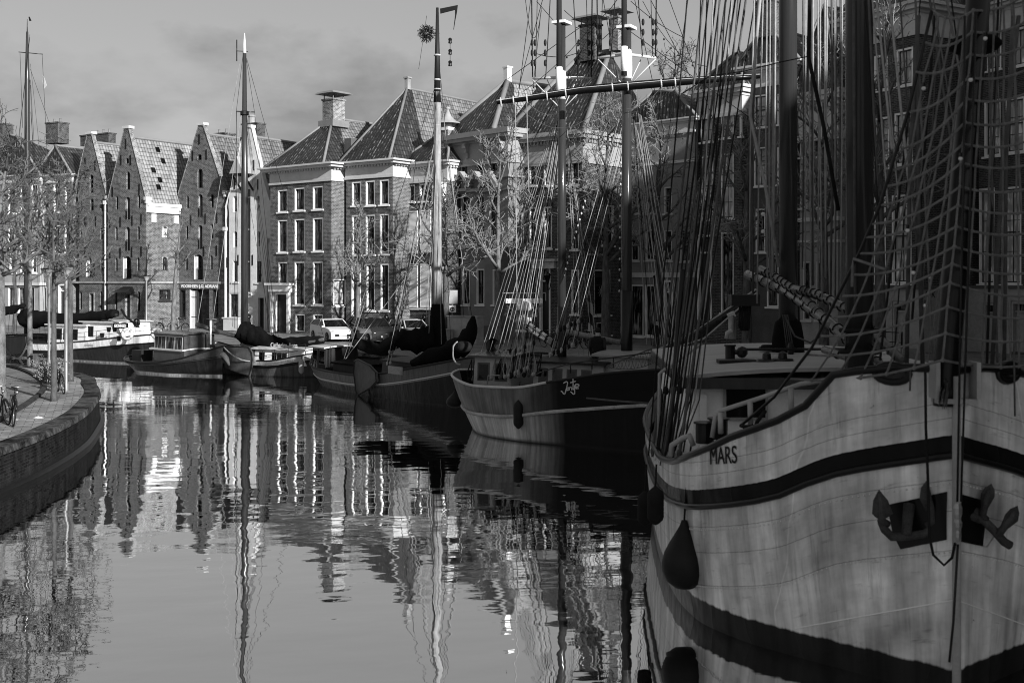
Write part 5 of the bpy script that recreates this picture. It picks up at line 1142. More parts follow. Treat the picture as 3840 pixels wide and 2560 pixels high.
    for i in range(1, len(rows[0])-1):
        if i == 6: continue
        net.tube([rw[i] for rw in rows], .013, 4)
    net.tube([rw[6] for rw in rows], .014, 5); net.build('bowsprit_net', 'net_rope', b.root)
    tubepx([(3494, 40, 13.9), (3405, 420, 14.1), (3300, 770, 14.4), (3222, 950, 14.7), (3046, 1300, 15.4), (2904, 1487, 16.0), (2779, 1595, 16.4)], .022, 'black_paint', 'bowsprit_guy')
    tubepx([(2779, 1595, 16.4), (2790, 1600, 16.3), (2830, 1600, 16.2), (2840, 1580, 16.2), (2870, 1540, 16.1)], .03, 'rope_dark', 'lashing')
    tubepx([(2822, 1590, 16.2), (2820, 1620, 16.1), (2805, 1652, 16.1)], .014, 'rope_dark', 'rope_end')
    tubepx([(3318, 1010, 14.4), (3200, 970, 14.7), (3197, 1000, 14.7), (3195, 1075, 14.7)], .02, 'net_rope', 'rope_end', 5)
    # wires down the stem
    for pts, r_, m_ in (([(3618, 60, 13.7), (3613, 700, 13.7), (3600, 1300, 13.8), (3590, 1880, 13.85)], .014, 'black_paint'), ([(3660, 60, 13.7), (3640, 700, 13.7), (3622, 1300, 13.8), (3604, 1880, 13.85)], .014, 'black_paint'),
                        ([(3592, 2040, 13.85), (3575, 2330, 13.85), (3560, 2480, 13.9)], .016, 'black_paint'), ([(3470, 1395, 14.0), (3472, 1600, 14.05), (3480, 1800, 14.1), (3485, 2010, 14.0), (3500, 2080, 13.95), (3540, 2118, 13.9), (3570, 2090, 13.9), (3582, 2035, 13.85)], .017, 'rope_dark'),
                        ([(3415, 1380, 14.2), (3412, 1465, 14.2)], .012, 'rope_grey'), ([(3802, 1300, 14.4), (3806, 1560, 14.4)], .012, 'rope_grey')): tubepx(pts, r_, m_, 'wire')
    k = MB(); p = b.px(3592, 1915, 13.82); k.ball(p, .06, 8, .6, 1, 1.9); k.ball(b.px(3592, 1965, 13.82), .055, 8, 1, 1, 1.5); k.ball(b.px(3592, 2005, 13.82), .05, 8, .9, .9, 1.8); k.build('bobstay_block', 'steel', b.root)
    k = MB(); rnd = random.Random(4)
    for i in range(26): x = 3518+rnd.random()*34; k.tube([b.px(3540+rnd.random()*16, 1425, 13.9), b.px(x+5, 1470, 13.9), b.px(x, 1500+rnd.random()*35, 13.9)], .005, 3)
    k.build('rope_tassel', 'rope_grey', b.root)
    # string of bulbs
    for x, y, Y in ((3464, 332, 13.9), (3640, 300, 13.5), (3695, 145, 13.6), (3602, 595, 13.5), (3403, 864, 14.1), (3490, 1038, 14.0), (3471, 1145, 14.0), (3316, 1322, 14.8), (2862, 868, 22.0), (2862, 803, 22), (2805, 1020, 22.5), (3425, 1022, 14.1)):
        k = MB(); p = b.px(x, y, Y); k.ball(p, .027*Y/14, 10); bo = k.build('bulb', 'cream_paint', b.root, True); k = MB(); k.lathe([(.02, .02), (.02, .07), (0, .07)], p, 8); k.build('bulb_socket', 'black_paint', bo)
    k = MB(); p = b.px(3655, 168, 14.6); k.ball(p, .33, 16, 1, 1, .42); k.build('day_shape', 'charcoal_cloth', b.root, True)
    # shrouds and running rigging
    rnd = random.Random(11)
    tops = [2577, 2637, 2657, 2685, 2700, 2722, 2742, 2757, 2777, 2797, 2832]; bots = [2432, 2446, 2458, 2466, 2480, 2490, 2500, 2512, 2524, 2545, 2562]
    for i, (t, bt) in enumerate(zip(tops, bots)):
        Yb = 21.5-i*.36; p = b.px(bt, 1690+rnd.random()*40, Yb); q_ = b.px(t, 0, 23.0); q_ = p+(q_-p)*1.35
        b.rope(p, q_, [.016, .024, .014, .02][i % 4], ['rope_dark', 'rope_grey', 'rope_dark', 'rope_dark'][i % 4], 'shroud', n=5, tackle=1.2 if i % 2 else 0)
    tubepx([(2560, 1010, 20.4), (2545, 1180, 20.3), (2530, 1400, 20.2), (2508, 1680, 20.0)], [.05, .05, .045, .04], 'black_paint', 'shroud_spar', 10)
    for i in range(7):
        x = 2540+i*17; tubepx([(x-65-i*3, 1745-i*14, 19.5-i*.2), (x-20, 1500, 19.8), (x+70, 700, 21.0), (x+95+i*9, -300, 22)], .013, ['rope_grey', 'rope_dark', 'rope_light'][i % 3], 'halyard', 4)
    hl = [(350, 300, 22, 1), (395, 310, 22, 0), (415, 365, 22.4, 1), (430, 415, 23, 1), (455, 440, 23, 1), (470, 470, 23, 1), (490, 482, 23.4, 1), (690, 698, 22, 2), (715, 712, 22, 1), (740, 745, 22, 1), (755, 765, 22, 2), (770, 770, 22, 1), (800, 812, 22.4, 1), (825, 822, 22, 1), (858, 858, 22, 1), (880, 868, 22, 1), (905, 915, 21, 2), (930, 935, 21, 1), (943, 940, 21, 2), (975, 972, 21, 2), (990, 985, 21, 1)]
    for i, (x0, x1_, Y, m_) in enumerate(hl):
        r_ = [.016, .022][x0 in (395, 490, 755, 905)]
        tubepx([(2664+x0/2, -400, Y), (2664+x1_/2, 550, Y), (2664+x1_/2+rnd.uniform(-8, 8), 1000+rnd.random()*140, Y+.3)], r_, ['rope_grey', 'rope_light', 'rope_grey'][m_], 'halyard', 5)
    tubepx([(3037, 0, 20), (3032, 215, 20), (3089, 475, 20), (3144, 790, 20)], .035, 'rope_dark', 'topping_lift', 6); tubepx([(2850, 0, 21), (2812, 432, 21), (2870, 700, 21), (2920, 1000, 21.5)], .03, 'rope_light', 'topping_lift', 6)
    tubepx([(2560, 350, 22), (2664, 285, 22), (2790, 268, 21.5), (2920, 235, 21), (3032, 212, 20)], .01, 'rope_dark', 'spreader_wire', 4)
    rr = [(3268, -50, 3330, 780), (3282, -50, 3345, 560), (3300, -50, 3372, 790), (3330, -50, 3420, 800), (3372, -50, 3460, 1260), (3430, -50, 3500, 1370), (3455, -60, 3350, 1380), (3478, -60, 3600, 760), (3490, -60, 3580, 500), (3505, 60, 3420, 1200), (3520, 60, 3460, 1100), (3540, -60, 3640, 500), (3560, -60, 3660, 700), (3700, -60, 3740, 1360), (3725, -60, 3790, 1360), (3745, -60, 3700, 1380), (3760, -60, 3680, 1380), (3790, -60, 3830, 800), (3240, -50, 3300, 900), (3255, -50, 3290, 700), (3610, 520, 3480, 1360), (3420, 330, 3300, 1350)]
    for i, (x0, y0, x1_, y1) in enumerate(rr):
        Y0, Y1 = 16.5+(i % 4)*.5, 15.6+(i % 3)*.6
        b.rope(b.px(x1_, y1, Y1), b.px(x0, y0, Y0), [.012, .018, .010, .02][i % 4], ['rope_dark', 'rope_grey', 'net_rope'][i % 3] if i > 3 else 'rope_light', 'stay', n=5)
    for x0, x1_, Y in ((3445, 3400, 15.5), (3440, 3460, 15.5), (3820, 3720, 15.4), (3800, 3765, 15.4)): tubepx([(x0, 60, Y), ((x0+x1_)/2-10, 600, Y), (x1_, 1380, Y)], .03, 'rope_grey', 'stay')
    return b, hull_hit
B1, mars_hit = mars()
def fender(px, py0, py1, Y, r, label, name='fender', mat='rubber', kind='pear', rope=None, group=None):
    p, q = P(px, py1, Y), P(px, py0, Y); h = q.z-p.z; root = empty(name, tuple(p), 0, label, 'fender', group)
    mb = MB(); n = 16
    if kind == 'pear': prof = [(0, 0), (r*.45, h*.03), (r*.8, h*.12), (r*.98, h*.26), (r, h*.38), (r*.9, h*.52), (r*.68, h*.66), (r*.42, h*.80), (r*.24, h*.9), (r*.16, h*.96), (r*.13, h), (0, h)]
    elif kind == 'ball': prof = [(r*sin(pi*i/10), h*(.5-.5*cos(pi*i/10))) for i in range(11)]
    else: prof = [(0, 0), (r*.35, h*.03), (r*.9, h*.14), (r, h*.22), (r, h*.78), (r*.9, h*.86), (r*.35, h*.96), (r*.2, h), (0, h)]
    mb.lathe(prof, (0, 0, 0), n); mb.build('fender_body', mat, root, True)
    if rope:
        k = MB(); k.tube([(0, 0, h-.02)]+[tuple(P(*t)-p) for t in rope], .016, 5); k.build('fender_rope', 'rope_dark', root)
    return root
p, _, _ = mars_hit(2565, 2100); w_ = B1.mi.inverted() @ p
fender(2566, 1950, 2207, w_.y-.36, 85/F*(w_.y-.36), 'large black pear shaped fender hanging beside the white bow', rope=[(2575, 1800, w_.y-.3), (2592, 1668, w_.y-.05)])
fender(2458, 1822, 1968, 17.6, .13, 'fuzzy rope fender against the left flank of the white bow', mat='rope_dark', kind='sausage', rope=[(2462, 1740, 17.6)])
fender(2418, 1840, 1972, 18.6, .12, 'worn rope fender furthest left on the white ship', mat='rope_dark', kind='sausage', rope=[(2424, 1740, 18.6)])
# =============================================================== the dark ship with the script name
def jantje():
    b = Boat('sailing_ship', 'black hulled two masted ship with script name Jantje and long yard', (-1.85, 40.1), (10.4, 33.1)); L = b.L; sd = b.side
    pr = [(0, 0), (.015, .75), (.04, 1.35), (.09, 1.9), (.16, 2.25), (.3, 2.5), (.55, 2.5), (.75, 2.2), (.9, 1.35), (.97, .5), (1, 0)]
    pw = [(0, 0), (.02, .35), (.05, .8), (.1, 1.4), (.18, 1.95), (.3, 2.3), (.55, 2.35), (.75, 1.9), (.9, .95), (.97, .3), (1, 0)]
    shr = [(0, 2.0), (.06, 1.85), (.14, 1.7), (.25, 1.74), (.36, 2.02), (.5, 2.36), (.62, 2.52), (.8, 2.65), (1, 3.0)]
    rf = [(0, .92), (.1, .78), (.2, .80), (.36, 1.1), (.55, 1.42), (.75, 1.7), (1, 2.1)]
    b.hull(pr, pw, shr, hull_worn_sunlit_aft(), ref=rf, rb=.5, rs=.55, pw=1.5, ns=90, bul=.55)
    b.rail(.045, 'cream_paint', name='rail_cap', q0=0.0, q1=.34); b.rail(.04, 'dark_paint', name='rail_cap', q0=.34, q1=1)
    b.rail(.06, 'worn_strake', z=.03, out=.03, name='rubbing_strake', ref=True)
    def T(pts, r, mat, name, n=8):
        mb = MB(); mb.tube([b.px(*q) for q in pts], r, n); return mb.build(name, mat, b.root, True)
    # name in script strokes laid on the hull
    strokes = [[(1038, 752), (1062, 740), (1075, 752), (1066, 800), (1052, 838), (1040, 842), (1030, 826), (1020, 818)], [(1084, 790), (1072, 792), (1068, 806), (1076, 812), (1084, 804), (1086, 788), (1088, 810)], [(1092, 812), (1092, 788), (1092, 796), (1102, 786), (1108, 792), (1108, 810)], [(1120, 714), (1122, 760), (1122, 800), (1130, 806)], [(1104, 748), (1140, 736)], [(1136, 768), (1136, 800), (1130, 838), (1118, 844), (1106, 832), (1094, 824)], [(1144, 788), (1164, 778), (1164, 764), (1150, 762), (1144, 778), (1148, 796), (1166, 796)]]
    def q_at(px):
        best = min(((abs(CX+F*(w := b.mi.inverted() @ b.pt(i/300, 1.6, sd)).x/w.y-px), i/300) for i in range(300)), key=lambda t: t[0]); return best[1]
    mb = MB()
    for s_ in strokes:
        pts = []
        for x, y in s_:
            X, Yp = 1650+x/2.24, 1100+y/2.24; q_ = q_at(X); w = b.mi.inverted() @ b.pt(q_, 1.6, sd); z = HZ-(Yp-HY)/F*w.y
            p = b.pt(q_, z, sd); p.y += sd*.02; pts.append(p)
        P2 = [V(p) for p in smooth3(pts)]; mb.tube(P2, .019, 6)
    mb.build('ship_name', 'cream_paint', b.root)
    T([(2200, 1492, 34.0), (2300, 1502, 33.2), (2440, 1512, 32.6)], .03, 'rope_grey', 'mooring_rope', 5)
    k = MB(); p = b.on(1834, 1480, ly=sd*2.05); k.box(p.x-.12, p.x+.12, p.y-.02, p.y+.10, p.z-.32, p.z+.30); k.build('hull_batten', 'grey_paint', b.root)
    # deckhouses
    x = b.on(1960, 1400).x; k = MB(); b.cabin(x-1.3, x+.2, 1.15, 1.1, 2.55, 'grey_paint', 'varnished_wood', name='aft_deckhouse', wins=((.15, .4), (.6, .85)), wz=(.5, .85))
    x = b.on(2180, 1400).x; b.cabin(x-1.2, x+1.4, 1.2, 1.4, 2.45, 'grey_paint', 'dark_wood', name='main_deckhouse', wins=((.1, .2), (.3, .4), (.5, .6), (.7, .8)), wz=(.3, .8))
    x = b.on(2370, 1350).x; b.cabin(x-.8, x+1.0, 1.0, 1.9, 2.72, 'grey_paint', 'deck_wood', name='fore_deckhouse')
    # masts
    m1 = b.on(2107, 1350); m2 = b.on(2350, 1340)
    def at(mx, py): return V((mx.x, mx.y, b.on(CX+F*((w := b.mi.inverted() @ mx).x)/w.y, py).z))
    paint('mast_varnish', .032, .14, .25, .7, stretch=(4, 4, .12))
    for i, (mx, lower, cap, xt, rr) in enumerate(((m1, 420, 82, 295, .135), (m2, 580, 100, 218, .165))):
        zl = at(mx, lower).z; base = V((mx.x, mx.y, 1.3)); top = V((mx.x, mx.y, at(mx, 82 if i == 0 else 105).z))
        b.spar([base, top], [rr*1.1, rr*.9], 'mast_varnish', 'mast', 14)
        k = MB(); k.tube([base, V((mx.x, mx.y, at(mx, 1150 if i == 0 else 1090).z))], rr*1.16, 14); k.build('mast_foot', 'black_paint', b.root, True)
        off = V((.0, sd*.20, 0)); b.spar([V((mx.x, mx.y, at(mx, xt+70).z))+off, V((mx.x, mx.y, at(mx, -500).z))+off], [.10, .075], 'mast_varnish', 'topmast', 12)
        w0, w1 = at(mx, xt+78).z, at(mx, xt-50).z
        k = MB(); k.tube([(mx.x, mx.y, w0), (mx.x, mx.y, w0+.3), (mx.x, mx.y, w1-.4), (mx.x, mx.y, w1)], [rr*1.02, rr*1.1, rr*1.06, rr*.8], 12); k.tube([V((mx.x, mx.y, w0+.2))+off, V((mx.x, mx.y, w1-.1))+off], .115, 10); k.build('doubling', 'white_paint', b.root, True)
        zc = at(mx, cap+5).z; k = MB(); k.box(mx.x-.24, mx.x+.24, mx.y-.28, mx.y+.28, zc-.045, zc+.045); k.build('mast_cap', 'white_paint', b.root)
        zx = at(mx, xt).z; YY = (b.mi.inverted() @ mx).y
        if i == 0:
            T([(2003, xt/1.0-300 if False else 297, YY), (2220, 297, YY)], .055, 'weathered_wood', 'crosstree', 6) if False else None
        hw = 108 if i else 110
        px_m = CX+F*(b.mi.inverted() @ mx).x/YY; yx = (295 if i == 0 else 218)
        T([(px_m-hw, yx, YY+.1), (px_m, yx-4+(-10 if i else 0), YY), (px_m+hw, yx, YY+.1)], .05, 'cream_paint', 'crosstree', 6)
        T([(px_m-hw, yx, YY+.6), (px_m, yx-4+(-10 if i else 0), YY+.6), (px_m+hw, yx, YY+.6)], .05, 'cream_paint', 'crosstree', 6)
        for sx_ in (-1, 1):
            T([(px_m+sx_*hw, yx+5, YY), (px_m+sx_*4, yx+(115 if i == 0 else 110), YY)], .022, 'cream_paint', 'futtock', 5)
            T([(px_m+sx_*hw*.5, yx+5, YY+.3), (px_m+sx_*4, yx+(115 if i == 0 else 110), YY)], .018, 'cream_paint', 'futtock', 5)
            # topmast shrouds with blocks
            for j, (dx, t_) in enumerate(((1.0, .25), (.9, .3), (.55, .2))):
                x0 = px_m+sx_*hw*dx; T([(x0, yx-6, YY), (x0-sx_*12*j+sx_*4, -60, YY)], [.022, .012, .016][j], 'rope_dark', 'topmast_shroud', 5)
                k = MB(); [k.ball(b.px(x0+sx_*2, yx-20-u*38, YY), .07, 6, .8, .8, 1.7) for u in range(1, 4)]; k.build('tackle_block', 'dark_wood', b.root)
    # yard
    YY = (b.mi.inverted() @ m2).y-.35
    yl = [(1862, 386, YY), (2000, 366, YY), (2180, 338, YY), (2340, 324, YY), (2560, 306, YY), (2760, 292, YY), (2855, 288, YY)]
    yd = T(yl, [.06, .10, .13, .145, .13, .10, .06], 'black_paint', 'yard', 10)
    k = MB(); k.tube([b.px(x, y-9, Y-.13) for x, y, Y in yl], .009, 5); k.build('jackstay', 'cream_paint', yd)
    for x, y in ((1878, 384), (1925, 378), (1975, 371), (2050, 360), (2120, 350), (2295, 329), (2353, 323), (2478, 314), (2530, 309), (2600, 303)):
        k = MB(); c_ = b.px(x, y, YY); k.torus((0, 0, 0), .14, .022, 'X', 12, 5); o = k.build('yard_band', 'cream_paint', yd); u = (b.px(*yl[-1])-b.px(*yl[0])).normalized(); o.matrix_local = Matrix.Translation(c_) @ u.to_track_quat('X', 'Z').to_matrix().to_4x4()
    for a_, z_, d_ in (((1930, 385), (2300, 345), 1.0), ((2480, 325), (2350, 410), .2), ((1975, 380), (2090, 425), .2), ((2478, 320), (2478, 400), 0)): b.rope(b.px(*a_, YY), b.px(*z_, YY), .011, 'rope_grey', 'footrope', d_)
    for x in (1932, 1975): b.rope(b.px(x, 384, YY), b.px(x+8, 1330 if x < 1950 else 720, YY-1.5), .013, 'rope_light', 'brace', 0)
    # booms and crossed gaffs with white lashings
    bm = T([(2092, 1238, 39.2), (2325, 1284, 38.0)], .095, 'weathered_wood', 'boom', 10)
    k = MB(); k.torus(b.px(2095, 1228, 39.1), .07, .03, 'Y', 12, 6); k.build('boom_eye', 'steel', bm, True)
    for a_, z_ in (((1895, 1176), (2085, 1302)), ((1903, 1158), (2090, 1290)), ((1905, 1168), (2088, 1296))):
        g = T([(*a_, 40.5), (*z_, 39.0)], .075, 'weathered_wood', 'gaff', 8); k = MB()
        for i in range(8):
            t = (i+.5)/8; c_ = b.px(a_[0]+(z_[0]-a_[0])*t, a_[1]+(z_[1]-a_[1])*t, 40.5-1.5*t); k.ball(c_, .10, 6)
        k.build('lashing', 'rope_dark', g)
    # radar mast on the aft deck
    YR = 40.2; T([(1964, 1345, YR), (1964, 1130, YR)], .06, 'grey_paint', 'radar_post')
    k = MB(); p, q_ = b.px(1897, 1128, YR), b.px(2034, 1128, YR); p.z = q_.z; k.beam(p, q_, .5, .16); pl = k.build('radar_platform', 'white_paint', b.root)
    k = MB(); k.tube([p+V((0, .25, .28)), q_+V((0, .25, .28))], .02, 5); k.tube([p+V((0, -.25, .28)), q_+V((0, -.25, .28))], .02, 5); [k.tube([p.lerp(q_, t)+V((0, .25, 0)), p.lerp(q_, t)+V((0, .25, .28))], .015, 4) for t in (0, .25, .5, .75, 1)]; k.build('platform_rail', 'grey_paint', pl)
    k = MB(); c_ = b.px(1966, 1165, YR-.3); k.lathe([(0, 0), (.27, .02), (.30, .1), (.30, .22), (.22, .32), (0, .35)], c_, 16); k.build('radome', 'white_paint', b.root, True)
    k = MB(); p, q_ = b.px(1935, 1196, YR-.3), b.px(1993, 1196, YR-.3); p.z = q_.z; k.beam(p, q_, .14, .12); k.build('radar_scanner', 'white_paint', b.root); k = MB(); k.lathe([(.11, 0), (.13, .12), (.11, .22), (0, .24)], b.px(1970, 1215, YR-.35), 12); k.build('searchlight', 'grey_paint', b.root, True)
    k = MB(); p, q_ = b.px(1933, 1240, YR-.2), b.px(1990, 1240, YR-.2); p.z = q_.z; k.beam(p, q_, .2, .07); k.build('lamp_board', 'white_paint', b.root)
    T([(1900, 1145, YR), (1962, 1190, YR)], .03, 'grey_paint', 'strut'); T([(2030, 1145, YR), (1968, 1190, YR)], .03, 'grey_paint', 'strut')
    k = MB(); c_ = b.px(1867, 1296, 39.6); k.tube([c_, c_+V((0, sd*.35, 0))], [.14, .28], 16, False); k.build('horn', 'dark_paint', b.root, True)
    # shrouds
    rnd = random.Random(7)
    def shroud(x0, y0, Y0, x1, y1, Y1, i, light=True, tack=True):
        b.rope(b.px(x0, y0, Y0), b.px(x1, y1, Y1), [.010, .013, .008][i % 3], 'rope_light' if light else 'rope_dark', 'shroud', n=4, tackle=.9 if tack else 0)
    for i in range(9): shroud(1772+i*17, 1425-i*1.5, 39.6-i*.15, 2085+i*2, 420+i*12, 39.8, i, i % 4 != 3)
    for i in range(8): shroud(1905+i*12, 1420-i*5, 37.3-i*.1, 2092+i*2, 430+i*10, 39.6, i, i % 3 != 1)
    for i in range(6): shroud(2170+i*19, 1330+i*3, 40.6-i*.3, 2120+i*2, 430+i*18, 39.8, i, i % 3 != 2, False)
    for i in range(8): shroud(2060+i*14, 1340-i*6, 36.6-i*.15, 2330+i*2, 420+i*15, 38.3, i, i % 3 == 0)
    for i in range(8): shroud(2425+i*18, 1290+i*4, 36.8-i*.3, 2372+i*3, 430+i*10, 38.4, i, i % 4 != 1, False)
    for i in range(7): shroud(2490+i*15, 1330, 35.5, 2385+i*2, 335+i*10, 38.3, i, i % 2 == 0, False)
    for (x0, y0, x1, y1, d_) in ((2350, 60, 2003, 200, .6), (2116, 40, 2350, -60, .8), (2012, 5, 2090, 95, .0), (2160, 105, 2345, 40, 0), (2365, 120, 2850, 470, .0), (2365, 5, 2560, 140, .1), (1968, -20, 2030, 40, 1.2), (2250, 60, 1940, 640, .0), (2180, 100, 1900, 300, 0), (2030, 30, 1975, 560, 0), (2262, 0, 2410, 820, 0), (2510, 0, 2700, 520, 0), (2580, 0, 2470, 760, 0), (2380, 0, 2490, 500, 0), (2440, 0, 2610, 330, 0), (1990, 0, 1900, 700, 0), (2040, -20, 1945, 330, 0)):
        b.rope(b.px(x0, y0, 38.5), b.px(x1, y1, 38.8), .012, 'rope_dark', 'stay', d_)
    # lamp strings
    for a_, z_, n_, d_ in (((2410, 5), (2650, 250), 9, .5), ((2250, 60), (1960, 345), 7, .2), ((2328, 560), (2322, 1120), 14, .0), ((2200, 720), (2095, 1090), 16, .0)):
        pts = sag(b.px(*a_, 38), b.px(*z_, 38), d_, n_); st = b.rope(pts[0], pts[-1], .01, 'rope_dark', 'lamp_cable', d_)
        for p in pts[1:-1]: k = MB(); k.ball(p-V((0, 0, .1)), .034, 6, 1, 1, 1.3); k.build('bulb', 'cream_paint' if d_ == 0 else 'dark_paint', st, True)
    # bowsprit with netting, pointing over the white ship
    bs = [(2480, 1330, 33.6), (2560, 1292, 32.6), (2840, 1106, 30.4)]; T(bs, [.16, .16, .10], 'black_paint', 'bowsprit', 10)
    T([(2470, 1310, 33.4), (2620, 1235, 32), (2835, 1085, 30.3)], .03, 'rope_light', 'guard_rope', 5); T([(2470, 1322, 32.6), (2640, 1270, 31.4), (2838, 1098, 30.2)], .025, 'rope_light', 'guard_rope', 5)
    net = MB(); A_ = [b.px(2470+(2835-2470)*t, 1312-227*t-10*sin(pi*t), 33.4-3*t) for t in [i/16 for i in range(17)]]; Bq = [b.px(2470+(2838-2470)*t, 1330-230*t+40*sin(pi*t), 32.6-2.4*t) for t in [i/16 for i in range(17)]]
    for i in range(16): net.tube([A_[i], Bq[i+1]], .008, 3); net.tube([A_[i+1], Bq[i]], .008, 3)
    for k_ in range(1, 4): net.tube([p.lerp(q_, k_/4) for p, q_ in zip(A_, Bq)], .008, 3)
    net.build('bowsprit_net', 'rope_dark', b.root)
    net = MB(); A_ = [b.px(2275+i*13, 1372-i*5, 34.0) for i in range(17)]; Bq = [b.px(2275+i*13, 1376+22*sin(pi*i/16)-i*2, 33.6) for i in range(17)]
    for i in range(16): net.tube([A_[i], Bq[i+1]], .008, 3); net.tube([A_[i+1], Bq[i]], .008, 3)
    net.tube(Bq, .012, 4); net.tube(A_, .02, 5); net.build('netting', 'rope_grey', b.root)
    T([(2010, 1405, 35.6), (2035, 1392, 35.4), (2140, 1362, 34.6), (2300, 1340, 34.0), (2440, 1322, 33.6)], .02, 'dark_paint', 'guard_rail', 5)
    for x, y0, y1 in ((2040, 1412, 1390), (2140, 1398, 1362), (2220, 1385, 1350), (2300, 1378, 1340)): T([(x, y0, 35.2), (x, y1, 35.0)], .02, 'dark_paint', 'stanchion', 5)
    T([(1828, 1440, 38), (1830, 1408, 38), (1905, 1406, 37.8), (1908, 1440, 37.6)], .02, 'grey_paint', 'guard_rail', 5)
    # belaying pins and coiled gear on the aft rail
    for i in range(16):
        x = 1760+i*17+rnd.uniform(-4, 4); y = 1430-i*1.5; p = b.px(x, y, 38.9-i*.15); k = MB(); k.tube([p, p+V((rnd.uniform(-.1, .1), 0, .3)), p+V((rnd.uniform(-.05, .2), 0, .75)), p+V((.1, 0, .3)), p+V((.05, 0, .02))], .022, 5); k.ball(p+V((0, 0, .05)), .08, 6); k.build('belayed_rope', ['rope_dark', 'rope_grey', 'rope_light'][i % 3], b.root)
    return b
def smooth3(pts, n=5):
    r = []
    for i in range(len(pts)-1):
        p0, p1, p2, p3 = pts[max(i-1, 0)], pts[i], pts[i+1], pts[min(i+2, len(pts)-1)]
        for k in range(n):
            t = k/n; r.append(.5*((2*p1)+(p2-p0)*t+(2*p0-5*p1+4*p2-p3)*t*t+(3*p1-p0-3*p2+p3)*t**3))
    return r+[pts[-1]]
paint('worn_strake', .34, .55, .5, 1.5)
def hull_worn_sunlit_aft():
    t = NT('worn_black_hull_sunlit_aft'); u, v, _ = t.xyz(t.coord('UV')); x, y, z = t.xyz(t.coord())
    st = t.noise(t.vec(t.math('MULTIPLY', u, 4.5), t.math('MULTIPLY', v, .3)), 1.2, 6, .62); pt = t.noise(t.vec(u, v), 1.1, 5, .6)
    aft = t.map(u, 3.6, 5.2, 1, 0)                # sunlit stern painted pale into the plating, shaded forward part near black
    up = t.mix(aft, .003, t.math('MULTIPLY', .12, t.map(st, .3, .7, .5, 1.6)))
    low = t.mix(t.map(u, 3.4, 5.4, 1, 0), t.math('MULTIPLY', .004, t.map(st, .3, .7, .5, 1.7)), t.math('MULTIPLY', .50, t.map(st, .3, .7, .45, 1.35)))
    c = t.mix(t.map(v, -.02, .02, 0, 1), up, low)
    c = t.math('MULTIPLY', c, t.map(pt, .3, .7, .7, 1.25))
    c = t.mix(t.map(z, .0, .12, 0, 1), .012, c)
    dents = t.noise(t.vec(t.math('MULTIPLY', u, 1.2), v), 1.2, 2); t.bump(dents, .25, .08)
    return t.fin(c, .35, 0, .14)
B2 = jantje()
fender(1707, 1466, 1528, 40.6, .33, 'black ball fender hanging off the stern of the dark ship', kind='pear', rope=[(1718, 1400, 40.6)])
fender(1944, 1500, 1608, 36.1, .16, 'long black sausage fender on the dark ship side below its deckhouse', kind='sausage', rope=[(1950, 1430, 36.3)])
r = fender(1738, 1278, 1322, 42.0, .34, 'grey ball buoy roped to the stern rail of the dark ship', kind='ball', mat='rope_dark')
k = MB(); k.tube(smooth3([P(1715, 1281, 42), P(1700, 1300, 41.8), P(1700, 1340, 41.6), P(1712, 1362, 41.4), P(1726, 1366, 41.4)]), .03, 6); o = k.build('rope_loop', 'rope_light', None); tag(o, 'white rope looped over the stern rail beside the grey ball buoy', 'rope')
# =============================================================== the other boats
def Tn(b, pts, r, mat, name, n=8, par=None):
    mb = MB(); mb.tube([b.px(*q) for q in pts], r, n); return mb.build(name, mat, par or b.root, True)
def ring_buoy(px, py, Y, r, label):
    p = P(px, py, Y); o = empty('lifebuoy', tuple(p), 0, label, 'lifebuoy', 'lifebuoys on the white cabin barge'); mb = MB(); mb.torus((0, 0, 0), r*.8, r*.24, 'Y', 24, 8); rg = mb.build('ring', 'cream_paint', o, True)
    for k in range(4):
        a = pi/4+k*pi/2; c = V((cos(a)*r*.8, 0, sin(a)*r*.8)); k_ = MB(); k_.ball(tuple(c), r*.27, 8, 1, 1.05, 1); k_.build('band', 'stone_grey', rg, True)
    k_ = MB(); k_.torus((0, 0, 0), r*1.06, .012, 'Y', 20, 4); k_.build('grab_line', 'rope_light', rg); return o
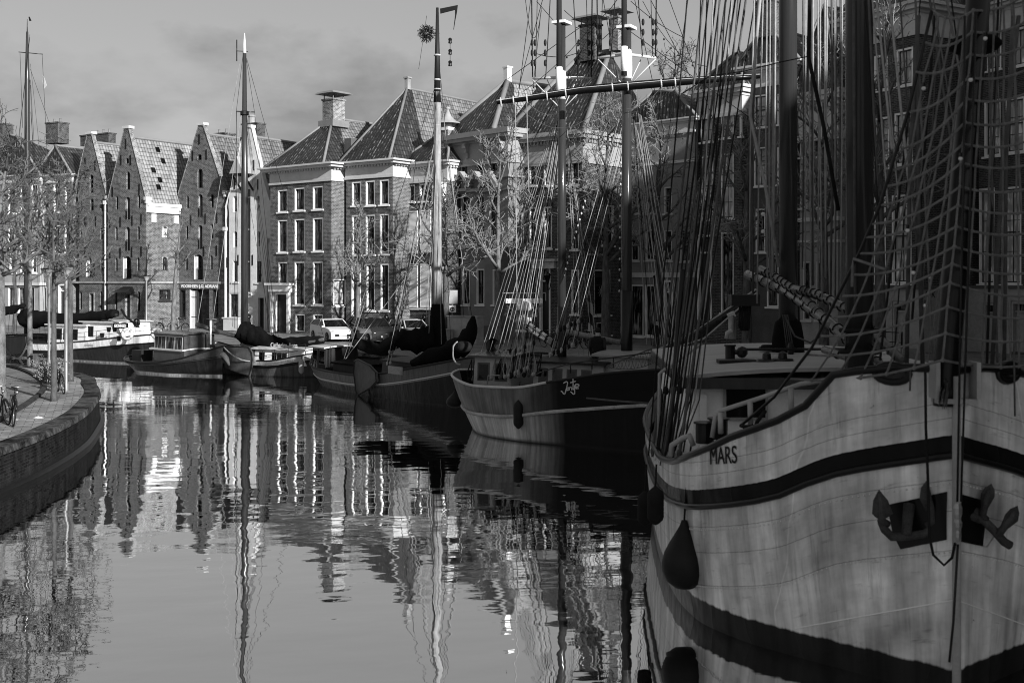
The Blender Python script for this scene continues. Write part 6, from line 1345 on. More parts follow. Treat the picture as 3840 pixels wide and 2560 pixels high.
# ---- boat 3: dark tjalk with leeboard
def tjalk():
    b = Boat('sailing_barge', 'dark tjalk with wide leeboard, furled black sails and tall pale wooden mast', (-9.6, 58.2), (.2, 45.1)); L = b.L; sd = b.side
    pr = [(0, 0), (.015, .55), (.04, 1.05), (.1, 1.6), (.2, 1.95), (.35, 2.1), (.7, 2.1), (.85, 1.8), (.94, 1.15), (.985, .5), (1, 0)]
    pw = [(0, 0), (.02, .3), (.05, .65), (.1, 1.15), (.2, 1.65), (.35, 1.9), (.7, 1.9), (.85, 1.5), (.94, .85), (.985, .3), (1, 0)]
    shr = [(0, 1.22), (.08, 1.0), (.2, .86), (.38, .84), (.55, 1.05), (.75, 1.55), (.9, 2.0), (1, 2.4)]; rf = [(0, .62), (.2, .36), (.38, .36), (.55, .55), (.75, 1.0), (1, 1.8)]
    b.hull(pr, pw, shr, hullmat('worn_tjalk_hull', .13, bands=((-3, -.06, .085), (-.05, -.03, .4), (.0, .03, .26), (.05, 3, .016)), boot=.08, boot_v=.02, rough=.35, streak=.75, rust=.6), ref=rf, rb=.4, rs=.35, bul=.4)
    b.rail(.05, 'dark_wood', name='rail_cap'); b.rail(.03, 'cream_paint', z=-.04, out=.02, name='gilt_line', ref=True)
    b.leeboard([(1334, 1352), (1345, 1345), (1392, 1368), (1417, 1395), (1420, 1430), (1400, 1451), (1348, 1481), (1341, 1470), (1332, 1400)], sd*2.2, 'worn_leeboard')
    m = b.on(1640, 1300); YM = (b.mi.inverted() @ m).y; bs = V((m.x, m.y, .9))
    b.spar([bs, V((m.x, m.y, b.px(1640, 900, YM).z)), V((m.x, m.y, b.px(1647, 560, YM).z)), V((m.x+.0, m.y, b.px(1648, 345, YM).z))], [.21, .20, .17, .15], 'pale_mast', 'mast', 14)
    b.spar([V((m.x, m.y, b.px(1648, 385, YM).z)), V((m.x, m.y, b.px(1652, 30, YM).z))], [.165, .06], 'dark_wood', 'topmast', 10)
    k = MB(); k.tube([bs, bs+V((0, 0, 1.6)), bs+V((0, 0, 3.2))], [.5, .42, .26], 12); k.build('mast_coat', 'charcoal_cloth', b.root, True)
    def S(pts, rs, name): mb = MB(); bundle(mb, [b.px(*q) for q in pts], rs); return mb.build(name, 'charcoal_cloth', b.root, True)
    S([(1322, 1285, 50), (1350, 1290, 50), (1400, 1310, 49.8), (1440, 1312, 49.6), (1490, 1270, 49.4), (1560, 1275, 49.4), (1630, 1265, 49.4)], [.12, .25, .28, .3, .38, .5, .55], 'furled_mainsail')
    S([(1775, 1185, 46.5), (1768, 1240, 46.6), (1735, 1290, 46.8), (1680, 1322, 47.2), (1600, 1345, 47.8), (1545, 1362, 48.2)], [.06, .28, .40, .42, .34, .15], 'furled_foresail')
    # wheelhouse at the stern and trunk cabin
    x = b.on(1262, 1350).x; b.cabin(x-.9, x+.6, .95, .5, 1.75, 'dark_wood', 'cream_paint', name='wheelhouse', wins=((.1, .4), (.55, .9)), wz=(.4, .9), wf='varnished_wood')
    x = b.on(1400, 1350).x; b.cabin(x-1.9, x+1.4, 1.2, .5, 1.12, 'dark_wood', 'charcoal_cloth', name='hatch_cover', over=.05); x = b.on(1540, 1350).x; b.cabin(x-.6, x+2.6, 1.2, .7, 1.5, 'dark_paint', 'dark_wood', name='hatch_cover', over=.05)
    k = MB(); p = b.px(1482, 1388, 47.4); k.beam(p-V((.55, 0, 0)), p+V((.55, 0, 0)), .05, .32); k.build('draught_board', 'deck_wood', b.root)
    b.stanchions(.03, .16, 6, .34, sd, 'dark_wood', 1, .03)
    k = MB(); p = b.px(1448, 1280, 50.5); k.lathe([(.14, -.4), (.14, .3), (.16, .32), (0, .34)], p, 10); k.build('stove_pipe', 'steel', b.root, True)
    for i, (x0, y0, x1, y1, lt) in enumerate(((1290, 1345, 1380, 1060, 1), (1296, 1345, 1640, 880, 1), (1300, 1345, 1376, 1110, 1), (1450, 1370, 1640, 480, 1), (1456, 1372, 1560, 600, 0), (1462, 1368, 1644, 460, 1), (1530, 1225, 1625, 1175, 1), (1590, 1310, 1646, 480, 1), (1600, 1312, 1650, 470, 1), (1606, 1308, 1640, 500, 1), (1655, 1290, 1644, 460, 1), (1760, 1180, 1655, 380, 1), (1770, 1190, 1660, 500, 0), (1690, 1280, 1652, 440, 0), (1570, 260, 1600, 60, 0), (1470, 1330, 1640, 420, 0), (1480, 1330, 1646, 520, 1), (1610, 1150, 1648, 300, 0), (1618, 1150, 1640, 200, 0), (1740, 1190, 1648, 250, 0))):
        b.rope(b.px(x0, y0, YM-.8+.2*(i % 3)), b.px(x1, y1, YM), .014 if lt else .012, 'rope_light' if lt else 'rope_dark', 'shroud', tackle=.6 if i in (3, 5, 7, 8) else 0)
    b.rope(b.px(1376, 1110, 51), b.px(1640, 300, YM), .012, 'rope_dark', 'shroud')
    # vane, wreath and masthead lamps
    v = [b.px(1650, 33, YM), b.px(1715, 20, YM), b.px(1712, 45, YM), b.px(1706, 75, YM), b.px(1700, 112, YM), b.px(1706, 60, YM), b.px(1706, 38, YM), b.px(1651, 52, YM)]
    mb = MB(); n = len(v); o = V((0, .03, 0)); mb.add([tuple(p) for p in v]+[tuple(p+o) for p in v], [tuple(range(n)), tuple(range(n, 2*n))]+[(i, (i+1) % n, n+(i+1) % n, n+i) for i in range(n)]); mb.build('wind_vane', 'dark_paint', b.root)
    c = b.px(1600, 126, YM); mb = MB(); rnd = random.Random(3)
    for i in range(420):
        d = V((rnd.gauss(0, 1), rnd.gauss(0, 1), rnd.gauss(0, 1))).normalized(); p = c+d*rnd.uniform(.1, .33); mb.beam(p, p+(d+V((rnd.uniform(-.6, .6), rnd.uniform(-.6, .6), rnd.uniform(-.6, .6)))).normalized()*rnd.uniform(.06, .16), .022, .012)
    mb.build('masthead_wreath', 'hair_dark', b.root); Tn(b, [(1622, 128, YM), (1648, 128, YM)], .02, 'dark_paint', 'wreath_bracket', 5)
    Tn(b, [(1688, 160, YM), (1688, 245, YM)], .012, 'dark_paint', 'lamp_rod', 5)
    for y in (155, 197, 240):
        k = MB(); k.lathe([(.06, -.1), (.09, -.09), (.07, 0), (.09, .09), (.04, .14), (0, .15)], b.px(1688, y, YM), 10); k.build('navigation_lamp', 'dark_paint', b.root)
    for y in (208, 300, 335, 470): k = MB(); k.torus((m.x, m.y, b.px(1648, y, YM).z), .13, .035, 'Z', 14, 5); k.build('mast_band', 'cream_paint', b.root)
    return b
paint('pale_mast', .26, .7, .6, 2.0, stretch=(6, 6, .6)); paint('worn_leeboard', .07, .5, .5, .9, stretch=(1, 1, .5))
B3 = tjalk()
# ---- boat 4: the tjalk with lettered sail cover
def catharina():
    b = Boat('sailing_barge', 'light banded tjalk with black sail cover lettered Catharina-Anna', (-9.9, 60.6), (-17.6, 65.0)); L = b.L; sd = b.side
    pr = [(0, 0), (.02, .6), (.06, 1.1), (.14, 1.6), (.3, 1.9), (.7, 1.9), (.85, 1.6), (.94, 1.0), (.985, .45), (1, 0)]
    pw = [(q, v*.85) for q, v in pr]
    shr = [(0, 1.35), (.1, 1.12), (.3, .85), (.6, .85), (.85, 1.2), (1, 1.7)]; rf = [(0, .95), (.1, .78), (.3, .56), (.6, .56), (.85, .8), (1, 1.2)]
    b.hull(pr, pw, shr, hullmat('banded_tjalk_hull', .07, bands=((-3, -.02, .34), (-.03, .12, .008)), boot=.06, boot_v=.03, rough=.35, streak=.5, rust=.4), ref=rf, bul=.3)
    b.rail(.04, 'black_paint', name='rail_cap'); b.rail(.035, 'black_paint', z=.05, out=.02, name='rubbing_strake', ref=True)
    b.leeboard([(842, 1294), (870, 1296), (938, 1300), (950, 1322), (953, 1348), (948, 1380), (940, 1410), (905, 1402), (868, 1390), (846, 1380)], sd*2.0, 'worn_leeboard')
    m = b.on(917, 1300); YM = (b.mi.inverted() @ m).y; bs = V((m.x, m.y, .6))
    b.spar([bs, V((m.x, m.y, b.px(917, 700, YM).z)), V((m.x, m.y, b.px(917, 200, YM).z))], [.20, .19, .10], 'weathered_mast', 'mast', 14); b.spar([V((m.x, m.y, b.px(917, 200, YM).z)), V((m.x, m.y, b.px(917, 125, YM).z))], [.11, .02], 'white_paint', 'masthead', 10)
    Tn(b, [(886, 418, YM), (955, 421, YM)], .03, 'dark_paint', 'spreader'); Tn(b, [(886, 192, YM), (930, 194, YM)], .02, 'dark_paint', 'spreader'); Tn(b, [(888, 150, YM), (888, 230, YM)], .03, 'dark_paint', 'masthead_aerial', 6)
    k = MB(); k.lathe([(.24, -.1), (.24, .1), (.2, .12)], (m.x, m.y, b.px(917, 425, YM).z), 12); k.build('mast_band', 'dark_paint', b.root)
    mb = MB(); bundle(mb, [b.px(*q) for q in ((908, 1240, 63), (940, 1252, 62.8), (975, 1268, 62.5), (1010, 1283, 62.2), (1060, 1290, 61.9), (1120, 1287, 61.4), (1170, 1280, 61), (1212, 1274, 60.7))], [.58, .55, .48, .42, .38, .36, .30, .18]); cv = mb.build('sail_cover', 'charcoal_cloth', b.root, True)
    p, q = b.px(1012, 1294, 61.4), b.px(1118, 1296, 60.7); text_mesh('lettering', 'Catharina-Anna', .36, 'cream_paint', cv, frame((p+q)/2+V((0, 0, 0)), (q-p), (0, 0, 1)), xs=.75, bold=.01)
    Tn(b, [(905, 1290, 63.2), (1000, 1308, 62), (1215, 1272, 60.5)], .10, 'varnished_wood', 'boom')
    Tn(b, [(735, 1215, 61.5), (800, 1238, 62), (905, 1265, 63)], .12, 'varnished_wood', 'bowsprit')
    x = b.on(1090, 1320).x; b.cabin(x-1.9, x+1.6, 1.15, .6, 1.4, 'white_paint', 'cream_paint', name='cabin', wins=((.36, .42), (.46, .52), (.56, .62), (.8, .88)), wz=(.25, .75), wf='dark_paint')
    x = b.on(985, 1330).x; b.cabin(x-1.2, x+.9, 1.0, .5, 1.0, 'varnished_wood', 'deck_wood', name='hatch_cover'); 
    x = b.on(1155, 1320).x; k = MB(); p, q = b.px(1135, 1312, 59.2), b.px(1150, 1312, 59.1); 
    k = MB(); p, q = b.px(1196, 1316, 58.7), b.px(1250, 1312, 58.3); k.beam(p, q, .05, .42); nb = k.build('number_board', 'cream_paint', b.root); text_mesh('lettering', '03030834', .24, 'black_paint', nb, frame((p+q)/2+V((0, sd*.04, -.02)), (q-p), (0, 0, 1)), xs=.7, bold=.004)
    b.stanchions(.06, .74, 9, .55, sd, 'dark_paint', 2, .018)
    for i, (x0, y0, x1, y1, lt) in enumerate(((905, 1250, 912, 430, 0), (795, 1225, 905, 420, 1), (740, 1216, 900, 230, 1), (1035, 1260, 921, 420, 0), (1044, 1262, 923, 420, 0), (1026, 1260, 920, 430, 0), (1020, 1262, 925, 700, 0), (1010, 1258, 919, 420, 0), (880, 1230, 887, 420, 0), (872, 1225, 910, 430, 0), (955, 425, 920, 200, 0), (886, 420, 912, 200, 0), (1030, 1180, 955, 425, 0), (890, 1240, 886, 420, 0), (1215, 1270, 925, 220, 0), (860, 1215, 900, 500, 1))):
        b.rope(b.px(x0, y0, YM-.9), b.px(x1, y1, YM), .012, 'rope_light' if lt else 'rope_dark', 'shroud')
    b.rope(b.px(838, 1300, 60.6), b.px(972, 1347, 60.5), .035, 'rope_light', 'mooring_rope', .35, 5)
    return b
paint('weathered_mast', .032, .25, .5, 1.2, stretch=(6, 6, .3))
B4 = catharina()
fender(1130, 1346, 1402, 58.2, .14, 'grey sausage fender on the banded side of the tjalk with lettered cover', mat='stone_grey', kind='sausage', rope=[(1130, 1335, 58.4)])
# ---- boat 5: small dark motor barge
def motor_barge():
    b = Boat('motor_barge', 'small dark motor barge with varnished wheelhouse and sharp white tipped bow', (-21.7, 66.0), (-15.35, 60.4)); sd = b.side
    pr = [(0, 0), (.02, .7), (.06, 1.15), (.15, 1.5), (.35, 1.7), (.6, 1.65), (.8, 1.15), (.92, .5), (1, 0)]; pw = [(0, 0), (.03, .2), (.08, .6), (.18, 1.2), (.35, 1.5), (.6, 1.4), (.8, .85), (.92, .33), (1, 0)]
    shr = [(0, .78), (.1, .64), (.3, .6), (.55, .7), (.75, .92), (.9, 1.32), (1, 1.62)]; rf = [(0, .58), (.3, .46), (.55, .54), (.8, .78), (1, 1.05)]
    b.hull(pr, pw, shr, hullmat('dark_barge_hull', .012, bands=((-3, -.05, .035), (-.03, .03, .10)), boot=.1, boot_v=.16, rough=.25, streak=.5), ref=rf, rb=.05, rs=.7, bul=.2)
    b.rail(.05, 'dark_paint', name='rail_cap'); b.rail(.045, 'dark_wood', z=.0, out=.03, name='rubbing_strake', ref=True, q0=0, q1=.99)
    x = b.on(694, 1260).x; b.cabin(x-1.55, x+1.45, 1.0, .7, 2.15, 'varnished_wood', 'varnished_wood', name='wheelhouse', wins=((.03, .13), (.15, .25), (.27, .37), (.42, .66), (.70, .92)), wz=(.42, .92), glass='window_glass', wf='wheelhouse_trim')
    x = b.on(702, 1330).x; b.cabin(x-2.0, x+1.1, .95, .5, 1.30, 'varnished_wood', 'cream_paint', name='trunk_cabin', wins=((.06, .2), (.26, .38), (.44, .56), (.64, .86)), wz=(.3, .8))
    x = b.on(560, 1340).x; k = MB(); k.box(x-.5, x+.5, -.8, .8, .5, 1.15); k.build('engine_casing', 'dark_wood', b.root)
    for i in range(7):
        p = b.px(575+i*9, 1340, 63.2); k = MB(); k.tube([p, p+V((0, 0, .55))], .025, 5); k.build('stanchion', 'cream_paint', b.root)
    Tn(b, [(572, 1312, 63.2), (635, 1310, 63)], .025, 'varnished_wood', 'guard_rail', 6); Tn(b, [(592, 1335, 63.2), (595, 1262, 63.2), (590, 1225, 63.2)], .035, 'galvanised', 'flag_pole', 6)
    Tn(b, [(790, 1290, 61.6), (790, 1200, 61.6)], .05, 'white_paint', 'signal_mast', 8); Tn(b, [(775, 1195, 61.6), (815, 1198, 61.6)], .02, 'galvanised', 'signal_arm', 6)
    k = MB(); p = b.px(800, 1335, 60.9); q = b.px(838, 1330, 60.45); k.tube([p, q, b.px(850, 1345, 60.3), b.px(860, 1370, 60.3)], [.08, .16, .14, .05], 8); k.build('bow_fender', 'rope_grey', b.root, True)
    k = MB(); k.torus(b.px(636, 1325, 63), .30, .07, 'Y', 18, 6); k.build('tyre', 'rubber', b.root, True)
    return b
paint('wheelhouse_trim', .40, .35, .2)
B5 = motor_barge()
fender(588, 1364, 1384, 63.4, .22, 'pale round fender low on the small dark motor barge', mat='stone_grey', kind='ball')
# ---- boat 6: long barge with white cabin
def groningen():
    b = Boat('house_barge', 'long barge with white cabin, white rail strip and dark sail cover, nameplate GRONINGEN', (-34.6, 78.3), (-20.1, 69.4)); sd = b.side
    pr = [(0, 0), (.015, .8), (.05, 1.4), (.12, 1.9), (.3, 2.1), (.7, 2.1), (.85, 1.8), (.94, 1.1), (.985, .5), (1, 0)]; pw = [(q, v*.82) for q, v in pr]
    shr = [(0, 1.35), (.15, 1.05), (.35, 1.05), (.6, 1.28), (.82, 1.65), (1, 1.95)]; rf = [(0, .95), (.15, .62), (.35, .58), (.6, .85), (.82, 1.2), (1, 1.45)]
    b.hull(pr, pw, shr, hullmat('barge_hull', .02, bands=((-3, .0, .62), (.02, .08, .008)), boot=.09, boot_v=.13, rough=.22, streak=.45), ref=rf, rb=.2, bul=.25)
    b.rail(.05, 'dark_wood', name='rail_cap'); b.rail(.04, 'dark_paint', z=.04, out=.02, name='rubbing_strake', ref=True)
    xs = b.on(318, 1250).x; b.cabin(xs-2.0, xs+1.9, 1.35, .8, 2.2, 'white_paint', 'cream_paint', name='cabin', wins=((.22, .36), (.42, .56), (.62, .76)), wz=(.38, .82), wf='varnished_wood')
    xf = b.on(405, 1250).x; b.cabin(xf-1.0, xf+2.6, 1.25, 1.0, 2.45, 'white_paint', 'cream_paint', name='wheelhouse', wins=((.1, .3),), wz=(.4, .8))
    xb = b.on(215, 1260).x; b.cabin(xb-2.6, xb+1.6, 1.2, .7, 1.35, 'dark_wood', 'charcoal_cloth', name='hatch_cover')
    k = MB(); p, q = b.px(425, 1222, 69.2), b.px(480, 1222, 68.6); k.beam(p, q, .05, .34); nb = k.build('name_board', 'black_paint', b.root); text_mesh('lettering', 'GRONINGEN', .27, 'white_paint', nb, frame((p+q)/2+V((0, sd*.04, 0)), (q-p), (0, 0, 1)), xs=.62, bold=.006)
    k = MB(); k.box(b.px(318, 1292, 71).x, b.px(354, 1292, 70.6).x, sd*2.06-.02, sd*2.06+.06, b.px(336, 1296, 71).z, b.px(336, 1289, 71).z); k.build('scupper', 'grey_paint', b.root)
    b.leeboard([(24, 1258), (104, 1262), (106, 1300), (85, 1325), (45, 1330), (26, 1300)], sd*2.2, 'dark_wood')
    m = b.on(102, 1280); YM = (b.mi.inverted() @ m).y; b.spar([V((m.x, m.y, .7)), V((m.x, m.y, b.px(110, 700, YM).z)), V((m.x, m.y, b.px(116, 300, YM).z)), V((m.x, m.y, b.px(113, 120, YM).z))], [.21, .2, .16, .07], 'weathered_mast', 'mast', 12)
    b.spar([V((m.x, m.y, b.px(113, 130, YM).z)), V((m.x, m.y, b.px(110, 72, YM).z))], [.04, .015], 'dark_paint', 'masthead', 8); Tn(b, [(70, 196, YM), (160, 204, YM)], .03, 'dark_paint', 'spreader', 6); k = MB(); p = b.px(110, 80, YM); k.hexa([p, p+V((.2, 0, 0)), p+V((.2, .03, 0)), p+V((0, .03, 0))], [p+V((-.1, 0, .3)), p+V((0, 0, .3)), p+V((0, .03, .3)), p+V((-.1, .03, .3))]); k.build('wind_vane', 'dark_paint', b.root)
    fl = MB(); v = [b.px(*q) for q in ((157, 285, YM), (160, 282, YM), (168, 300, YM), (174, 322, YM), (166, 333, YM), (159, 305, YM))]; fl.add([tuple(p) for p in v]+[tuple(p+V((0, .04, 0))) for p in v], [tuple(range(6)), tuple(range(6, 12))]+[(i, (i+1) % 6, 6+(i+1) % 6, 6+i) for i in range(6)]); fl.build('pennant', 'grey_paint', b.root)
    mb = MB(); bundle(mb, [b.px(*q) for q in ((92, 1190, 76), (130, 1198, 75.4), (180, 1195, 74.6), (240, 1200, 73.6), (320, 1190, 72.4), (400, 1180, 71.2), (434, 1174, 70.7))], [.62, .6, .5, .42, .32, .28, .26]); mb.build('sail_cover', 'charcoal_cloth', b.root, True)
    mb = MB(); bundle(mb, [b.px(*q) for q in ((10, 1166, 77), (50, 1158, 76.6), (92, 1145, 76))], [.3, .28, .12]); mb.build('sail_cover', 'charcoal_cloth', b.root, True)
    Tn(b, [(90, 1212, 76), (440, 1180, 70.6)], .09, 'dark_wood', 'boom', 8)
    for i, (x0, y0, x1, y1) in enumerate(((30, 1250, 108, 330), (44, 1250, 112, 300), (60, 1255, 110, 420), (150, 1260, 114, 320), (170, 1262, 114, 300), (182, 1262, 115, 420), (434, 1172, 114, 260), (5, 1100, 112, 140), (85, 480, 75, 200), (180, 640, 158, 204), (60, 640, 112, 130), (220, 1230, 114, 240))): b.rope(b.px(x0, y0, YM-1), b.px(x1, y1, YM), .013, 'rope_dark', 'shroud')
    b.stanchions(.08, .95, 14, .55, sd, 'dark_paint', 2, .018)
    for x, y, Y in ((408, 1236, 70.2), (383, 1258, 70.4), (430, 1236, 69.6), (446, 1270, 69.0)): k = MB(); p = b.px(x, y, Y); k.lathe([(.10, -.14), (.15, .14), (.16, .16), (0, .14)], p, 10); k.build('flower_pot', 'dark_paint', b.root)
    k = MB(); p = b.px(512, 1210, 68.6); k.torus(p, .22, .07, 'Y', 16, 6); k.ball(p, .12, 8); k.build('windlass', 'dark_paint', b.root, True); Tn(b, [(455, 1160, 69.5), (470, 1185, 69.3), (520, 1225, 68.5)], .07, 'dark_paint', 'davit', 8)
    k = MB(); k.tube(sag(b.px(26, 1300, 75.3), b.px(104, 1285, 73.4), .9, 10), .06, 6); k.build('mooring_chain', 'rope_grey', b.root)
    return b
B6 = groningen()
ring_buoy(477, 1252, 68.4, .36, 'white lifebuoy hanging at the front of the white cabin barge')
ring_buoy(588, 1250, 66.4, .33, 'white lifebuoy at the bow rail between the barge and the small motor barge')
# ------------------------------------------------------------------ trees
def tree(label, base, h, trunk_r, trunk_h, spread, seed, n1=8, n2=6, n3=6, n4=4, lean=(0, 0), bark='bark', twig='twig', up=.35, group='bare street trees', tw=.009, knobs=False, trunk_pts=None):
    rnd = random.Random(seed); root = empty('tree', base, 0, label, 'tree', group); T_, C_ = MB(), MB()
    def walk(p, d, ln, n, wob, lift):
        pts = [V(p)]; d = V(d).normalized()
        for i in range(n):
            d = (d+V((rnd.gauss(0, wob), rnd.gauss(0, wob), rnd.gauss(0, wob*.7)+lift))).normalized(); pts.append(pts[-1]+d*ln/n)
        return pts
    def rad(r0, r1, n): return [r0+(r1-r0)*i/(n-1) for i in range(n)]
    tp = trunk_pts or [V((0, 0, 0)), V((lean[0]*.3, lean[1]*.3, trunk_h*.4)), V((lean[0]*.7, lean[1]*.7, trunk_h*.75)), V((lean[0], lean[1], trunk_h)), V((lean[0]*1.2, lean[1]*1.2, trunk_h+(h-trunk_h)*.45)), V((lean[0]*1.2+.2, lean[1]*1.2, h*.93))]
    T_.tube(smooth3(tp, 4), [trunk_r*(1.25 if i == 0 else 1-.85*(i/(len(tp)*4-4))**1.3) for i in range((len(tp)-1)*4+1)], 8)
    st = smooth3(tp, 6); zs0 = trunk_h*.85
    cand = [p for p in st if p.z > zs0]
    for i in range(n1):
        p = cand[int(i*len(cand)/n1)]; f = (p.z-zs0)/max(.1, h-zs0); a = i*2.4+rnd.uniform(-.5, .5)
        ln = spread*(1-.55*f)*rnd.uniform(.75, 1.15); L1 = walk(p, (cos(a), sin(a), up+f*.8), ln, 5, .16, .05); r1 = trunk_r*.42*(1-.5*f)
        T_.tube(L1, rad(r1, r1*.35, 6), 6)
        if knobs: T_.ball(L1[-1], r1*.7, 6)
        for j in range(n2):
            t = .25+.75*(j+rnd.random())/n2; k = min(4, int(t*5)); q = L1[k].lerp(L1[k+1], t*5-k) if k < 5 else L1[-1]
            dd = (L1[k+1]-L1[k]).normalized(); pd = dd.orthogonal().normalized(); pd.rotate(Matrix.Rotation(rnd.uniform(0, 2*pi), 3, dd)); L2 = walk(q, dd*.7+pd*.8+V((0, 0, .2)), ln*rnd.uniform(.35, .6), 5, .2, .04); r2 = r1*.42
            C_.tube(L2, rad(r2, r2*.35, 6), 4, False)
            for m in range(n3):
                q2 = L2[1+m % 5]; dd2 = (L2[min(5, 2+m % 5)]-L2[m % 5]).normalized(); pd2 = dd2.orthogonal().normalized(); pd2.rotate(Matrix.Rotation(rnd.uniform(0, 2*pi), 3, dd2)); L3 = walk(q2, dd2*.6+pd2*.9+V((0, 0, .15)), ln*rnd.uniform(.16, .34), 4, .22, .03)
                C_.tube(L3, rad(max(tw*1.5, r2*.35), tw, 5), 3, False)
                for o in range(n4):
                    q3 = L3[1+o % 4]; dd3 = (L3[-1]-L3[0]).normalized(); v = V((rnd.gauss(0, 1), rnd.gauss(0, 1), rnd.gauss(.25, .8))).normalized(); L4 = walk(q3, dd3*.5+v*.9, ln*rnd.uniform(.07, .17), 2, .2, 0); C_.tube(L4, [tw, tw*.8, tw*.6], 3, False)
    T_.build('trunk', bark, root, True); C_.build('crown', twig, root); return root
def gp(x, y, zg): Y = F*(HZ-zg)/(y-HY); return V(((x-CX)*Y/F, Y, zg))
LB_ = 1.1
tree('lit bare tree on the left quay whose forked crown spreads behind the nearer lamp post', gp(202, 1503, LB_), 7.6, .105, 4.4, 1.75, 3, n1=11, n2=6, n3=5, n4=2, tw=.0115)
tree('half shadowed bare tree with dark trunk just left of the quay corner', gp(263, 1430, LB_), 8.2, .13, 4.6, 1.9, 4, n1=11, n2=6, n3=5, n4=2, bark='bark', tw=.0115)
tree('thick pale trunked tree cut by the left edge beside the leaning bicycles', gp(2, 1490, LB_), 8.6, .2, 4.8, 2.6, 5, n1=11, n2=6, n3=5, n4=2, bark='bark_pale', tw=.0115)
tree('bare tree at the far tip of the left quay by the mooring post', gp(112, 1374, LB_), 9.2, .135, 4.6, 2.7, 6, n1=11, n2=6, n3=5, n4=2, bark='bark_pale', tw=.0115)
tree('slim bare tree before the sunny plastered house on the far quay', gp(56, 1262, ST), 8.5, .16, 5.0, 2.8, 8, n1=9, n2=5, n3=5, n4=2, tw=.0115)
tree('tall bare tree with fine upswept twigs behind the tall mast at far left', gp(-60, 1400, LB_), 11.5, .2, 6, 4.2, 28, n1=10, n2=5, n3=5, n4=2, tw=.0115, up=.6)
Yt = 88.0; b0 = P(648, 1233, Yt); b0.z = ST
tree('small pruned tree with a forked crown in front of the lettered warehouse', b0, 9.6, .2, 5.6, 2.0, 12, n1=7, n2=4, n3=3, n4=2, tw=.013, up=.6, bark='bark_pale', trunk_pts=[V((0, 0, 0)), V((.1, 0, 2.5)), V((.25, 0, 4.8)), V((.35, 0, 5.6)), V((.5, 0, 7.4)), V((.55, 0, 9.4))])
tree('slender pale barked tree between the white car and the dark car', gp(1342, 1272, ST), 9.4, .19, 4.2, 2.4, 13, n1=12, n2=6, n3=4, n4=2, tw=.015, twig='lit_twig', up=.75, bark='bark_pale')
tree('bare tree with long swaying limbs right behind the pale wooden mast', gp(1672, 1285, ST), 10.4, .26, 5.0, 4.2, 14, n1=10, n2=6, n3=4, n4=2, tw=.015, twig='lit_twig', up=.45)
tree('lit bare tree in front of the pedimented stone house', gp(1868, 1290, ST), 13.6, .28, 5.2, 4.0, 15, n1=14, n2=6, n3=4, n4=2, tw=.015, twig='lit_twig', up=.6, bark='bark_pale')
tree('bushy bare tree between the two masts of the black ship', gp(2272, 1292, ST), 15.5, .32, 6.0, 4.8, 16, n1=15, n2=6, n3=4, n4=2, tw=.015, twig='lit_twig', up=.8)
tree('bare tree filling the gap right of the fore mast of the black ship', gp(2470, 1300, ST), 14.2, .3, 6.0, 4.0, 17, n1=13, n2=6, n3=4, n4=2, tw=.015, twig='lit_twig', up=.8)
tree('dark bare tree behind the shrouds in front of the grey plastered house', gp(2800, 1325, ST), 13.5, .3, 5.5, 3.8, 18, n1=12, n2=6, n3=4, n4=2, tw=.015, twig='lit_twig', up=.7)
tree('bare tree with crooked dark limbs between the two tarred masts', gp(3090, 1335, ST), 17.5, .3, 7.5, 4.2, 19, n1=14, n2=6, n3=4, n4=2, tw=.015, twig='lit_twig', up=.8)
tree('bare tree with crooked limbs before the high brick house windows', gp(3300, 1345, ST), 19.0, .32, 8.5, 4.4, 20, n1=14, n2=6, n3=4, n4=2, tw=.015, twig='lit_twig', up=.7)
tree('fine twigged bare tree standing behind the roofs', V((14.6, 104, ST)), 25, .4, 12, 5.5, 21, n1=12, n2=6, n3=5, n4=3, tw=.022, up=1.2)
# shrub on the quay
rnd = random.Random(5); p0 = gp(190, 1442, LB_); r = empty('shrub', p0, 0, 'low leafy evergreen shrub behind the near lit tree on the quay', 'shrub'); mb = MB(); st = MB()
for i in range(60):
    a = rnd.uniform(0, 2*pi); d = V((cos(a)*rnd.uniform(.2, .9), sin(a)*rnd.uniform(.2, .9), rnd.uniform(.5, 1.1))); q = d*rnd.uniform(.7, 1.0); st.tube([(0, 0, 0), q*.5, q], .012, 3)
    for j in range(26):
        c = q*rnd.uniform(.45, 1.05)+V((rnd.gauss(0, .07), rnd.gauss(0, .07), rnd.gauss(0, .07))); u = V((rnd.gauss(0, 1), rnd.gauss(0, 1), rnd.gauss(0, 1))).normalized(); w_ = u.orthogonal().normalized(); mb.poly([c-u*.05, c+w_*.02, c+u*.05, c-w_*.02])
paint('shrub_leaf', .16, .6, .4, 5); mb.build('foliage', 'shrub_leaf', r); st.build('stem', 'bark', r)
# ------------------------------------------------------------------ lamp posts
def lamp(label, base, h, hr=.37, rr=.085):
    r = empty('street_lamp', base, 0, label, 'street lamp', 'lamp posts of the quays'); mb = MB(); mb.lathe([(rr*1.4, 0), (rr*1.4, .25), (rr, .3), (rr*.95, h*.5), (rr*.9, h-.36)], n=14); mb.build('post', 'galvanised', r, True)
    mb = MB(); mb.lathe([(rr*.9, h-.36), (rr*1.5, h-.34), (rr*1.6, h-.25), (hr*.62, h-.14), (hr*.95, h-.03)], n=20); mb.build('reflector', 'grey_paint', r, True); mb = MB(); mb.lathe([(hr*.95, h-.03), (hr, h), (hr*.96, h+.035), (hr*.5, h+.06), (0, h+.07)], n=20); mb.build('lamp_cap', 'dark_paint', r, True)
lamp('thick grey lamp post with flared head nearest on the left quay', gp(248, 1465, LB_), 4.55, rr=.07); lamp('slimmer grey lamp post with flared head further back on the left quay', gp(184, 1372, LB_), 4.55, .38, .065)
